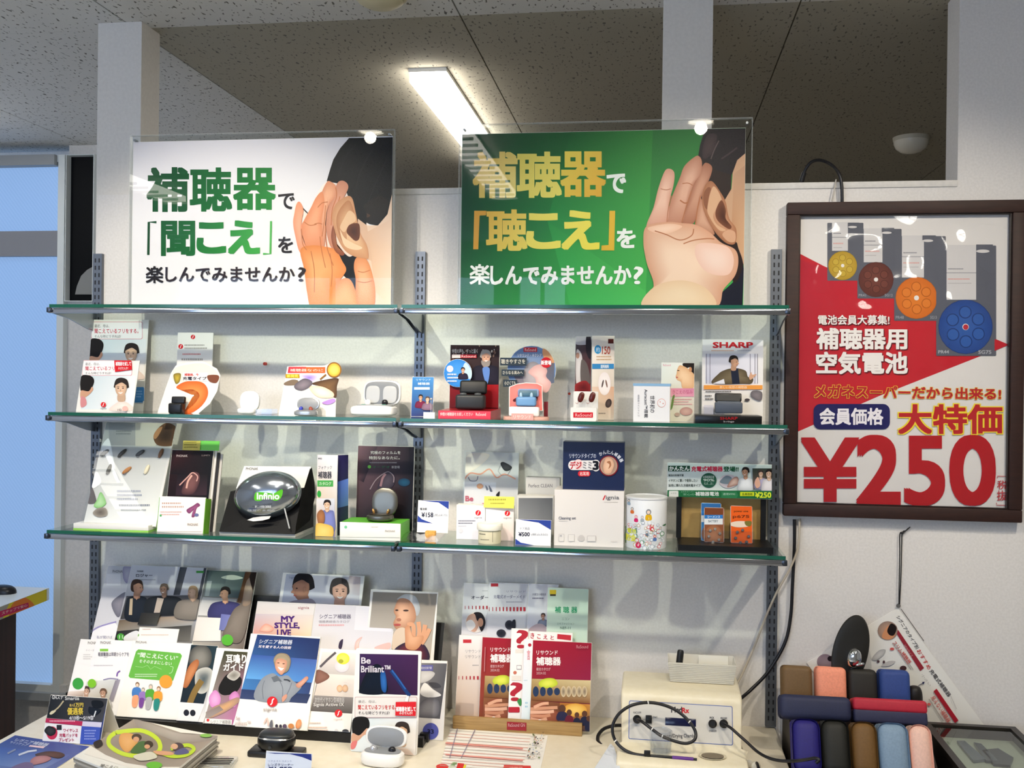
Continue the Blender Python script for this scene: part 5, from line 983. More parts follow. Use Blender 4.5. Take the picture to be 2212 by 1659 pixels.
c.text('電池の取替不要', 1082, 428, 1215, 446, '#3a4a44', .01); c.text('イヤホンに繋いで使用したい', 1082, 470, 1340, 496, '#3a4a44', .01); c.text('装用に慣れた方様充電タイプ', 1082, 514, 1365, 538, '#3a4a44', .01); c.ell(1437, 482, 70, 66, '#2a5f48'); c.text('お客様満足度', 1388, 440, 1486, 462, '#cfe0d4', .01); c.text('90%', 1390, 468, 1486, 490, '#cfe0d4', .01); c.text('以上', 1395, 498, 1480, 520, '#a9c4b4', .01)
c.ell(1612, 490, 85, 60, '#d8cfd0', '#b9b4c0', 3); c.blob([(1535, 490), (1590, 440), (1640, 460), (1620, 510), (1560, 510)], '#7a8a94'); c.blob([(1640, 470), (1690, 450), (1700, 510), (1660, 530), (1600, 540)], '#a8786a', '#e0c4b4', 3); c.bust(1762, 410, 32, SKIN2, HAIR, '#e9edf0', -.6, w=2, h=3.6)
c.quad([(1822, 375), (2000, 375), (1990, 555), (1830, 555)], ['#2a3a32', '#3a4a40', '#8a6a5a', '#6a5a50']); c.bust(1896, 425, 24, SKIN, '#4a3a34', '#b9b4d0', w=2.2, h=4); c.bust(1968, 425, 30, SKIN, HAIR, '#e6e2e4', -.4, w=2, h=4); c.blob([(1840, 500), (1870, 450), (1890, 520), (1860, 550)], '#d8a890')
c.poly([(1070, 566), (2000, 572), (1995, 645), (1070, 630)], '#1f6a3e'); c.rect(1085, 572, 1168, 628, '#dcded8', 8); c.text('メガネ', 1100, 586, 1152, 600, '#7a8a7a'); c.text('メガネスーパー', 1190, 572, 1310, 588, '#8fc0a4'); c.text('安心の', 1210, 594, 1310, 612, '#8fc0a4'); c.text('補聴器電池', 1318, 580, 1524, 616, '#dfe9e2', .02); c.poly([(1545, 580), (1680, 580), (1695, 610), (1680, 638), (1545, 638)], '#2f7a4e'); c.text('通常¥990', 1560, 590, 1668, 610, '#b4d4c0'); c.rect(1712, 582, 1836, 618, '#c9d82a'); c.text('会員価格', 1728, 590, 1822, 612, '#5a6a1a', .01); c.text('¥250', 1845, 584, 1984, 632, '#d6e63a', .03); c.done(o)
def pack(q, y, cols, label, kind, lean=12, yaw=0):
    o, c = card('battery_pack', q, T3+.0145, y, lean, yaw, th=.004, label=label, catg='battery pack', group='hearing aid battery packs', r=.003)
    c.full(cols[0]); a, b = q[0], q[2]; X, Y, W_, H_ = a[0], a[1], q[1][0]-a[0], q[3][1]-a[1]
    if kind == 'o':
        c.text('power one', X+.2*W_, Y+.13*H_, X+.85*W_, Y+.18*H_, '#6a3a12', .02); c.text('p675', X+.15*W_, Y+.24*H_, X+.9*W_, Y+.33*H_, '#7a3410', .02); c.ell(X+.5*W_, Y+.47*H_, W_*.5, H_*.08, '#ecd9c4'); c.blob([(X+.7*W_, Y+.4*H_), (X+W_, Y+.4*H_), (X+.95*W_, Y+.52*H_), (X+.75*W_, Y+.5*H_)], '#7a7434'); pts = [(.6, .62), (.88, .78), (.78, .92), (.5, .94), (.28, .82), (.36, .67)]
    else:
        c.quad([(X+.02*W_, Y+.02*H_), (X+W_, Y+.02*H_), (X+W_, Y+.2*H_), (X+.02*W_, Y+.2*H_)], [cols[1], cols[1], cols[1], cols[1]]); c.rect(X, Y+.2*H_, X+W_, Y+.3*H_, '#2f7ac4'); c.text('シーメンス', X+.2*W_, Y+.22*H_, X+.85*W_, Y+.28*H_, '#d9ecf8', .02); c.rect(X, Y+.3*H_, X+W_, Y+.46*H_, '#e3e6e6'); c.text('BATTERY', X+.25*W_, Y+.34*H_, X+.75*W_, Y+.4*H_, '#7a8a94', .02); c.ell(X+.52*W_, Y+.74*H_, W_*.46, H_*.26, '#9a6242', '#b97e5a', 3); pts = [(.35, .62), (.6, .58), (.85, .7), (.8, .87), (.5, .93), (.28, .78)]
    for u_, v_ in pts:
        q_ = atp((X+u_*W_, Y+v_*H_), c.o+c.n*.003, c.n); mk('cell', tr(T(q_) @ c.m.to_3x3().to_4x4(), lathe([(0, .002), (.0032, .0018), (.0038, 0), (.0038, -.0025), (0, -.0025)], 14)), M('#c9c0b0' if kind != 'o' else '#8a8d90', .25, .8, name='cell_metal'), o)
    c.done(o)
pack(((1365, 682), (1545, 682), (1550, 1050), (1375, 1050)), -.125, ('#3f86c0', '#2f6aa8'), 'blue carded battery pack behind the brown one in the black display', 'b')
pack(((1392, 722), (1562, 722), (1582, 1055), (1402, 1050)), -.145, ('#8f5434', '#7a4226'), 'brown and blue battery pack in front in the black display', 'b')
pack(((1622, 706), (1815, 710), (1832, 1055), (1640, 1055)), -.145, ('#e8601c', '#e8601c'), 'orange battery pack in the black display', 'o')
mk('clear_bin', box(aty((1350, 1000), -.16).x, -.165, T3+.0142, aty((1840, 1000), -.16).x, -.1635, T3+.045), CLEARP, r)

# ================================================================== brochure rack on the counter
r = thing('brochure_rack', 'black two-step brochure rack on the cream counter', 'rack', (.6, -.2, CZ))
RB = M('#0f0f11', .4, name='rack_black')
def prof_x(pts, x0, x1):
    v, f = extrude(pts, x0, x1); return [Vector((p.z, p.x, p.y)) for p in v], f
for x0, x1 in ((.20, .62), (.66, .985)):
    mk('step_front', cat(box(x0, -.272, CZ, x1, -.205, CZ+.010), box(x0, -.286, CZ, x1, -.272, CZ+.022)), RB, r)
    mk('step_back', cat(box(x0, -.16, CZ, x1, -.07, CZ+.09), box(x0, -.168, CZ+.05, x1, -.16, CZ+.1)), RB, r)
    if x0 > .5: mk('step_mid', box(x0-.03, -.2, CZ, x1, -.1682, CZ+.0615), RB, r)
    zt_ = CZ+.28 if x0 < .5 else CZ+.235; x1b = x1-.03 if x0 < .5 else x1
    yt_ = -.115+(zt_-CZ-.1)*.405
    mk('back_rest', ([Vector(v) for v in ((x0, -.115, CZ+.1), (x1b, -.115, CZ+.1), (x1b, yt_, zt_), (x0, yt_, zt_), (x0, -.112, CZ+.1), (x1b, -.112, CZ+.1), (x1b, yt_+.003, zt_), (x0, yt_+.003, zt_))], [[0, 1, 2, 3], [7, 6, 5, 4], [0, 4, 5, 1], [1, 5, 6, 2], [2, 6, 7, 3], [3, 7, 4, 0]]), RB, r)
Z2, ZF = CZ+.092, CZ+.0235
GB = 'brochures in the black counter rack'
view('C')
o, c = card('brochure', ((650, 150), (885, 152), (640, 990), (380, 990)), Z2, -.148, 24, th=.003, label='pale grey brochure with purple curve at the far end of the rack back row', catg='brochure', group=GB)
c.full(('#c3c4cc', '#aeb0ba', '#f1eff2', '#dcdade')); c.text('PHONAK', 662, 192, 775, 218, '#6f6e78', .02); c.rect(600, 230, 740, 345, '#cfd0d8'); c.blob([(770, 160), (860, 160), (820, 320), (770, 280)], '#8a86a4', '#a6a4b8', 3); c.blob([(650, 530), (720, 450), (800, 420), (760, 600), (710, 660)], '#6a6a78', '#8a8894', 3); c.blob([(430, 860), (500, 780), (690, 720), (700, 900), (430, 900)], '#f3f1f4'); c.line([(430, 820), (520, 760), (700, 705)], 14, '#9a90c4', 4); c.text('私が聞けば', 505, 845, 660, 875, '#7a78a0'); c.done(o)
o, c = card('brochure', ((862, 140), (1612, 170), (1425, 990), (650, 975)), Z2, -.152, 24, th=.003, label='brochure cover of three people talking round a meeting table', catg='brochure', group=GB)
c.full(('#c4c6d2', '#c9cad4', '#6a6a68', '#2e3030')); c.quad([(1335, 150), (1405, 155), (1330, 440), (1265, 440)], ['#4a4c54', '#5a5c64', '#4a4c52', '#3a3c44']); c.quad([(1570, 170), (1612, 172), (1540, 450), (1510, 450)], ['#4a4c54']*4); c.text('PHONAK', 905, 195, 970, 212, '#6a6a78', .02); c.text('ロジャー', 895, 230, 1058, 262, '#3a3a48', .02); c.lines(895, 285, 1150, 302, 1, '#8a8a96'); c.rect(1495, 200, 1570, 222, '#4a9a4a')
c.quad([(800, 450), (1540, 440), (1480, 660), (740, 680)], ['#4a4c52', '#55565c', '#8a8078', '#3a3a3c']); c.quad([(720, 690), (1490, 640), (1450, 760), (690, 800)], ['#6a5a4a', '#b9a590', '#9fa6ac', '#8f8474']); c.quad([(690, 800), (1450, 740), (1430, 900), (660, 890)], ['#2a2a2a', '#4a4a4a', '#7a7a7a', '#1c1c1c'])
c.bust(905, 370, 58, '#b58a72', '#3a2a24', '#1c2430', .75, .5, 1.9, 4.2); c.poly([(840, 480), (868, 475), (860, 640), (828, 640)], '#b9a88e'); c.bust(1180, 390, 42, '#a8846e', '#5a4c44', '#22272e', -.6, 0, 4.2, 4.4); c.poly([(1115, 470), (1180, 480), (1140, 620), (1080, 620)], '#b9aca0'); c.bust(1470, 420, 46, '#c4a48c', '#9a7f62', '#8d857c', -.7, 1.2, 3.6, 4.2)
c.quad([(960, 620), (1150, 630), (1110, 740), (920, 740)], ['#2a2a2a', '#3a3a38', '#4a4a46', '#262626']); c.ell(755, 862, 38, 36, '#4aa03c'); c.text('11', 740, 845, 775, 880, '#dff0d8'); c.blob([(800, 850), (920, 800), (960, 900), (800, 900)], '#e8e8ea'); c.done(o)
o, c = card('brochure', ((1612, 190), (2128, 212), (1930, 990), (1425, 985)), Z2, -.155, 24, th=.004, label='brochure cover of a dark haired man in a navy shirt in an office', catg='brochure', group=GB)
c.full(('#3a4a48', '#3a2a20', '#8a8078', '#e3ded8')); c.quad([(1620, 200), (1990, 205), (1920, 470), (1570, 450)], ['#51615c', '#4a5a58', '#33454a', '#8a9a98']); c.blob([(1740, 265), (1850, 240), (1960, 270), (1850, 290)], '#b9c4b4'); c.quad([(1600, 300), (1650, 300), (1620, 450), (1580, 450)], ['#a9b4b0']*4); c.quad([(1985, 205), (2040, 208), (1940, 520), (1900, 510)], ['#5a3a22', '#6a4a2e', '#5a4028', '#4a3018']); c.quad([(1560, 460), (1900, 480), (1850, 660), (1500, 640)], ['#b9bcbc', '#8a8e90', '#d6d2cc', '#dcdad8'])
c.bust(1785, 430, 50, '#e0b08c', '#1c1816', '#3f3f72', -.75, 0, 3.1, 3.6); c.quad([(1500, 660), (1740, 670), (1740, 900), (1450, 900)], ['#e6e0da', '#efe9e2', '#f3eeea', '#f0ebe6']); c.quad([(1745, 630), (1850, 640), (1830, 800), (1725, 790)], ['#6f74b0', '#7a80bc', '#8a90c4', '#6a70a8']); c.blob([(1830, 660), (1900, 560), (2040, 520), (2000, 760), (1920, 920), (1760, 860), (1800, 740)], '#6f655c', '#8a8076', 4); c.blob([(2000, 300), (2090, 280), (2060, 500), (1960, 540)], '#8f7a68', '#a89684', 3); c.blob([(2030, 250), (2120, 240), (2090, 480), (2060, 400)], '#2a1c14'); c.ell(1808, 890, 58, 56, '#5cb83c'); c.done(o)
# right half of the back row
view('D')
o, c = card('brochure', ((435, 168), (1222, 205), (1180, 760), (330, 700)), Z2, -.135, 22, th=.003, label='white edged landscape card of a man in profile and a smiling woman', catg='brochure', group=GB)
c.full('#eceaea'); c.quad([(455, 185), (1195, 220), (1160, 760), (370, 700)], ['#b4b9cc', '#c9c6cf', '#dcdae4', '#c0c4d6']); c.quad([(1080, 200), (1195, 215), (1180, 400), (1060, 380)], ['#cdbcbc', '#cbb8b8', '#d0c8d0', '#d8d4dc']); c.text('Signia', 480, 208, 560, 235, '#7a80a0'); c.head(625, 330, 105, '#a87a66', '#1c181c', -.8, .0); c.blob([(480, 470), (600, 440), (720, 440), (760, 560), (460, 560)], '#8a8494'); c.bust(985, 360, 92, '#d8aa98', '#3a3436', '#c9c4d0', .2, .25, 2, 3); c.done(o)
o, c = card('brochure', ((182, 455), (738, 480), (680, 1000), (75, 950)), Z2-.03, -.172, 22, th=.003, label='card with bold purple MY STYLE lettering over a sunset', catg='brochure', group=GB)
c.full(('#d6d3d2', '#dcd9d8', '#e8d2bc', '#d9a08a')); c.quad([(150, 580), (735, 590), (700, 800), (110, 880)], ['#c9bcc4', '#dcd2cc', '#e9d6b8', '#e08a6a']); c.text('signia', 572, 508, 682, 540, '#a8747a', .01); c.text('MY', 405, 605, 535, 660, '#4a2272', .04); c.text('STYLE,', 340, 670, 585, 730, '#4a2272', .04); c.text('LIVE', 365, 740, 500, 800, '#4a2272', .04); c.blob([(190, 740), (250, 680), (330, 720), (300, 760), (220, 760)], '#e29a86', '#f0c4b0', 3); c.blob([(110, 860), (150, 800), (160, 780), (120, 900)], '#c06a4a'); c.done(o)
o, c = card('brochure', ((738, 482), (1542, 515), (1490, 1050), (680, 1010)), Z2-.03, -.178, 22, th=.003, label='pale card titled in grey Japanese with slim hearing aids', catg='brochure', group=GB)
c.full(('#cfcdd4', '#c3c4d2', '#f3efee', '#efeceb')); c.quad([(1150, 500), (1540, 515), (1500, 760), (1130, 740)], ['#d2d2da', '#c4c6d6', '#dcdce6', '#dedde4']); c.text('シグニア補聴器', 785, 585, 1098, 630, '#5f5a70', .01); c.text('価格表総合カタログ', 778, 645, 1085, 672, '#8a8490'); c.lines(778, 685, 1080, 712, 1, '#d8a0a4', .6); c.blob([(975, 920), (985, 860), (1020, 835), (1005, 925)], '#3a3048'); c.blob([(1135, 930), (1150, 850), (1210, 810), (1180, 870), (1175, 930)], '#e0b4ac', '#edccc6', 3); c.blob([(1340, 910), (1420, 880), (1490, 870), (1480, 930), (1350, 930)], '#e8b9b4'); c.done(o)
o, c = card('brochure', ((1300, 340), (1978, 362), (1905, 1060), (1230, 1030)), Z2, -.150, 16, th=.004, label='white framed card of a silver haired woman raising her hand', catg='brochure', group=GB)
c.full('#e6e5e2'); c.quad([(1318, 362), (1955, 382), (1885, 1055), (1250, 1025)], ['#7f7972', '#8f887e', '#bdb4a8', '#cfc8be']); c.blob([(1560, 430), (1640, 385), (1740, 410), (1785, 520), (1760, 600), (1720, 560), (1680, 450), (1580, 440)], '#a8adb2', '#c9ced2', 3); c.blob([(1540, 500), (1580, 430), (1670, 440), (1730, 520), (1740, 640), (1660, 740), (1560, 740), (1520, 680), (1545, 610), (1525, 560)], '#b07f62', '#dcae90', 5); c.ell(1645, 548, 28, 9, '#3a2a26'); c.ell(1555, 545, 16, 8, '#3a2a26'); c.ell(1575, 640, 24, 16, '#a8705a'); c.ell(1560, 690, 36, 12, '#b0524e'); c.blob([(1540, 750), (1640, 730), (1640, 920), (1500, 920)], '#d8c4b0'); c.blob([(1540, 925), (1700, 850), (1840, 900), (1860, 1050), (1530, 1050)], '#2a2a40', '#7a2f36', 3)
for a in ([(1660, 690), (1720, 700), (1720, 860)], [(1770, 660), (1780, 760), (1760, 860)], [(1838, 690), (1820, 780), (1790, 870)], [(1880, 730), (1850, 800), (1800, 880)]): c.line(a, 42, '#d8a07c', 5)
c.blob([(1640, 720), (1680, 700), (1720, 800), (1820, 800), (1800, 880), (1740, 940), (1650, 920), (1640, 820)], '#c98e68', '#e0ac88', 4); c.done(o)
# front row
view('C')
o, c = card('brochure', ((395, 880), (560, 888), (330, 1690), (95, 1690)), ZF, -.262, 24, th=.003, label='white brochure with dark green dot at the far end of the rack front row', catg='brochure', group=GB)
c.full('#f4f1ef'); c.text('PHONAK', 415, 903, 512, 930, '#8a847e', .02); c.text('ナイーダ', 395, 980, 480, 1000, '#b0a8b0'); c.lines(370, 1030, 460, 1090, 3, '#c9c4c4'); c.ell(318, 1322, 55, 58, '#3fa046'); c.quad([(215, 1400), (400, 1390), (380, 1480), (200, 1480)], ['#e9dcd4', '#d8c4b4', '#8a6a5a', '#b9a090']); c.done(o)
o, c = card('brochure', ((518, 888), (905, 890), (660, 1690), (290, 1690)), ZF, -.268, 24, th=.003, label='white brochure with light green dot and a couple at its foot', catg='brochure', group=GB)
c.full('#f3f1f2'); c.text('PHONAK', 540, 900, 645, 928, '#8a847e', .02); c.rect(535, 975, 618, 1000, '#8ac84a'); c.text('軽度難聴は早期からケアを', 518, 1010, 825, 1050, '#5a5462', .01); c.lines(575, 1055, 620, 1068, 1, '#a9a4a8'); c.lines(475, 1135, 720, 1160, 1, '#cfcbd0'); c.line([(738, 1195), (712, 1215), (705, 1250)], 14, '#7a5aa4', 3); c.quad([(400, 1300), (700, 1280), (640, 1500), (340, 1500)], ['#e6e3e0', '#d2d4d2', '#b9b4a8', '#c9bcae']); c.line([(570, 1285), (640, 1270), (720, 1280)], 10, '#8a84a8', 3); c.quad([(690, 1290), (740, 1280), (670, 1500), (620, 1500)], ['#8a8490', '#a49eac', '#9a949e', '#8a848e']); c.bust(400, 1400, 36, '#d8b098', '#4a3a34', '#e6e2de', .3, .3); c.bust(575, 1420, 34, '#c9a088', '#6a5040', '#d6d2d0', -.3); c.ell(465, 1322, 42, 44, '#7fc232'); c.done(o)
view('full')
o, c = card('brochure', ((290, 1383), (421, 1391), (376, 1577), (245, 1560)), ZF, -.274, 24, th=.006, label='white booklet with green speech panel and a drawn family', catg='brochure', group=GB)
view('C'); c.full('#f7f4ef'); c.text('PHONAK', 893, 893, 1003, 922, '#8a847e', .02); c.blob([(918, 980), (1335, 1020), (1352, 1045), (1265, 1290), (1240, 1298), (835, 1265), (820, 1245), (895, 1000)], '#6cb84a', sm=0); c.text('“聞こえにくい”', 0, 0, 0, 0, '#f3f8ee', .015, q=((915, 1010), (1315, 1045), (1305, 1095), (905, 1055))); c.text('をそのままにしない', 0, 0, 0, 0, '#eaf4e2', .01, q=((935, 1080), (1255, 1108), (1245, 1142), (925, 1112))); c.line([(890, 1150), (960, 1160), (1010, 1140), (1040, 1180), (1080, 1150), (1150, 1180)], 4, '#a9d894'); c.line([(1235, 1150), (1265, 1160), (1250, 1210), (1225, 1220)], 5, '#c4e6b4', 4); c.lines(885, 1225, 1110, 1265, 2, '#d9eecd'); c.ell(1193, 1302, 64, 66, '#f0a03c')
view('F')
for x_, y_, s_, top, bot, hr in ((1365, 200, 1.0, '#4a7fc4', '#f0a880', '#8a6a52'), (1425, 245, .8, '#9a7ac0', '#7a4a9a', '#9a9694'), (1500, 220, 1.0, '#5aa83c', '#b4b4b4', '#b0aca8'), (1580, 240, .95, '#f0a03c', '#2f8a80', '#a0704a')):
    c.ell(x_+6*s_, y_-22*s_, 20*s_, 24*s_, hr); c.ell(x_+5*s_, y_-14*s_, 14*s_, 17*s_, '#f0d2ba'); c.blob([(x_-45*s_, y_+90*s_), (x_-35*s_, y_+15*s_), (x_+35*s_, y_+15*s_), (x_+42*s_, y_+90*s_), (x_+10*s_, y_+115*s_)], top); c.blob([(x_-38*s_, y_+95*s_), (x_+18*s_, y_+95*s_), (x_-2*s_, y_+200*s_), (x_-45*s_, y_+195*s_)], bot)
c.done(o)
view('full')
o2, c2 = card('index_tab', ((302, 1352), (389, 1362), (343, 1570), (258, 1558)), ZF, -.266, 24, th=.0008, label='white cream tab sheet peeking up behind the green speech booklet', catg='leaflet'); view('C'); c2.lines(960, 775, 1050, 795, 1, '#c9a8a0'); c2.ell(915, 838, 9, 14, '#6ab04a'); c2.lines(945, 832, 1240, 850, 1, '#d9bcae'); c2.done(o2)
view('full')
o, c = card('brochure', ((417, 1392), (476, 1396), (431, 1588), (373, 1578)), ZF, -.278, 24, th=.004, label='brochure of an older man with his ear turned, headset icon below', catg='brochure', group=GB)
view('C'); c.full(('#1c2c34', '#22323a', '#f2f0ef', '#eeecea')); c.quad([(1440, 935), (1730, 945), (1500, 1760), (1290, 1700)], ['#1a2a34', '#2a3f48', '#141c28', '#1c2630']); c.blob([(1470, 960), (1580, 940), (1645, 1020), (1630, 1140), (1540, 1190), (1440, 1150), (1420, 1050)], '#4a4a48', '#8f8c84', 4); c.blob([(1420, 1150), (1500, 1080), (1520, 1130), (1460, 1260), (1400, 1360), (1360, 1330)], '#b0673e', '#d08a5a', 4); c.blob([(1490, 1210), (1600, 1160), (1660, 1220), (1600, 1400), (1500, 1400)], '#cfcdc4', '#5a6468', 4); c.line([(1550, 1290), (1480, 1400), (1430, 1520)], 60, '#8a6f3c', 4); c.quad([(1310, 1690), (1530, 1720), (1440, 1900), (1250, 1880)], ['#f2f0ef']*4)
view('F'); c.poly([(1740, 350), (2040, 372), (1960, 620), (1680, 600)], '#f1efee'); c.ell(1858, 460, 28, 32, '#22242c'); c.ell(1922, 462, 28, 32, '#22242c'); c.text('PHONAK', 1832, 552, 1938, 580, '#8a8a8a', .02); c.done(o)
view('G')
o, c = card('brochure', ((345, 85), (640, 105), (450, 885), (115, 858)), ZF, -.284, 24, th=.004, label='brochure with white tinnitus title over pink flowers and an arm', catg='brochure', group=GB)
c.full('#f5f2ec'); c.quad([(375, 115), (640, 130), (450, 855), (165, 835)], ['#3a4028', '#4a4a30', '#c47aa8', '#b9a8a4']); c.blob([(340, 420), (420, 330), (540, 380), (500, 500), (380, 540), (320, 500)], '#1c1a18'); c.blob([(400, 360), (470, 300), (530, 340), (470, 400)], '#c9c4bc', '#8a867c', 3); c.blob([(230, 560), (290, 490), (340, 560), (320, 640), (250, 650)], '#d88ac8', '#eab0dc', 3); c.blob([(420, 560), (480, 500), (520, 560), (470, 660)], '#c77ab4', '#e09ad0', 3); c.blob([(260, 660), (380, 610), (500, 560), (520, 600), (420, 680), (300, 740), (210, 760)], '#a8887a', '#d8a878', 4); c.quad([(200, 700), (330, 640), (370, 680), (200, 770)], ['#9a8c86', '#8a7a74', '#9a8a84', '#a49a94']); c.text('耳鳴り', 395, 150, 585, 235, '#f6f4ee', .03); c.text('ガイド', 370, 240, 560, 305, '#f6f4ee', .03); c.poly([(195, 760), (450, 775), (445, 835), (185, 820)], '#f5f2ec'); c.ell(222, 778, 14, 14, '#d83a3a'); c.text('シグニア補聴器', 245, 778, 440, 815, '#6a6a68'); c.done(o)
o, c = card('brochure', ((682, -55), (1335, -10), (1115, 930), (415, 872)), ZF, -.29, 24, th=.006, label='booklet of a laughing grey haired woman under deep blue sky', catg='brochure', group=GB)
c.full('#f6f3ee'); c.quad([(690, -40), (1310, 0), (1165, 618), (515, 572)], ['#22366e', '#1c2c5c', '#3a4a7a', '#4a8acc']); c.quad([(640, 150), (1270, 200), (1215, 420), (580, 380)], ['#3a5aa4', '#4a64a8', '#4f86cc', '#66a8e4']); c.quad([(540, 480), (1200, 530), (1165, 618), (512, 572)], ['#2f3f6a', '#2f3a5c', '#3a4468', '#3c4870']); c.text('シグニア補聴器', 0, 0, 0, 0, '#dfe4ee', .01, q=((715, 5), (1030, 12), (1020, 55), (705, 45))); c.text('耳を愛する人の技術', 0, 0, 0, 0, '#e6e0ea', .02, q=((705, 60), (1018, 72), (1010, 100), (698, 85)))
c.blob([(670, 580), (720, 400), (830, 330), (900, 360), (980, 350), (1030, 400), (1090, 440), (1110, 470), (1020, 560), (960, 610)], '#8d939c', '#9da3ab', 4); c.line([(905, 400), (935, 480), (925, 600)], 6, '#6f757f', 4); c.line([(1020, 420), (1000, 480), (960, 560)], 7, '#747a84', 4); c.line([(760, 400), (740, 480), (750, 575)], 6, '#757b85', 4); c.line([(945, 390), (985, 395), (1005, 410)], 14, '#3f444c', 3); c.blob([(1060, 440), (1110, 400), (1160, 360), (1180, 380), (1140, 430), (1090, 470)], '#c98a72', '#dba890', 3); c.poly([(825, 370), (880, 350), (930, 410), (890, 400), (850, 415)], '#6a7078'); c.blob([(930, 560), (970, 530), (975, 560), (935, 605)], '#d89a80'); c.blob([(860, 260), (850, 190), (900, 140), (980, 150), (1012, 210), (990, 300), (940, 330), (880, 310)], '#8f7f68', '#b9ab90', 4); c.blob([(870, 210), (910, 190), (975, 215), (965, 290), (930, 345), (895, 330), (865, 280)], '#c98f74', '#e6b49a', 4); c.blob([(890, 270), (930, 282), (950, 280), (920, 305)], '#fdf3ec'); c.ell(895, 232, 12, 4, '#4a3228'); c.ell(945, 240, 12, 4, '#4a3228'); c.line([(855, 220), (890, 165), (950, 160), (1000, 210)], 18, '#a3967c', 5)
logo(c, 837, 602, 50); c.text('signia', 752, 662, 882, 698, '#b4a8a0', .01); c.text('Be', 482, 742, 530, 775, '#c9b4b0', .01); c.text('Brilliant™', 470, 788, 632, 828, '#c9b4b0', .01); c.line([(760, 810), (790, 760), (800, 830)], 14, '#e9c4b8', 3); c.blob([(812, 840), (820, 790), (840, 780), (842, 850)], '#6a6a70'); c.ell(880, 835, 14, 18, '#3a3440'); c.ell(918, 838, 14, 18, '#3a3440'); c.ell(958, 838, 20, 22, '#5a4a60'); c.ell(1018, 835, 28, 24, '#d08a50'); c.ell(1090, 815, 26, 46, '#e08f58', '#f0a878', 3, rot=15); c.done(o)
o, c = card('brochure', ((1285, 92), (1645, 110), (1600, 942), (1130, 918)), ZF, -.282, 24, th=.004, label='cream brochure with yellow flowers in a vase and two small ear pieces', catg='brochure', group=GB)
c.full('#f6f2ea'); c.quad([(1310, 125), (1640, 140), (1600, 715), (1200, 690)], ['#e6ddd8', '#ece2dc', '#5a5450', '#5f5854']); c.quad([(1290, 330), (1620, 350), (1610, 560), (1235, 540)], ['#e8dcd2', '#efe6de', '#e4d8cc', '#d9ccbf']); c.line([(1290, 270), (1360, 200), (1440, 130)], 22, '#5a5458'); c.blob([(1260, 300), (1340, 320), (1380, 360), (1340, 400), (1250, 425)], '#7a5448', '#93685a', 3); c.ell(1500, 260, 70, 62, '#d8d0d4', '#e6dfe2', 3); c.ell(1510, 190, 62, 55, '#e6dc3a', '#f3ec6a', 4); c.ell(1490, 215, 24, 20, '#a8a83a'); c.ell(1478, 475, 28, 34, '#d8aa84', '#ecc8a4', 3); c.ell(1530, 475, 28, 34, '#d8aa84', '#ecc8a4', 3); c.text('次世代イヤホン型補聴器', 1240, 560, 1525, 610, '#d6d2ce'); c.text('Signia Active IX', 1230, 612, 1520, 655, '#e3dfda', .01); logo(c, 1468, 712, 36); c.text('signia', 1420, 760, 1505, 782, '#e6c4bc'); c.lines(1195, 800, 1320, 820, 1, '#c9a89a'); c.lines(1175, 840, 1400, 890, 2, '#e0b8a8'); c.ell(1448, 882, 18, 20, '#d9d6d4'); c.ell(1535, 885, 32, 20, '#3a3a40'); c.done(o)
view('H')
o, c = card('brochure', ((905, 203), (1208, 210), (1105, 1012), (850, 1000)), CZ+.0005, -.235, 12, th=.004, label='white card with grey metallic picture and blue round badge beside the purple panel', catg='brochure')
c.full('#f3f1f0'); c.quad([(905, 230), (1178, 235), (1108, 765), (900, 750)], ['#8a8a90', '#5a5a60', '#5a5a60', '#7a7a84']); c.blob([(900, 330), (980, 300), (1060, 330), (1000, 400), (900, 420)], '#c4c4c8', '#dedee2', 3); c.blob([(920, 520), (960, 420), (1040, 480), (1120, 540), (1000, 560)], '#f4f4f6'); c.blob([(1000, 420), (1080, 420), (1120, 460), (1050, 470)], '#4a4a52'); c.blob([(900, 640), (1000, 560), (1100, 600), (1080, 740), (900, 740)], '#6a6a74', '#a4a4ac', 4); c.rect(925, 250, 1042, 305, '#6a6cae'); c.text('電池交換不要', 930, 265, 1030, 290, '#d9daec', .01); c.ell(1020, 882, 76, 80, '#5a60b4'); c.text('33', 990, 865, 1048, 905, '#23264a', .03); easel(o, c, .05); c.done(o)
mk('card_clip', tr(T(aty((955, 1050), -.25).x, -.245, CZ), box(-.011, -.008, 0, .011, .008, .02, .002)), BLACKP, None, 'small black clip foot beside the blue badge card', 'clip')
mk_r = thing('counter_sign', 'white standing sign with purple screen-like picture reading Be Brilliant above a headline', 'sign', (aty((600, 1140), -.33).x, -.33, CZ))
o, c = card('panel', ((300, 100), (932, 108), (882, 1165), (252, 1140)), CZ, -.335, 9, th=.006, mat=WHITEP, parent=mk_r, r=.004)
c.quad([(342, 142), (900, 152), (893, 540), (335, 518)], ['#3a2252', '#44224e', '#3a1c42', '#14141c']); c.blob([(350, 520), (360, 420), (420, 300), (500, 240), (560, 280), (600, 400), (590, 520)], '#0e121c', '#0c1626', 3); c.blob([(540, 330), (580, 310), (600, 420), (590, 510), (550, 480)], '#1a4a8a', '#2f6ab4', 3); c.line([(640, 300), (700, 380), (770, 480), (820, 545)], 34, '#1c3a72', 5); c.line([(650, 300), (710, 380), (780, 480)], 14, '#2f62ac', 5); c.text('Be', 358, 178, 445, 235, '#dcd6e0', .02); c.text('Brilliant™', 356, 255, 635, 318, '#dcd6e0', .02)
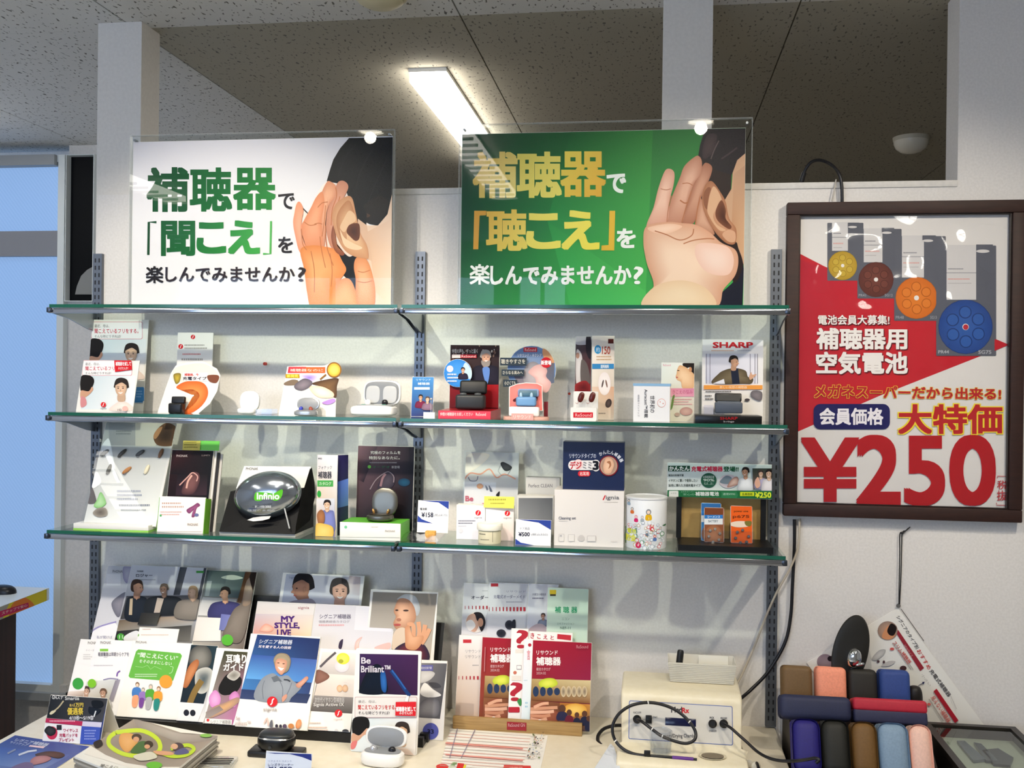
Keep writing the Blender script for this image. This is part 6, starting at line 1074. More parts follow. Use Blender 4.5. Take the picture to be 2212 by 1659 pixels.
c.rect(295, 552, 890, 752, '#cfb4b4', 14); c.rect(300, 558, 885, 746, '#e6e2de', 14); c.text('最近、母は、', 330, 585, 500, 612, '#6a6264'); c.text('聞こえているフリをする。', 328, 632, 690, 675, '#d0403a', .02); c.text('そんな時どうすれば?', 330, 690, 630, 722, '#6a6264', .005)
c.quad([(280, 760), (890, 770), (872, 1150), (258, 1130)], ['#cfdde2', '#e9eaea', '#f3ece8', '#dce4e6']); c.blob([(285, 760), (400, 745), (438, 800), (420, 880), (340, 930), (275, 900)], '#1a1715'); c.blob([(275, 900), (340, 920), (415, 850), (410, 900), (370, 930), (330, 970), (268, 990)], '#d0a084'); c.blob([(265, 990), (320, 970), (300, 1040), (262, 1050)], '#d87a78'); c.blob([(650, 1110), (700, 1050), (800, 1050), (860, 1110), (870, 1150), (640, 1150)], '#ecd8cc'); c.head(748, 895, 72, SKIN, '#3a3230', -.3); c.poly([(690, 600), (885, 598), (880, 735), (685, 730)], '#d8242c'); c.text('補聴器を試して', 692, 645, 880, 690, '#ffffff', .03); c.text('みませんか?', 725, 692, 850, 720, '#fbe3e0', .02); c.poly([(795, 540), (818, 542), (805, 598), (778, 592)], '#f9f6f2'); c.done(o); easel(mk_r, c, .06, WHITEP)
p = aty((560, 1234), -.40)
r = clam('charging_case', (p.x, -.40, CZ), .098, .032, .052, WSH, M('#8f9296', .35, name='tray_pale'), 'white earphone charging case, grey lid lining, before the white panel', -3, 100, .012, .75, ((-1, M('#d9d9dc', .15, .6, name='bud_silver')), (1, DARKB)))

# ------------------------------------------------------------------ loose things on the counter, left
view('F')
p = atz((720, 760), CZ)
r = thing('tent_card', 'folded tent card with black and gold smart offer', 'tent card', (p.x, p.y, CZ))
o, c = card('front_fold', ((490, 275), (1066, 320), (1002, 778), (435, 752)), CZ, None, 18, th=.0012, parent=r)
c.full(('#2a2c30', '#34353a', '#3f55a8', '#eceaea')); c.quad([(485, 278), (1066, 320), (1020, 552), (455, 510)], ['#232529', '#3a3b40', '#43444a', '#1f2125']); c.text('GNステ', 520, 285, 630, 325, '#d9d9d6', .02); c.text('Smartia', 650, 298, 790, 332, '#cfcfcc', .02); c.line([(635, 340), (580, 410), (500, 470)], 14, '#b9ac8a', 3); c.blob([(495, 470), (520, 440), (560, 440), (520, 475)], '#d8cfae'); c.text('最大', 695, 372, 738, 398, '#d8c070', .01); c.text('1万円', 742, 362, 832, 402, '#d8c052', .03); c.text('優遇祭', 675, 410, 832, 478, '#d6bd48', .03); c.text('4/10㊌〜5/19㊐', 695, 488, 935, 532, '#e3e3e6', .02); c.blob([(920, 340), (1010, 340), (1035, 380), (1000, 410), (930, 400)], '#12161c'); c.blob([(890, 400), (940, 410), (1010, 430), (960, 480), (890, 460)], '#161c26'); c.line([(960, 440), (940, 500)], 12, '#d9dde0')
c.poly([(455, 512), (830, 545), (822, 588), (448, 555)], '#b82c54'); c.lines(500, 535, 770, 565, 1, '#e4a8b8'); c.poly([(830, 545), (1020, 555), (1012, 605), (822, 592)], '#cfcbe0'); c.poly([(448, 558), (822, 592), (805, 772), (430, 748)], '#eceaea'); c.ell(525, 660, 55, 66, '#c42f52'); c.blob([(450, 640), (490, 590), (560, 620), (555, 670), (500, 690)], '#1a1a1c', '#3a3a3e', 3); c.rect(572, 580, 622, 630, '#26282e'); c.text('ワイヤレス', 640, 618, 785, 652, '#b8305a', .02); c.text('充電パッドを', 600, 665, 782, 700, '#b8305a', .02); c.text('プレゼント', 595, 710, 745, 745, '#b8305a', .02); c.poly([(822, 592), (1012, 605), (1000, 778), (805, 770)], '#3f56b4'); c.lines(850, 630, 980, 740, 4, '#9aa8e0'); c.done(o)
back = c.o+c.v*c.h; fr = c.m.copy(); bt = Vector((back.x, back.y+.055, CZ)); v0 = c.o+c.v*c.h
mk('back_fold', ([v0, v0+c.u*c.w, Vector((v0.x+c.u.x*c.w+.004, v0.y+c.u.y*c.w+.05, CZ)), Vector((v0.x, v0.y+.05, CZ)), v0+Vector((0, .0012, 0)), v0+c.u*c.w+Vector((0, .0012, 0)), Vector((v0.x+c.u.x*c.w+.004, v0.y+c.u.y*c.w+.0512, CZ)), Vector((v0.x, v0.y+.0512, CZ))], [[0, 1, 2, 3], [7, 6, 5, 4], [0, 4, 5, 1], [1, 5, 6, 2], [2, 6, 7, 3], [3, 7, 4, 0]]), PAPER, r)
o, c = flat('flyer', ((150, 685), (890, 797), (300, 1180), (-420, 1000)), CZ+.002, .002, label='blue flyer with a face and white title lying at the counter end', catg='flyer')
c.quad([(150, 685), (890, 797), (300, 1180), (-420, 1000)], ['#2f3f8a', '#4a5aa0', '#7a86b4', '#5f7fc0']); c.quad([(0, 800), (700, 880), (400, 1040), (-200, 960)], ['#3f5aa8', '#5a6cae', '#8a98c4', '#5a80c4']); c.text('シグニア補聴器', 0, 0, 0, 0, '#c9d2ea', .015, q=((160, 715), (498, 770), (455, 800), (140, 745))); c.text('ラインナップ', 0, 0, 0, 0, '#b9c4e4', .02, q=((110, 745), (290, 772), (260, 798), (95, 765))); c.poly([(300, 785), (450, 800), (430, 818), (285, 800)], '#e6c9d6'); c.line([(185, 885), (280, 850), (365, 838)], 18, '#cfd6e6'); c.line([(75, 870), (155, 830)], 16, '#8a94b4')
c.blob([(350, 880), (470, 850), (600, 860), (645, 890), (580, 920), (480, 900), (400, 910)], '#4a3a38', '#6a4f48', 3); c.blob([(300, 950), (350, 905), (450, 895), (510, 920), (450, 960), (330, 985)], '#a8747a', '#c08c8c', 3); c.blob([(120, 1009), (250, 960), (330, 980), (300, 1060), (100, 1060)], '#7a6a90'); c.done(o)
r = None
q0 = ((1330, 525), (2168, 690), (1720, 1060), (905, 790))
NM = 9
for k in range(NM):
    z = CZ+.0045*(k+1)
    random.seed(20+k); s = (NM-1-k)
    q = [(x+random.uniform(-4, 4) if k < NM-1 else x, y) for x, y in q0]
    P = [atz(p_, CZ+.0045*NM) for p_ in q]
    # same footprint stacked, each a little shifted
    jx, jy = (random.uniform(-.003, .004), random.uniform(-.003, .003)) if k < NM-1 else (0, 0)
    pts = [Vector((p_.x+jx, p_.y+jy, z)) for p_ in P]
    pts = pts[:2]+[pts[2]+(pts[2]-pts[1])*.35, pts[3]+(pts[3]-pts[0])*.35]
    eu = (pts[2]-pts[3]).normalized(); n_ = Vector((0, 0, 1)); ev = n_.cross(eu); o_ = pts[3]
    fr = Matrix(((eu.x, ev.x, 0, o_.x), (eu.y, ev.y, 0, o_.y), (0, 0, 1, z), (0, 0, 0, 1))); c = Card(fr, 1, 1); c.clip = False
    top = k == NM-1
    ob = mk('magazine', extrude([((p_-o_).dot(eu), (p_-o_).dot(ev)) for p_ in pts], -.0042, 0), M(['#b9b4aa', '#8f8a80', '#a8a49a'][k % 3], .5, name='magazine_edge') if not top else PAPER, None, 'topmost magazine with lime rings round people on a grey cover' if top else 'grey edged magazine in the pile under the lime ringed cover', 'magazine', None if top else 'pile of magazines on the counter', frame=fr)
    if top:
        c.poly([q[0], q[1], (1790, 1003), (1650, 1115), (840, 870), q[3]], '#f1ece4'); c.blob([(1330, 525), (1500, 560), (1800, 660), (2168, 690), (1790, 1000), (1500, 1000), (1250, 960), (1050, 880), (905, 790), (1150, 640)], '#a79a8e', '#8a7d72', 3, sm=0); c.blob([(1340, 530), (1500, 570), (1800, 665), (2150, 690), (2080, 740), (1800, 760), (1620, 700), (1400, 620)], '#9a9088', '#b4aaa2', 3); c.line([(1150, 660), (1400, 640), (1560, 720), (1590, 830), (1480, 890), (1250, 880), (1100, 800), (1085, 720), (1150, 660)], 42, '#c9e03a', 5)
        c.blob([(1200, 680), (1300, 670), (1380, 720), (1340, 800), (1260, 860), (1190, 780)], '#d89a50', '#e6b070', 3); c.ell(1360, 710, 50, 36, '#4a3428'); c.ell(1355, 730, 30, 26, '#d8a07c'); c.blob([(1300, 860), (1380, 760), (1460, 760), (1440, 860)], '#4a6a3a'); c.ell(1480, 780, 44, 34, '#3a2820'); c.ell(1465, 805, 28, 22, '#d8a07c'); c.line([(1560, 850), (1700, 900), (1850, 890), (1930, 830), (1860, 790), (1700, 830)], 36, '#bcd63a', 5); c.ell(1770, 810, 60, 44, '#4a3a44'); c.ell(1735, 805, 36, 28, '#d8a88a'); c.blob([(1740, 860), (1830, 820), (1880, 870), (1760, 890)], '#5a5a86'); c.blob([(1530, 850), (1700, 860), (1720, 890), (1580, 890)], '#d8a07c'); c.blob([(1330, 900), (1500, 860), (1560, 920), (1400, 950)], '#d6d2c0'); c.blob([(930, 770), (1000, 740), (1020, 790), (960, 820)], '#3a302a'); c.text('聞こえに', 0, 0, 0, 0, '#6a645c', .01, q=((1010, 985), (1180, 1010), (1160, 1040), (990, 1010))); c.ell(1535, 995, 80, 34, '#6fc03c'); c.ell(2050, 700, 60, 18, '#8ac05a'); c.done(ob)
view('G')
p = atz((860, 1100), CZ)
r = thing('demo_earphones', 'black hearing device with silver band on a black base before the blue price card', 'device', (p.x, p.y, CZ)); m = WM[r.name]
mk('base', tr(m, box(-.055, -.03, 0, .068, .02, .014, .004)), M('#1a1a1b', .4, name='base_black'), r); mk('body', tr(m @ T(.004, -.002, .032), superell(.042, .03, .02, .7, .6, 32, 12)), M('#0e0f10', .3, name='device_black'), r); mk('silver_band', tr(m @ T(.004, -.002, .042), superell(.0405, .0295, .0045, .7, .5, 32, 6)), M('#c9cac8', .2, .9, name='band_silver'), r); mk('top_plate', tr(m @ T(.004, -.002, .046), superell(.038, .0275, .009, .7, .7, 32, 8, z0=0)), M('#3a3c3c', .35, .4, name='top_grey'), r); mk('button', tr(m @ T(-.0, -.0325, .026) @ R(90, 'X'), lathe([(0, .001), (.004, .001), (.0045, 0), (0, 0)], 14)), M('#26282a', .2, name='button_dark'), r)
o, c = card('price_card', ((755, 1085), (1205, 1080), (1212, 1330), (772, 1330)), CZ, -.47, 12, th=.001, label='blue and white price card at the counter edge before the black device', catg='price card')
c.full('#c9d3e6'); c.blob([(750, 1085), (1208, 1075), (1210, 1165), (1120, 1130), (1000, 1100), (860, 1098)], '#26337e', sm=0); c.text('リクエストコメント', 795, 1158, 1020, 1178, '#6a7aa8'); c.text('レンズクリーナー', 795, 1190, 1035, 1215, '#3a4470', .02); c.text('¥1,850', 800, 1222, 1020, 1250, '#2a3466', .03); easel(o, c, .03); c.done(o)
p = atz((300, 1215), CZ); r = thing('clear_case', 'clear shallow plastic case with thin black rods beside the magazines', 'case', (p.x, p.y, CZ))
mk('shell', tr(T(p.x, p.y, CZ) @ R(8, 'Z'), box(-.035, -.03, 0, .04, .03, .012, .004)), CLEARP, r)
for k in range(4): mk('rod', tr(T(p.x, p.y, CZ+.0125) @ R(8, 'Z'), box(-.03, -.022+.01*k, 0, .035, -.02+.01*k, .0015)), BLACKP, r)
view('H')
o, c = flat('form_sheet', ((1205, 858), (2140, 925), (2050, 1330), (1090, 1300)), CZ+.0012, .001, label='white order form with red lines and a strip of photos under the wooden stand', catg='sheet')
for k in range(14):
    a = k/14; c.line([(1200-110*a, 875+400*a), (1980-110*a, 930+400*a)], 4, '#e3a89c' if k % 3 else '#c9c0b8')
for k in (4, 7): c.line([(1160, 860+36*k), (1900, 905+38*k)], 12, '#e89a90')
c.line([(1275, 865), (1200, 1150)], 7, '#8a8098'); c.line([(1445, 875), (1310, 1150)], 7, '#8a8098')
random.seed(4)
for k in range(60):
    a, b = random.random(), random.random(); x_, y_ = 1985+140*a-60*b, 920+230*b; s_ = random.uniform(6, 16); c.poly([(x_, y_), (x_+s_, y_+1), (x_+s_-3, y_+s_), (x_-3, y_+s_)], random.choice(['#4a4448', '#d8a890', '#7a8a5a', '#b9c4d4', '#2a2a34', '#c9b09a']))
c.done(o)
o, c = flat('leaflet', ((1080, 1210), (1420, 1200), (1400, 1330), (1040, 1330)), CZ+.0024, .001, label='small red, green and yellow leaflet at the counter edge by the white case', catg='leaflet')
c.ell(1130, 1222, 60, 26, '#d83a34'); c.poly([(1235, 1175), (1275, 1180), (1230, 1240), (1190, 1240)], '#dfe4cc'); c.text('1000', 0, 0, 0, 0, '#3a8a3a', .03, q=((1232, 1182), (1275, 1186), (1245, 1215), (1205, 1212))); c.poly([(1280, 1190), (1340, 1196), (1320, 1260), (1260, 1250)], '#d8302c'); c.poly([(1340, 1205), (1360, 1208), (1340, 1260), (1320, 1258)], '#e8d83a'); c.done(o)
o, c = flat('leaflet', ((1720, 1205), (1975, 1212), (1980, 1330), (1690, 1330)), CZ+.0026, .001, mat=M('#d8332e', .5, name='red_leaflet'), label='plain red leaflet tip on the order form at the counter edge', catg='leaflet')
c.text('補聴器', 1770, 1222, 1900, 1240, '#f0a8a0'); c.done(o)

# ------------------------------------------------------------------ wooden stand with catalogues
view('E')
WOOD = grain('bamboo_wood', '#9a7a4c', '#b3925f', 40, .5, .05, (.3, 8, 8))
fr, w, h = plane(((145, 1238), (1200, 1302), (1196, 1408), (140, 1332)), CZ, None)
r = thing('catalogue_stand', 'wooden catalogue stand with a small dark red plate', 'stand', ((fr.translation.x+w/2), fr.translation.y, CZ)); yb = fr.translation.y
mk('front_bar', tr(fr, box(0, 0, -.012, w, h, 0, .001)), WOOD, r); mk('floor_board', tr(fr, box(0, 0, -.11, w, .008, -.0122)), WOOD, r); mk('back_board', tr(fr @ T(0, .008, -.10) @ R(-18, 'X'), box(0, 0, -.006, w, .13, 0)), WOOD, r)
mk('red_plate', tr(fr, box(w*.425, h*.2, .0001, w*.575, h*.85, .0012)), M('#9a1f2c', .4, name='plate_red'), r); c = Card(fr, w, h); c.step = .0004; c.k = 3; c.text('ReSound GN', 597, 1292, 733, 1320, '#d8a0a4', .01); c.done(r, 'plate_lettering')
SB = CZ+.0082; GS = 'catalogues in the wooden stand'
def cat_(q, y, lean, cols, label, th=.004, z=SB, catg='catalogue', group=GS, yaw=0, nm='catalogue'):
    o, c = card(nm, q, z, y, lean, yaw, th=th, label=label, catg=catg, group=group); c.full(cols); return o, c
o, c = cat_(((235, 155), (520, 150), (490, 1215), (180, 1200)), yb+.070, 12, ('#dedde3', '#d9d9e0', '#ebe9ea', '#e9e6e6'), 'white catalogue with a masked person in a circle at the back of the wooden stand')
c.lines(385, 210, 430, 222, 1, '#a9a9b4'); c.text('オーダー', 296, 252, 435, 282, '#4a4858', .02)
for k in range(7): c.rect(243+29*k, 335, 243+29*k+4+k*1.4, 362, '#b0303c')
c.ell(330, 470, 82, 85, '#efe6e0'); c.blob([(320, 390), (380, 395), (412, 470), (380, 545), (350, 480), (318, 430)], '#241c1c'); c.blob([(270, 420), (320, 400), (340, 450), (360, 480), (330, 545), (280, 530), (255, 480)], '#d8a890', '#e9c4ae', 3); c.blob([(255, 470), (300, 450), (330, 500), (280, 540)], '#f3efee'); c.ell(372, 470, 22, 36, '#d09c80'); c.done(o)
o, c = cat_(((435, 142), (748, 152), (735, 1215), (395, 1210)), yb+.063, 12, ('#d8d9e1', '#d2d3dc', '#ebeaed', '#e8e7ea'), 'white catalogue with two dark ear pieces and red tick marks')
c.rect(455, 152, 515, 178, '#b0303c'); c.text('リサウンド', 580, 210, 740, 226, '#9a9ab0'); c.text('充電式オーダーメイド', 478, 246, 735, 276, '#8f8fa6', .01); c.lines(580, 300, 720, 316, 1, '#a9a9ba')
for k in range(11): c.rect(440+28*k, 345, 440+28*k+4+k*1.4, 378, '#b0303c')
c.ell(605, 490, 34, 38, '#3a3a44', '#1e1e26', 3); c.blob([(630, 460), (655, 450), (655, 520), (625, 525)], '#2a2a32'); c.ell(540, 558, 38, 32, '#33333c', '#1c1c24', 3); c.done(o)
o, c = cat_(((748, 152), (1000, 160), (985, 1215), (735, 1212)), yb+.057, 12, ('#d3d5e2', '#dcd9dd', '#e6e4e8', '#dfdfe8'), 'lilac white catalogue with a man at a desk behind the pale green one')
c.text('内蔵型の補聴器', 795, 232, 905, 252, '#5a5870'); c.lines(795, 268, 900, 292, 1, '#6a6880'); c.bust(882, 420, 18, '#b98a78', '#3a2e2c', '#8a92a8', -.5); c.blob([(770, 520), (840, 480), (900, 500), (900, 560), (760, 560)], '#b9a8b0'); c.done(o)
o, c = cat_(((915, 185), (1248, 196), (1232, 1240), (890, 1230)), yb+.050, 12, ('#d2e6d6', '#c9e0cf', '#cfe4d0', '#d6e8d8'), 'pale green booklet with green hearing aid title and small yellow logo')
c.rect(935, 205, 988, 240, '#e6c832'); c.rect(938, 240, 985, 255, '#4a4230'); c.text('補 聴 器', 978, 342, 1160, 392, '#2f9a6c', .02); c.text('ニコン', 1035, 432, 1095, 452, '#6a8a7a'); c.text('エキファッション', 995, 472, 1135, 490, '#6a8a7a'); c.text('NEF-11', 1020, 505, 1105, 525, '#6a8a7a', .01); c.done(o)
o, c = cat_(((200, 575), (388, 580), (352, 1240), (158, 1222)), yb+.043, 13, ('#ece9ea', '#eae7e8', '#cdb4a2', '#d2b8a6'), 'white catalogue with red label and beige foot in front in the wooden stand')
c.rect(228, 610, 296, 638, '#c2323c'); c.text('リサウンド', 248, 692, 372, 720, '#9a969c'); c.text('リサウンド', 246, 736, 372, 764, '#9a969c'); c.lines(305, 815, 368, 835, 1, '#a9a6aa')
for k in range(6): c.rect(192+30*k, 908, 192+30*k+4+k*2, 936, '#b0303c')
c.done(o)
def redcat(c, X, Y, sx):
    def x(a): return X+a*sx
    c.text('リサウンド', x(.06), Y+85, x(.42), Y+120, '#ecdcdc', .015); c.text('補聴器', x(.06), Y+140, x(.47), Y+205, '#f6eeec', .03); c.text('総合カタログ', x(.06), Y+225, x(.3), Y+250, '#e0b8b8', .01); c.text('2024.02', x(.06), Y+260, x(.22), Y+280, '#d8a8aa', .01)
    c.quad([(x(-.04), Y+315), (x(1.02), Y+330), (x(1.0), Y+520), (x(-.06), Y+490)], ['#b9a06a', '#d8c89a', '#8a5a32', '#7a4a28']); c.blob([(x(.1), Y+350), (x(.2), Y+315), (x(.36), Y+315), (x(.42), Y+360), (x(.3), Y+390), (x(.14), Y+385)], '#b8c82c', '#dfe45a', 4)
    for k in range(4): c.ell(x(.05+.12*k), Y+420, sx*.05, 42-4*k, '#2a3a5a')
    for k in range(5): c.ell(x(.52+.09*k), Y+420, sx*.045, 45, '#d8c4a0', '#8a7a66', 3)
    c.quad([(x(-.06), Y+490), (x(.46), Y+510), (x(.44), Y+720), (x(-.08), Y+690)], ['#8a5a3a', '#7a4a30', '#5a2a1c', '#8a4a34']); c.blob([(x(-.05), Y+560), (x(.1), Y+505), (x(.25), Y+510), (x(.2), Y+560), (x(.4), Y+580), (x(.45), Y+640), (x(.3), Y+680), (x(.05), Y+640), (x(-.05), Y+630)], '#8a4a34', '#9a5a40', 4)
    for k in range(4): c.line([(x(-.04), Y+640-k*26), (x(.12+.05*k), Y+655-k*34), (x(.24+.06*k), Y+640-k*30)], 26, ('#d9a284', '#c98c6c', '#e2b095', '#cf9676')[k], 5)
    c.line([(x(.02), Y+548), (x(.16), Y+520), (x(.27), Y+515)], 24, '#e0aa8c', 4); c.ell(x(.12), Y+655, sx*.028, 9, '#e9e4de')
    c.quad([(x(.46), Y+510), (x(1.0), Y+525), (x(.98), Y+760), (x(.44), Y+720)], ['#a86a2c', '#c98a3a', '#2a3f4a', '#7a1f2a']); c.ell(x(.72), Y+570, sx*.2, 55, '#d89a3a', '#f0c868', 4)
    for a, b, s_ in ((.5, 560, 1.2), (.62, 590, .9), (.75, 610, .8), (.88, 600, .9), (.95, 640, .8)): c.ell(x(a), Y+b, 24*s_, 28*s_, '#5a3a2a'); c.blob([(x(a)-36*s_, Y+b+90), (x(a)-26*s_, Y+b+30), (x(a)+26*s_, Y+b+30), (x(a)+36*s_, Y+b+90)], random.choice(['#22243c', '#2c2a48', '#6a2030', '#3a5a4a']))
o, c = cat_(((388, 590), (760, 606), (690, 1260), (352, 1238)), yb+.034, 13, ('#a01a2e', '#9a1a2c', '#7a3a24', '#8a4a30'), 'dark red catalogue half hidden by the question mark leaflet'); redcat(c, 425, 590, 455); c.line([(412, 670), (405, 870)], 5, '#c98a90'); c.done(o)
o, c = cat_(((765, 528), (1132, 570), (1090, 1250), (720, 1215)), yb+.027, 13, ('#f4f1ee', '#f3efec', '#efe9e6', '#f3f0ee'), 'white leaflet with spaced red Japanese heading behind the front red catalogue', .001, catg='leaflet', nm='leaflet'); c.text('き こ え と', 0, 0, 0, 0, '#b82c3c', .02, q=((780, 555), (970, 580), (968, 612), (778, 600))); c.poly([(998, 565), (1110, 575), (1108, 618), (995, 605)], '#c0303c'); c.done(o)
o, c = cat_(((652, 505), (795, 540), (700, 1245), (566, 1228)), yb+.022, 13, ('#f4f1ee', '#f2eeec', '#f0ecea', '#f4f1ee'), 'narrow white leaflet with two large red question marks', .001, catg='leaflet', nm='leaflet')
c.text('?', 668, 535, 755, 680, '#b02838', .014); c.text('?', 618, 962, 712, 1110, '#b02838', .014); c.rect(655, 690, 720, 720, '#e3dcd4'); c.rect(665, 820, 705, 855, '#8a8290'); c.rect(668, 824, 702, 850, '#f4f1ee'); c.ell(652, 880, 14, 14, '#c4705a'); c.rect(625, 905, 700, 945, '#e3dcd4'); c.blob([(670, 1110), (700, 1090), (705, 1140), (690, 1150)], '#3f8a4a'); c.rect(596, 1160, 690, 1205, '#b82838', 10); c.done(o)
o, c = cat_(((735, 602), (802, 612), (772, 1262), (694, 1258)), yb+.016, 13, ('#e9eaf2', '#f0edf0', '#d9ecee', '#dfe9f0'), 'slim pale leaflet edge between question mark leaflet and front red catalogue', .001, catg='leaflet', nm='leaflet'); c.ell(772, 655, 14, 14, '#b02838'); c.text('言', 750, 695, 775, 775, '#d88a94', .02); c.lines(725, 940, 755, 955, 1, '#b9cfd8'); c.lines(735, 1120, 760, 1180, 2, '#9ac4dc'); c.done(o)
o, c = cat_(((798, 614), (1278, 636), (1262, 1388), (770, 1340)), yb+.0135, 13, ('#a31a30', '#93182e', '#8a2a58', '#7a2a30'), 'dark red catalogue of crowds and hands in front at the end of the wooden stand', .0015); redcat(c, 798, 614, 480); c.text('ReSound', 1155, 655, 1250, 682, '#c98a94'); c.done(o)

# ================================================================== hearing instrument on the counter
view('I')
IV = grain('ivory_plastic', '#e6dcc0', '#eae1c8', 60, .38, .01)
xm = aty((900, 1000), -.22).x; x0, x1 = aty((338, 700), -.15).x, aty((1512, 740), -.15).x
r = thing('hearing_instrument', 'ivory hearing aid vacuum and drying instrument with blue bordered control panel', 'instrument', ((x0+x1)/2, -.18, CZ))
PB_Y, PB_Z, PT_Y, PT_Z = -.247, .7305, -.217, .818
def rnd(pts, k=3):
    return [tuple(p) for p in pts]
prof = [(-.05, CZ), (-.05, .828), (-.053, .834), (-.06, .837), (-.185, .837), (-.198, .836), (-.208, .832), (-.214, .826), (PT_Y, PT_Z), (PB_Y, PB_Z), (-.252, .727), (-.26, .7245), (-.312, .7195), (-.325, .716), (-.332, .708), (-.334, CZ)]
v, f = prof_x(prof, 0, 1)
def shp(p):
    s = 1 if p.x > .5 else -1; wid = (x1-x0)/2+(.006 if p.y < -.25 else 0); return Vector(((x0+x1)/2+s*wid, p.y, p.z))
bm = bmesh.new(); vs = [bm.verts.new(shp(p)) for p in v]
for q in f: bm.faces.new([vs[i] for i in q])
bmesh.ops.recalc_face_normals(bm, faces=bm.faces[:])
eg_ = [e for e in bm.edges if abs(e.verts[0].co.x-e.verts[1].co.x) < .02 and (e.verts[0].co.z > CZ+.001 or e.verts[1].co.z > CZ+.001) and abs(e.verts[0].co.x-(x0+x1)/2) > .1]
bmesh.ops.bevel(bm, geom=eg_, offset=.006, segments=3, affect='EDGES', profile=.5, clamp_overlap=True)
mk('housing', vf_bm(bm), IV, r, smooth=40)
# control panel frame on the slanted front
ev = Vector((0, PT_Y-PB_Y, PT_Z-PB_Z)).normalized(); eu = Vector((1, 0, 0)); nn = eu.cross(ev); ph = math.hypot(PT_Y-PB_Y, PT_Z-PB_Z)
o_ = Vector((x0, PB_Y, PB_Z))+nn*.0004
fr = Matrix(((1, ev.x, nn.x, o_.x), (0, ev.y, nn.y, o_.y), (0, ev.z, nn.z, o_.z), (0, 0, 0, 1)))
c = Card(fr, x1-x0, ph); c.step = .00005
bl, tl, tr_, br = c.loc((405, 1180)), c.loc((408, 785)), c.loc((1435, 850)), c.loc((1448, 1248))
xa, xb, ya, yb2 = (bl[0]+tl[0])/2, (tr_[0]+br[0])/2, max(.003, (bl[1]+br[1])/2), min(ph-.003, (tl[1]+tr_[1])/2)
mk('panel_border', extrude(rrect(xb-xa, yb2-ya, .004, 4, xa, ya), 0, .0008), M('#4a62a8', .4, name='panel_blue'), r, frame=fr); mk('panel_face', extrude(rrect(xb-xa-.003, yb2-ya-.003, .003, 4, xa+.0015, ya+.0015), .0008, .0014), M('#d6d3cc', .4, name='panel_grey'), r, frame=fr)
c.k = 24; c.clip = False
c.text('Med', 830, 862, 935, 918, '#2a2a34', .03); c.text('Rx', 938, 872, 1005, 922, '#c8303a', .03); c.text('VACUUM', 450, 908, 528, 928, '#5a5a60', .01); c.text('START', 645, 955, 692, 975, '#5a5a60', .01); c.text('PICK', 1212, 960, 1256, 980, '#3a3a40', .02); c.text('CHARGER', 1205, 1092, 1280, 1112, '#5a5a60', .01); c.text('PROBE', 1320, 965, 1385, 985, '#5a5a60', .01); c.text('Vacuum/Drying Chamber', 720, 1130, 1085, 1178, '#4a4a52', .01); c.done(r, 'panel_print')
def onp(p, h_=.0015): return atp(p, o_+nn*h_, nn)
rotp = fr.to_3x3().to_4x4()
d0, d1 = c.loc((770, 965)), c.loc((1075, 1060)); mk('display_window', tr(fr, box(min(d0[0], d1[0]), min(d0[1], d1[1]), .0014, max(d0[0], d1[0]), max(d0[1], d1[1]), .0026, .0005)), M('#161a3e', .15, name='lcd_blue'), r)
JK = M('#121214', .4, name='jack_black')
for p_ in ((490, 985), (1240, 1030), (1350, 1030)): mk('jack', tr(T(onp(p_)) @ rotp, lathe([(0, .012), (.006, .012), (.0095, .008), (.0095, 0), (0, 0)], 20)), JK, r)
p_ = onp((605, 985)); mk('switch', tr(T(p_) @ rotp, box(-.007, -.009, 0, .007, .009, .005, .001)), JK, r)
# deck: cup, round well
dz = .7222
p_ = atz((1235, 1320), dz); mk('well_ring', tr(T(p_.x, -.285, .7215), lathe([(.026, .0), (.0285, .001), (.0295, .0025), (.0275, .0025), (.026, .001), (.022, -.003), (0, -.003)], 32, 1.05, .75)), M('#cfc6ae', .45, name='well_rim'), r); mk('well_hole', tr(T(p_.x, -.287, .7247), lathe([(0, 0), (.0235, 0), (.0235, .0004), (0, .0004)], 32, 1.05, .72)), M('#7f7462', .7, name='well_dark'), r)
p_ = aty((725, 1280), -.285)
rc = thing('suction_cup', 'clear plastic drying cup on the deck of the ivory instrument', 'cup', (p_.x, -.283, .7242)); mk('cup_wall', tr(T(p_.x, -.283, .7242), lathe([(.020, 0), (.0235, .001), (.0235, .018), (.025, .02), (.025, .048), (.0225, .05), (.0215, .048), (.0225, .02), (.021, .003)], 32, 1, .9)), CLEARP, rc)
# hoses
HOSE = M('#17161a', .35, name='rubber_hose')
def hose(name, pts, rad, label, mat=HOSE, bands=()):
    P = [aty(q[:2], q[2]) for q in pts]
    return mk(name, tube(P, rad, 10, 8), mat, None, label, 'hose', smooth=60)
rr_ = thing('probe_hose', 'black looped hose with white bands and a purple tipped probe', 'hose', (aty((650, 1300), -.27).x, -.27, .722))
LP = [(490, 985, -.245), (540, 1010, -.262), (640, 1085, -.275), (740, 1155, -.285), (870, 1205, -.29), (980, 1225, -.292), (1060, 1190, -.29), (1070, 1110, -.28), (1010, 1010, -.272), (900, 910, -.265), (760, 845, -.262), (600, 818, -.262), (440, 845, -.265), (320, 920, -.27), (255, 1020, -.275), (245, 1110, -.28), (275, 1200, -.285), (350, 1280, -.292), (450, 1328, -.298), (560, 1347, -.302)]
LPW = [aty(q[:2], q[2]) for q in LP]
mk('hose', tube(LPW, .0036, 10, 8), HOSE, rr_, smooth=60)
for k in (2, 3, 8, 11, 16): 
    d = (LPW[k+1]-LPW[k]).normalized(); mk('white_band', tube([LPW[k]-d*.0012, LPW[k]+d*.0012], .0039, 10, smooth=False), M('#e6e4e0', .4, name='band_white'), rr_)
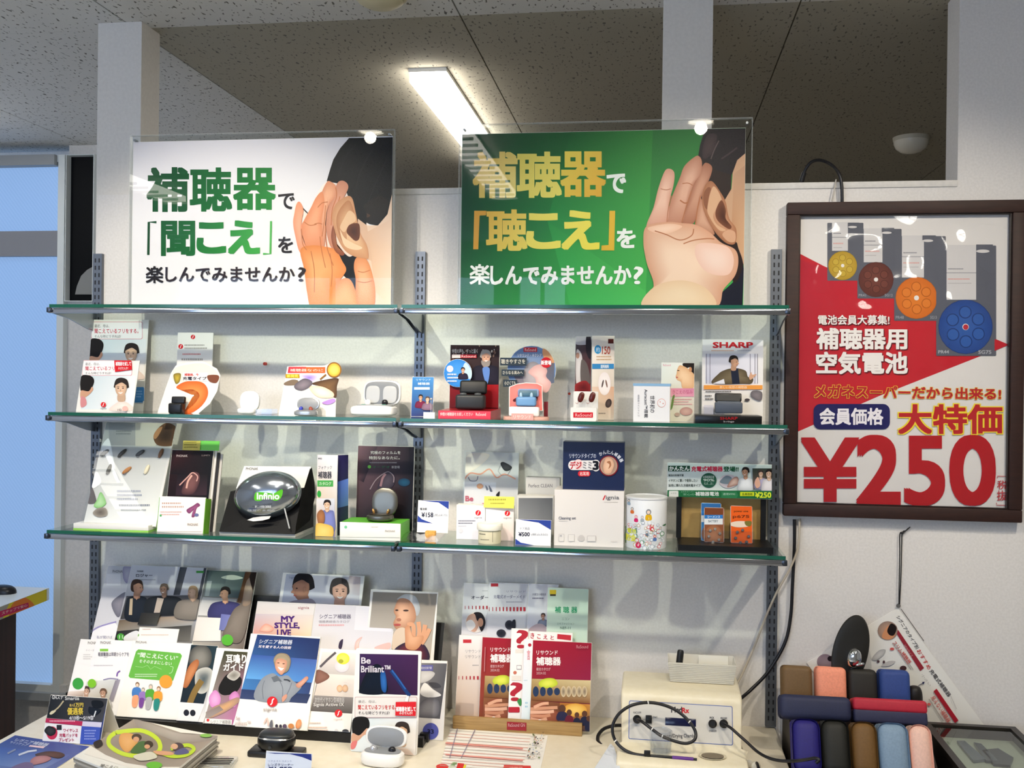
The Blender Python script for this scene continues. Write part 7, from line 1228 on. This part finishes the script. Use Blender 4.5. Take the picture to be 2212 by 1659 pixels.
a, b, d_ = aty((560, 1347), -.302), aty((840, 1365), -.306), aty((1085, 1386), -.309)
mk('probe_body', tube([a, b], .0036, 10, smooth=False), JK, rr_); mk('purple_grip', tube([b, aty((1050, 1382), -.308)], .004, 12, smooth=False), M('#5f2f8a', .4, name='grip_purple'), rr_); mk('probe_tip', tube([aty((1050, 1382), -.308), d_], .003, 10, smooth=False), JK, rr_); mk('thumb_switch', tr(T(aty((590, 1325), -.303)), box(-.007, -.005, -.006, .007, .005, .006, .0015)), JK, rr_)
hose('power_hose', [(1350, 1030, -.245), (1420, 1070, -.262), (1500, 1140, -.275), (1590, 1220, -.29), (1690, 1310, -.31), (1800, 1370, -.33), (1920, 1398, -.345), (2060, 1400, -.36), (2180, 1385, -.39), (2260, 1372, -.405), (2300, 1390, -.41), (2270, 1420, -.41)], .0034, 'black hose running from the probe jack over the glasses cases')
hose('pump_hose', [(330, 1045, -.1), (250, 1050, -.11), (160, 1080, -.13), (105, 1140, -.15), (100, 1200, -.17), (135, 1245, -.19)], .0042, 'black hose curling out behind the left flank of the ivory instrument')
# tray on top
p_ = aty((1130, 700), -.1)
r = thing('parts_tray', 'ribbed translucent white tray on top of the ivory instrument', 'tray', (p_.x, -.1, .838))
TRM = M('#eeebe0', .3, alpha=.55, name='frosted_plastic')
zt0, zt1 = .838, .886; xa, xb = aty((800, 680), -.13).x, aty((1465, 712), -.13).x
mk('tray_floor', box(xa+.004, -.13, zt0, xb-.004, -.062, zt0+.002), TRM, r)
def wallq(p0, p1, q0, q1, th):
    t_ = Vector(th); P = [Vector(p0), Vector(p1), Vector(q1), Vector(q0)]; return P+[a+t_ for a in P], [[0, 1, 2, 3], [7, 6, 5, 4], [0, 4, 5, 1], [1, 5, 6, 2], [2, 6, 7, 3], [3, 7, 4, 0]]
mk('tray_wall', cat(wallq((xa+.004, -.13, zt0), (xb-.004, -.13, zt0), (xa-.002, -.138, zt1), (xb+.002, -.138, zt1), (0, .0015, 0)), wallq((xa+.004, -.062, zt0), (xb-.004, -.062, zt0), (xa-.002, -.055, zt1), (xb+.002, -.055, zt1), (0, -.0015, 0)), wallq((xa+.004, -.13, zt0), (xa+.004, -.062, zt0), (xa-.002, -.138, zt1), (xa-.002, -.055, zt1), (.0015, 0, 0)), wallq((xb-.004, -.13, zt0), (xb-.004, -.062, zt0), (xb+.002, -.138, zt1), (xb+.002, -.055, zt1), (-.0015, 0, 0))), TRM, r)
for k in range(11):
    t_ = (k+.5)/11; mk('rib', box(xa+.004-.006*t_, -.1315-.008*t_, zt0+(zt1-zt0)*t_-.0009, xb-.004+.006*t_, -.1295-.008*t_, zt0+(zt1-zt0)*t_+.0009), TRM, r)
p_ = aty((895, 400), -.1)
mk('felt_pen', tr(T(p_.x, -.105, zt0+.0025) @ R(6, 'Y') @ R(-8, 'X'), lathe([(0, 0), (.008, 0), (.0082, .05), (.0078, .062), (.006, .066), (0, .067)], 20)), M('#17181a', .45, name='pen_black'), None, 'thick black capped cylinder standing in the ribbed tray', 'pen')
o, c = card('paper_slip', ((1100, 355), (1400, 350), (1390, 640), (1100, 640)), zt0+.0025, -.066, 3, th=.0008, mat=M('#ebe8dc', .7, name='slip'), label='white paper slip standing in the ribbed tray', catg='paper'); c.done(o)
# white paper corner and knob
o, c = flat('paper_sheet', ((225, 1225), (262, 1262), (330, 1500), (60, 1480)), CZ+.006, .0006, mat=M('#dfe6f2', .6, name='bluish_paper'), label='bluish white paper corner lying before the ivory instrument', catg='paper'); c.done(o)
p_ = aty((1670, 1390), -.3)
r = thing('cable_plug', 'white round cable plug with black lead beside the ivory instrument', 'plug', (p_.x, -.3, CZ))
mk('plug_body', tr(T(p_.x, -.3, CZ+.012) @ R(70, 'X'), lathe([(0, -.012), (.009, -.012), (.0105, -.006), (.0105, .008), (.008, .012), (0, .012)], 20)), M('#d8d2c0', .4, name='plug_ivory'), r); mk('lead', tube([aty((1680, 1420), -.315), aty((1695, 1460), -.33), aty((1700, 1520), -.34)], .0035, 8), HOSE, r); mk('collar', tr(T(p_.x-.012, -.285, CZ+.0125) @ R(70, 'X'), lathe([(0, -.006), (.007, -.006), (.007, .006), (0, .006)], 16)), M('#b9b3a4', .4, name='plug_collar'), r)

# ================================================================== cables on the wall
view('full')
def cable(pts, rad, mat, label, y=-.008):
    P = [aty(q[:2], q[2] if len(q) > 2 else y) for q in pts]; return mk('power_cable', tube(P, rad, 10, 8), mat, None, label, 'cable', smooth=60)
cable([(1716, 1122, -.012), (1716, 1180, -.012), (1712, 1260, -.012), (1708, 1330, -.012), (1695, 1390, -.014), (1660, 1450, -.018), (1622, 1490, -.03), (1596, 1512, -.06)], .0042, HOSE, 'thick black cable dropping from the poster to the ivory instrument')
cable([(1727, 1120, -.01), (1724, 1180, -.02), (1708, 1225, -.022), (1680, 1275, -.024), (1655, 1330, -.018), (1630, 1395, -.016), (1606, 1450, -.02), (1592, 1478, -.04)], .0028, M('#b9b0a0', .45, name='grey_cable'), 'thin beige cable slanting from the poster to the ribbed tray')
view('c2')
r = thing('arched_cable', 'black cable arching over the wall top above the framed poster', 'cable', (aty((1340, 780), .02).x, .02, WT))
mk('cable', tube([aty(q[:2], q[2]) for q in ((1252, 790, .05), (1262, 745, .045), (1290, 703, .035), (1330, 692, .02), (1380, 712, .0), (1412, 750, -.012), (1424, 800, -.014), (1426, 880, -.012))], .004, 10, 8), HOSE, r, smooth=60)
mk('plug', tube([aty((1262, 745), .046), aty((1250, 785), .05)], .0062, 12, smooth=False), JK, r); mk('thin_lead', tube([aty(q[:2], q[2]) for q in ((1400, 775, -.006), (1392, 820, -.01), (1382, 870, -.01))], .0018, 8, 6), M('#b9b4ac', .4, name='lead_grey'), r, smooth=60)

# ================================================================== framed price poster
view('K')
fw = ((1706, 437), (2216, 434), (2203, 1139), (1688, 1116)); view('full')
fr, w, h = plane(fw, None, -.03); fr.translation.z = aty((1688, 1116), -.03).z+.002; h = 2.0-fr.translation.z-.012
ztop = aty((1706, 437), -.03).z; h = ztop-fr.translation.z; w = aty((2216, 600), -.03).x-fr.translation.x
r = thing('framed_poster', 'dark brown framed poster with red wedge and 250 yen price', 'poster', (fr.translation.x+w/2, -.015, fr.translation.z))
BR = grain('dark_brown_wood', '#2a1612', '#321b15', 30, .6, .02, (1, 6, 6)); b = .03
def bar(x_0, y_0, x_1, y_1): return tr(fr, box(x_0, y_0, -.028, x_1, y_1, 0, .0025, 2))
mk('frame_top', bar(0, h-b, w, h), BR, r); mk('frame_bottom', bar(0, 0, w, b), BR, r); mk('frame_left', bar(0, b+.0002, b, h-b-.0002), BR, r); mk('frame_right', bar(w-b, b+.0002, w, h-b-.0002), BR, r)
mk('inner_lip', cat(*[tr(fr, box(*a_, -.02, *b_, -.008)) for a_, b_ in (((b, b), (w-b, b+.003)), ((b, h-b-.003), (w-b, h-b)), ((b, b+.003), (b+.003, h-b-.003)), ((w-b-.003, b+.003), (w-b, h-b-.003)))]), M('#1c0f0c', .4, name='lip_brown'), r)
f2 = fr @ T(b-.004, b-.004, -.022); sw, sh2 = w-2*b+.008, h-2*b+.008
sheet = mk('poster_sheet', extrude([(0, 0), (sw, 0), (sw, sh2), (0, sh2)], -.002, 0), M('#dcdad8', .5, name='poster_paper'), r, frame=f2)
c = Card(f2, sw, sh2); c.step = .00002; c.full('#dedbd9')
view('full'); c.poly([(1690, 545), (1780, 575), (1960, 650), (2180, 745), (1900, 855), (1690, 935)], '#c0202e'); c.quad([(1690, 545), (1960, 650), (1960, 830), (1690, 935)], ['#b01c34', '#c4222e', '#c8242c', '#be2030'])
view('K')
def strip(x0_, y0_, x1_, y1_, dx0, dx1, my, disc_, dcol, dcol2, R2):
    c.rect(x0_, y0_, x1_, y1_, '#5a5d68', 8); c.rect(dx0, y0_-6, dx1, y1_-R2*2.1, '#cfcdce'); c.line([(dx0, my), (dx1, my)], 6, '#8a8c94'); c.lines(dx0+12, my-40, dx0+(dx1-dx0)*.7, my-20, 1, '#6a6c78'); c.lines(dx0+12, my+50, dx1-20, my+75, 1, '#d89a94'); c.lines(dx0+12, my+90, dx1-30, my+105, 1, '#a9a6aa')
    c.ell(*disc_, R2*1.02, R2*1.02, tuple(np.array(lin(dcol))*.6)); c.ell(*disc_, R2, R2, dcol, dcol2, 4)
    for k in range(6):
        a_ = k*pi/3+.5; c.ell(disc_[0]+R2*.55*cos(a_), disc_[1]+R2*.55*sin(a_), R2*.24, R2*.24, tuple(np.array(lin(dcol))*.7)); c.ell(disc_[0]+R2*.55*cos(a_), disc_[1]+R2*.55*sin(a_), R2*.2, R2*.2, dcol2)
    c.ell(*disc_, R2*.12, R2*.12, '#e6e2de')
strip(445, 255, 770, 775, 488, 630, 385, (583, 640), '#b08f28', '#c4a63c', 128); strip(715, 310, 1112, 935, 772, 940, 455, (882, 765), '#5a2c26', '#6e3a30', 155); strip(1045, 375, 1508, 1135, 1115, 1312, 560, (1245, 930), '#cf6a1c', '#dc7c2c', 185); strip(1422, 460, 1960, 1450, 1515, 1780, 705, (1685, 1190), '#22448a', '#2f5aa4', 240)
for x_, y_, s_ in ((690, 280, 1), (1000, 330, 1.1), (1370, 400, 1.2), (1870, 490, 1.5)): c.rect(x_-60*s_, y_-26*s_, x_+40*s_, y_+10*s_, '#5a5d68'); c.ell(x_-20*s_, y_+14*s_, 40*s_, 10*s_, '#d3d0d0')
c.ell(1686, 1192, 24, 24, '#b8283a'); c.text('PR44', 1440, 1400, 1535, 1428, '#aeb0b8', .02); c.text('SG75', 1800, 1400, 1915, 1432, '#aeb0b8', .02); c.text('PR41', 725, 895, 790, 918, '#9a9ca4', .02); c.text('SG12', 960, 895, 1030, 918, '#9a9ca4', .02); c.text('PR48', 1058, 1092, 1130, 1118, '#9a9ca4', .02); c.text('SG13', 1368, 1092, 1425, 1118, '#9a9ca4', .02); c.poly([(1945, 1300), (2068, 1352), (1945, 1405)], '#c0202e')
def shadowed(t, x_, y_, x2, y2, wgt): c.text(t, x_+8, y_+8, x2+8, y2+8, '#5a1820', wgt); c.text(t, x_, y_, x2, y2, '#efebe8', wgt)
shadowed('電池会員大募集!', 362, 1085, 1000, 1170, .02); shadowed('補聴器用', 350, 1205, 1155, 1388, .03)
view('L'); shadowed('空気電池', 348, 5, 1160, 195, .03)
c.text('メガネスーパーだから出来る!', 0, 0, 0, 0, '#b4242c', .03, q=((335, 290), (2000, 330), (1998, 428), (330, 415)), out=('#e8c23a', .03)); c.rect(320, 468, 1005, 696, '#1c1c5a', 60); c.text('会員価格', 378, 508, 942, 652, '#eeeaf0', .03); c.text('大特価', 1088, 478, 2005, 730, '#b8242a', .03, out=('#ecd43a', .035))
c.text('¥', 225, 785, 712, 1330, '#b01822', .022); c.text('250', 722, 765, 1935, 1362, '#b01822', .024)
c.text('税', 1968, 1155, 2058, 1232, '#b83a40', .01); c.text('抜', 1965, 1245, 2052, 1335, '#b83a40', .01); c.line([(1968, 1135), (1970, 1115), (2055, 1118), (2056, 1138)], 6, '#b83a40'); c.line([(1960, 1355), (1962, 1376), (2045, 1378), (2048, 1358)], 6, '#b83a40'); c.done(sheet)
# wavy clear film over the sheet
nx, ny = 90, 120; V_, F_ = [], []
def wav(u_, v_): return (.3+1.15*v_/1.4)*(.0016*sin(13*u_+9*v_+2.5*sin(5*v_))+.0013*sin(21*v_-17*u_+1)+.0008*sin(37*u_+11*v_+2*sin(9*u_))+.0004*sin(61*v_+23*u_))
for j in range(ny+1):
    for i in range(nx+1):
        u_, v_ = i/nx, j/ny; e_ = min(1, 8*min(u_, 1-u_, v_, 1-v_)); V_.append(Vector((b-.002+u_*(w-2*b+.004), b-.002+v_*(h-2*b+.004), -.0135+e_*(.001+wav(u_*1.0, v_*1.4)))))
for j in range(ny):
    for i in range(nx): k = j*(nx+1)+i; F_.append([k, k+1, k+nx+2, k+nx+1])
mk('clear_film', (V_, F_), glassy('wavy_film', (.98, .98, .98), 1.2, .03, 1.5, .02), r, frame=fr, smooth=80, recalc=False)

# ================================================================== sheet hanging on a cord
view('J')
c0 = aty((985, 85), -.004)
r = thing('hanging_cord', 'doubled black cord hanging from a hook under the framed poster', 'cord', (c0.x, -.004, aty((915, 600), -.006).z))
mk('cord', cat(tube([aty(q, -.006) for q in ((985, 85), (960, 108), (935, 122), (930, 200), (925, 400), (916, 590))], .0013, 8, 6), tube([aty(q, -.0085) for q in ((975, 92), (945, 120), (918, 132), (917, 260), (914, 430), (912, 590))], .0013, 8, 6)), M('#17161a', .6, name='cord_black'), r, smooth=60); mk('knot', tr(T(aty((932, 124), -.007)), superell(.005, .003, .003, 1, 1, 12, 8)), M('#17161a', .6, name='cord_black'), r)
out = [(905, 612), (1128, 912), (1440, 1340), (1530, 1462), (930, 1830), (310, 972)]
fr, w, h = plane(((310, 612), (1530, 612), (1530, 1830), (310, 1830)), None, -.0035)
o = mk('guide_sheet', extrude([Card(fr, w, h).loc(p_) for p_ in ((905, 612), (1530, 1462), (935, 1825), (310, 972))], -.0012, 0), PAPER, None, 'white laminated guide sheet hanging askew from its corner on a black cord', 'sheet', frame=fr)
c = Card(fr, w, h); c.clip = False
def along(t, a, b, wd, col, wgt=0, side=1):
    a, b = np.array(a, float), np.array(b, float); d = (b-a)/np.hypot(*(b-a)); n_ = np.array([-d[1], d[0]])*wd; c.text(t, 0, 0, 0, 0, col, wgt, q=(a, b, b+n_, a+n_))
c.line([(925, 620), (1075, 830)], 4, '#4a4648'); along('シグニアのタイプ別', (915, 660), (1045, 870), 26, '#4a4648', .01); along('おすすめ', (1050, 880), (1125, 1005), 28, '#d0403c', .01); along('充電式補聴器', (1130, 1010), (1255, 1180), 28, '#4a4648', .01); c.ell(838, 762, 66, 62, '#9a8478', '#c49a80', 3); c.blob([(800, 800), (840, 730), (890, 740), (880, 800), (840, 820)], '#d8956a'); c.blob([(835, 760), (860, 715), (895, 740), (880, 790), (850, 790)], '#241c1c'); c.poly([(905, 755), (1075, 1005), (1050, 1025), (898, 785)], '#9a2f3c'); along('NEWサイズ', (955, 850), (1005, 925), 16, '#d8a0a0'); along('スリム補聴器', (890, 825), (995, 965), 30, '#d0504a', .01)
for k in range(2): c.line([(868+14*k, 842), (990+14*k, 1015)], 4, '#b4aca8')
c.blob([(735, 940), (780, 890), (822, 885), (810, 920), (760, 955)], '#b9b6b4', '#d9d6d2', 3); c.blob([(795, 990), (840, 960), (888, 962), (850, 990)], '#c9c4c0'); c.ell(775, 962, 9, 9, '#5a4448'); c.ell(812, 965, 8, 10, '#5a4448'); c.ell(865, 880, 14, 9, '#d8605a'); c.ell(938, 1005, 22, 16, '#4a2f34'); c.line([(1035, 1120), (1070, 1100)], 4, '#3a3a60'); c.poly([(1060, 1095), (1078, 1093), (1070, 1112)], '#3a3a60'); along('小さい', (1065, 1040), (1120, 1115), 14, '#a9a4a4'); c.poly([(1155, 1138), (1298, 1345), (1275, 1362), (1135, 1155)], '#b02434'); along('見えない補聴器', (1140, 1180), (1250, 1345), 30, '#d0605a', .01); c.line([(1105, 1205), (1200, 1350)], 6, '#b4aca8'); c.ell(1105, 1240, 12, 9, '#e0706a'); c.line([(1240, 1170), (1285, 1270)], 3, '#c9c4c4'); c.done(o); c = Card(fr, w, h); c.clip = False; c.ell(430, 965, 54, 50, '#a08c94', '#b9a4a8', 3); c.ell(465, 945, 20, 18, '#2a2228'); c.done(o, 'corner_print')
mk('hang_ring', tr(T(aty((908, 600), -.007)) @ R(90, 'X'), lathe([(.004, -.0008), (.0052, -.0008), (.0052, .0008), (.004, .0008)], 16)), CHROME, r)

# ================================================================== glasses cases on a dark stand
view('O')
r = thing('case_stand', 'dark brown stepped stand under the glasses cases', 'stand', (1.98, -.28, 0))
DS = grain('stand_brown', '#2a241e', '#332b24', 20, .5, .03)
mk('plinth', box(1.822, -.62, 0, 2.135, -.03, .66), DS, r)
mk('steps', prof_x([(-.03, .661), (-.03, .79), (-.13, .78), (-.2, .74), (-.27, .70), (-.45, .661)], 1.826, 2.13), DS, r)
def gcase(q, y, lean, th, col, label, bev=.012, lid=None, z=None):
    fr, w, h = plane(q, z, y, lean)
    rr = thing('glasses_case', label, 'glasses case', fr.translation+Vector((w/2, 0, 0)), 'glasses cases on the dark stand')
    m_ = grain('leatherette', col, tuple(np.array(lin(col))*1.12), 240, .6, .08)
    if lid:
        mk('body', tr(fr, box(0, 0, -th, w, h*.56, 0, .006, 3)), m_, rr); mk('lid', tr(fr, box(-.0008, h*.47, -th, w+.0008, h, .0022, .008, 4)), grain('leatherette', lid, tuple(np.array(lin(lid))*1.1), 240, .6, .08), rr)
    else:
        mk('body', tr(fr, box(0, 0, -th, w, h, -th*.52, min(bev, th*.2), 3)), m_, rr); mk('lid', tr(fr, box(0, 0, -th*.5, w, h, 0, bev, 4)), m_, rr)
        mk('seam', tr(fr, box(.002, .002, -th*.525, w-.002, h-.002, -th*.495)), M(tuple(np.array(lin(col))*.4), .7, name='seam_dark'), rr)
gcase(((140, 578), (462, 578), (480, 1000), (150, 1000)), -.115, 14, .05, '#6f5535', 'olive brown glasses case standing at the end of the upper row')
gcase(((495, 590), (820, 590), (850, 1020), (525, 1020)), -.12, 14, .05, '#f49a7c', 'peach pink glasses case standing beside the brown one')
gcase(((840, 615), (1148, 615), (1175, 1040), (870, 1040)), -.12, 14, .05, '#24221e', 'black glasses case standing in the upper row before the mirror')
gcase(((1165, 622), (1498, 622), (1525, 1050), (1205, 1050)), -.12, 14, .05, '#2c4585', 'royal blue glasses case standing beside the hanging sheet')
gcase(((112, 880), (880, 900), (892, 1165), (128, 1150)), -.215, 20, .055, '#262b48', 'long navy glasses case lying across the stand', .014)
gcase(((895, 905), (1665, 950), (1705, 1215), (910, 1180)), -.21, 20, .055, '#2a2c4a', 'long glasses case with crimson lid and navy base lying across', .014, '#b32438')
for q_, col, lab in ((((240, 1130), (535, 1140), (580, 1720), (275, 1720)), '#262070', 'violet blue glasses case leaning in the lower row'), (((550, 1140), (840, 1150), (890, 1730), (590, 1730)), '#20201c', 'black glasses case leaning in the lower row under the navy one'), (((860, 1160), (1135, 1170), (1190, 1740), (925, 1740)), '#6f5028', 'tan brown glasses case leaning in the lower row'), (((1145, 1175), (1460, 1180), (1535, 1750), (1205, 1750)), '#7f97ae', 'light grey blue suede glasses case in the lower row'), (((1470, 1185), (1705, 1205), (1790, 1760), (1545, 1760)), '#e9bfae', 'pale pink glasses case at the end of the lower row')): gcase(q_, -.33, 24, .05, col, lab, .02)
# oval mirror
view('O'); pc = aty((880, 400), -.085); rot = R(-6, 'X') @ R(13, 'Y')
r = thing('oval_mirror', 'black oval backed mirror on a chrome joint behind the glasses cases', 'mirror', (pc.x, -.08, .86))
mk('mirror_back', tr(T(pc.x, -.07, pc.z-.01) @ rot @ R(90, 'X'), superell(.041, .088, .006, 1, .5, 44, 8)), M('#1f1e1b', .45, name='mirror_black'), r)
mk('chrome_joint', tr(T(aty((905, 500), -.086)) @ R(10, 'Y'), superell(.017, .014, .024, 1, .9, 24, 12)), M('#d9dbdc', .06, 1, name='mirror_chrome'), r); mk('chrome_pin', tr(T(aty((965, 565), -.095)) @ R(75, 'Y'), superell(.005, .005, .011, 1, .8, 16, 8)), M('#d9dbdc', .08, 1, name='pin_chrome'), r)
mk('stem', tr(T(aty((900, 640), -.08)), box(-.008, -.006, -.09, .008, .006, .02, .003)), M('#3a3a3c', .3, .6, name='mirror_stem'), r)
p_ = aty((1565, 830), -.1); mk('round_box', tr(T(p_.x, -.085, .79), superell(.018, .018, .055, 1, .5, 24, 10, z0=-.2)), M('#1a1512', .5, name='dark_tin'), None, 'dark rounded holder beside the royal blue glasses case', 'holder')

# ================================================================== glass topped showcase at the right
r = thing('showcase', 'low glass topped showcase with dark frame beside the glasses cases', 'showcase', (2.45, -.3, 0))
SZ = .75; xa, xb, ya, yb = 2.148, 2.358, -.62, -.045
mk('cabinet', box(xa+.004, ya+.004, 0, xb-.004, yb-.004, SZ-.1), DS, r)
FRM = M('#221d19', .35, name='showcase_frame')
mk('frame', cat(box(xa, ya, SZ-.012, xa+.016, yb, SZ), box(xb-.016, ya, SZ-.012, xb, yb, SZ), box(xa+.016, yb-.016, SZ-.012, xb-.016, yb, SZ), box(xa+.016, ya, SZ-.012, xb-.016, ya+.016, SZ)), FRM, r)
mk('glass_top', box(xa+.016, ya+.016, SZ-.008, xb-.016, yb-.016, SZ-.004), glassy('case_glass', (.9, .93, .92), 1.2, .01, 1.5), r)
mk('side_walls', cat(box(xa+.004, ya+.004, SZ-.1, xa+.008, yb-.004, SZ-.012), box(xb-.008, ya+.004, SZ-.1, xb-.004, yb-.004, SZ-.012), box(xa+.008, yb-.008, SZ-.1, xb-.008, yb-.004, SZ-.012)), FRM, r)
mk('tray_floor', box(xa+.008, ya+.008, SZ-.1, xb-.008, yb-.008, SZ-.032), M('#b4b9a8', .6, name='tray_sage'), r)
view('J')
for k, (pts, col) in enumerate(((((1290, 1480), (1340, 1480), (1480, 1600), (1400, 1610)), '#5a6470'), (((1400, 1490), (1450, 1500), (1560, 1610), (1480, 1610)), '#4a525c'), (((1450, 1540), (1560, 1530), (1660, 1590), (1640, 1640), (1530, 1630)), '#2a3038'))):
    P = [atz(p_, SZ-.025) for p_ in pts]; P = [Vector((min(max(q.x, xa+.01), xb-.01), q.y, q.z)) for q in P]; n_ = len(P)
    mk('sample_lens', (P+[q-Vector((0, 0, .006)) for q in P], [list(range(n_)), list(range(2*n_-1, n_-1, -1))]+[[i, (i+1) % n_, n_+(i+1) % n_, n_+i] for i in range(n_)]), M(col, .2, name='lens_tint'), None, ('grey blue lens strip inside the glass showcase', 'slim smoky lens strip inside the glass showcase', 'dark rounded lens sample inside the glass showcase')[k], 'lens')
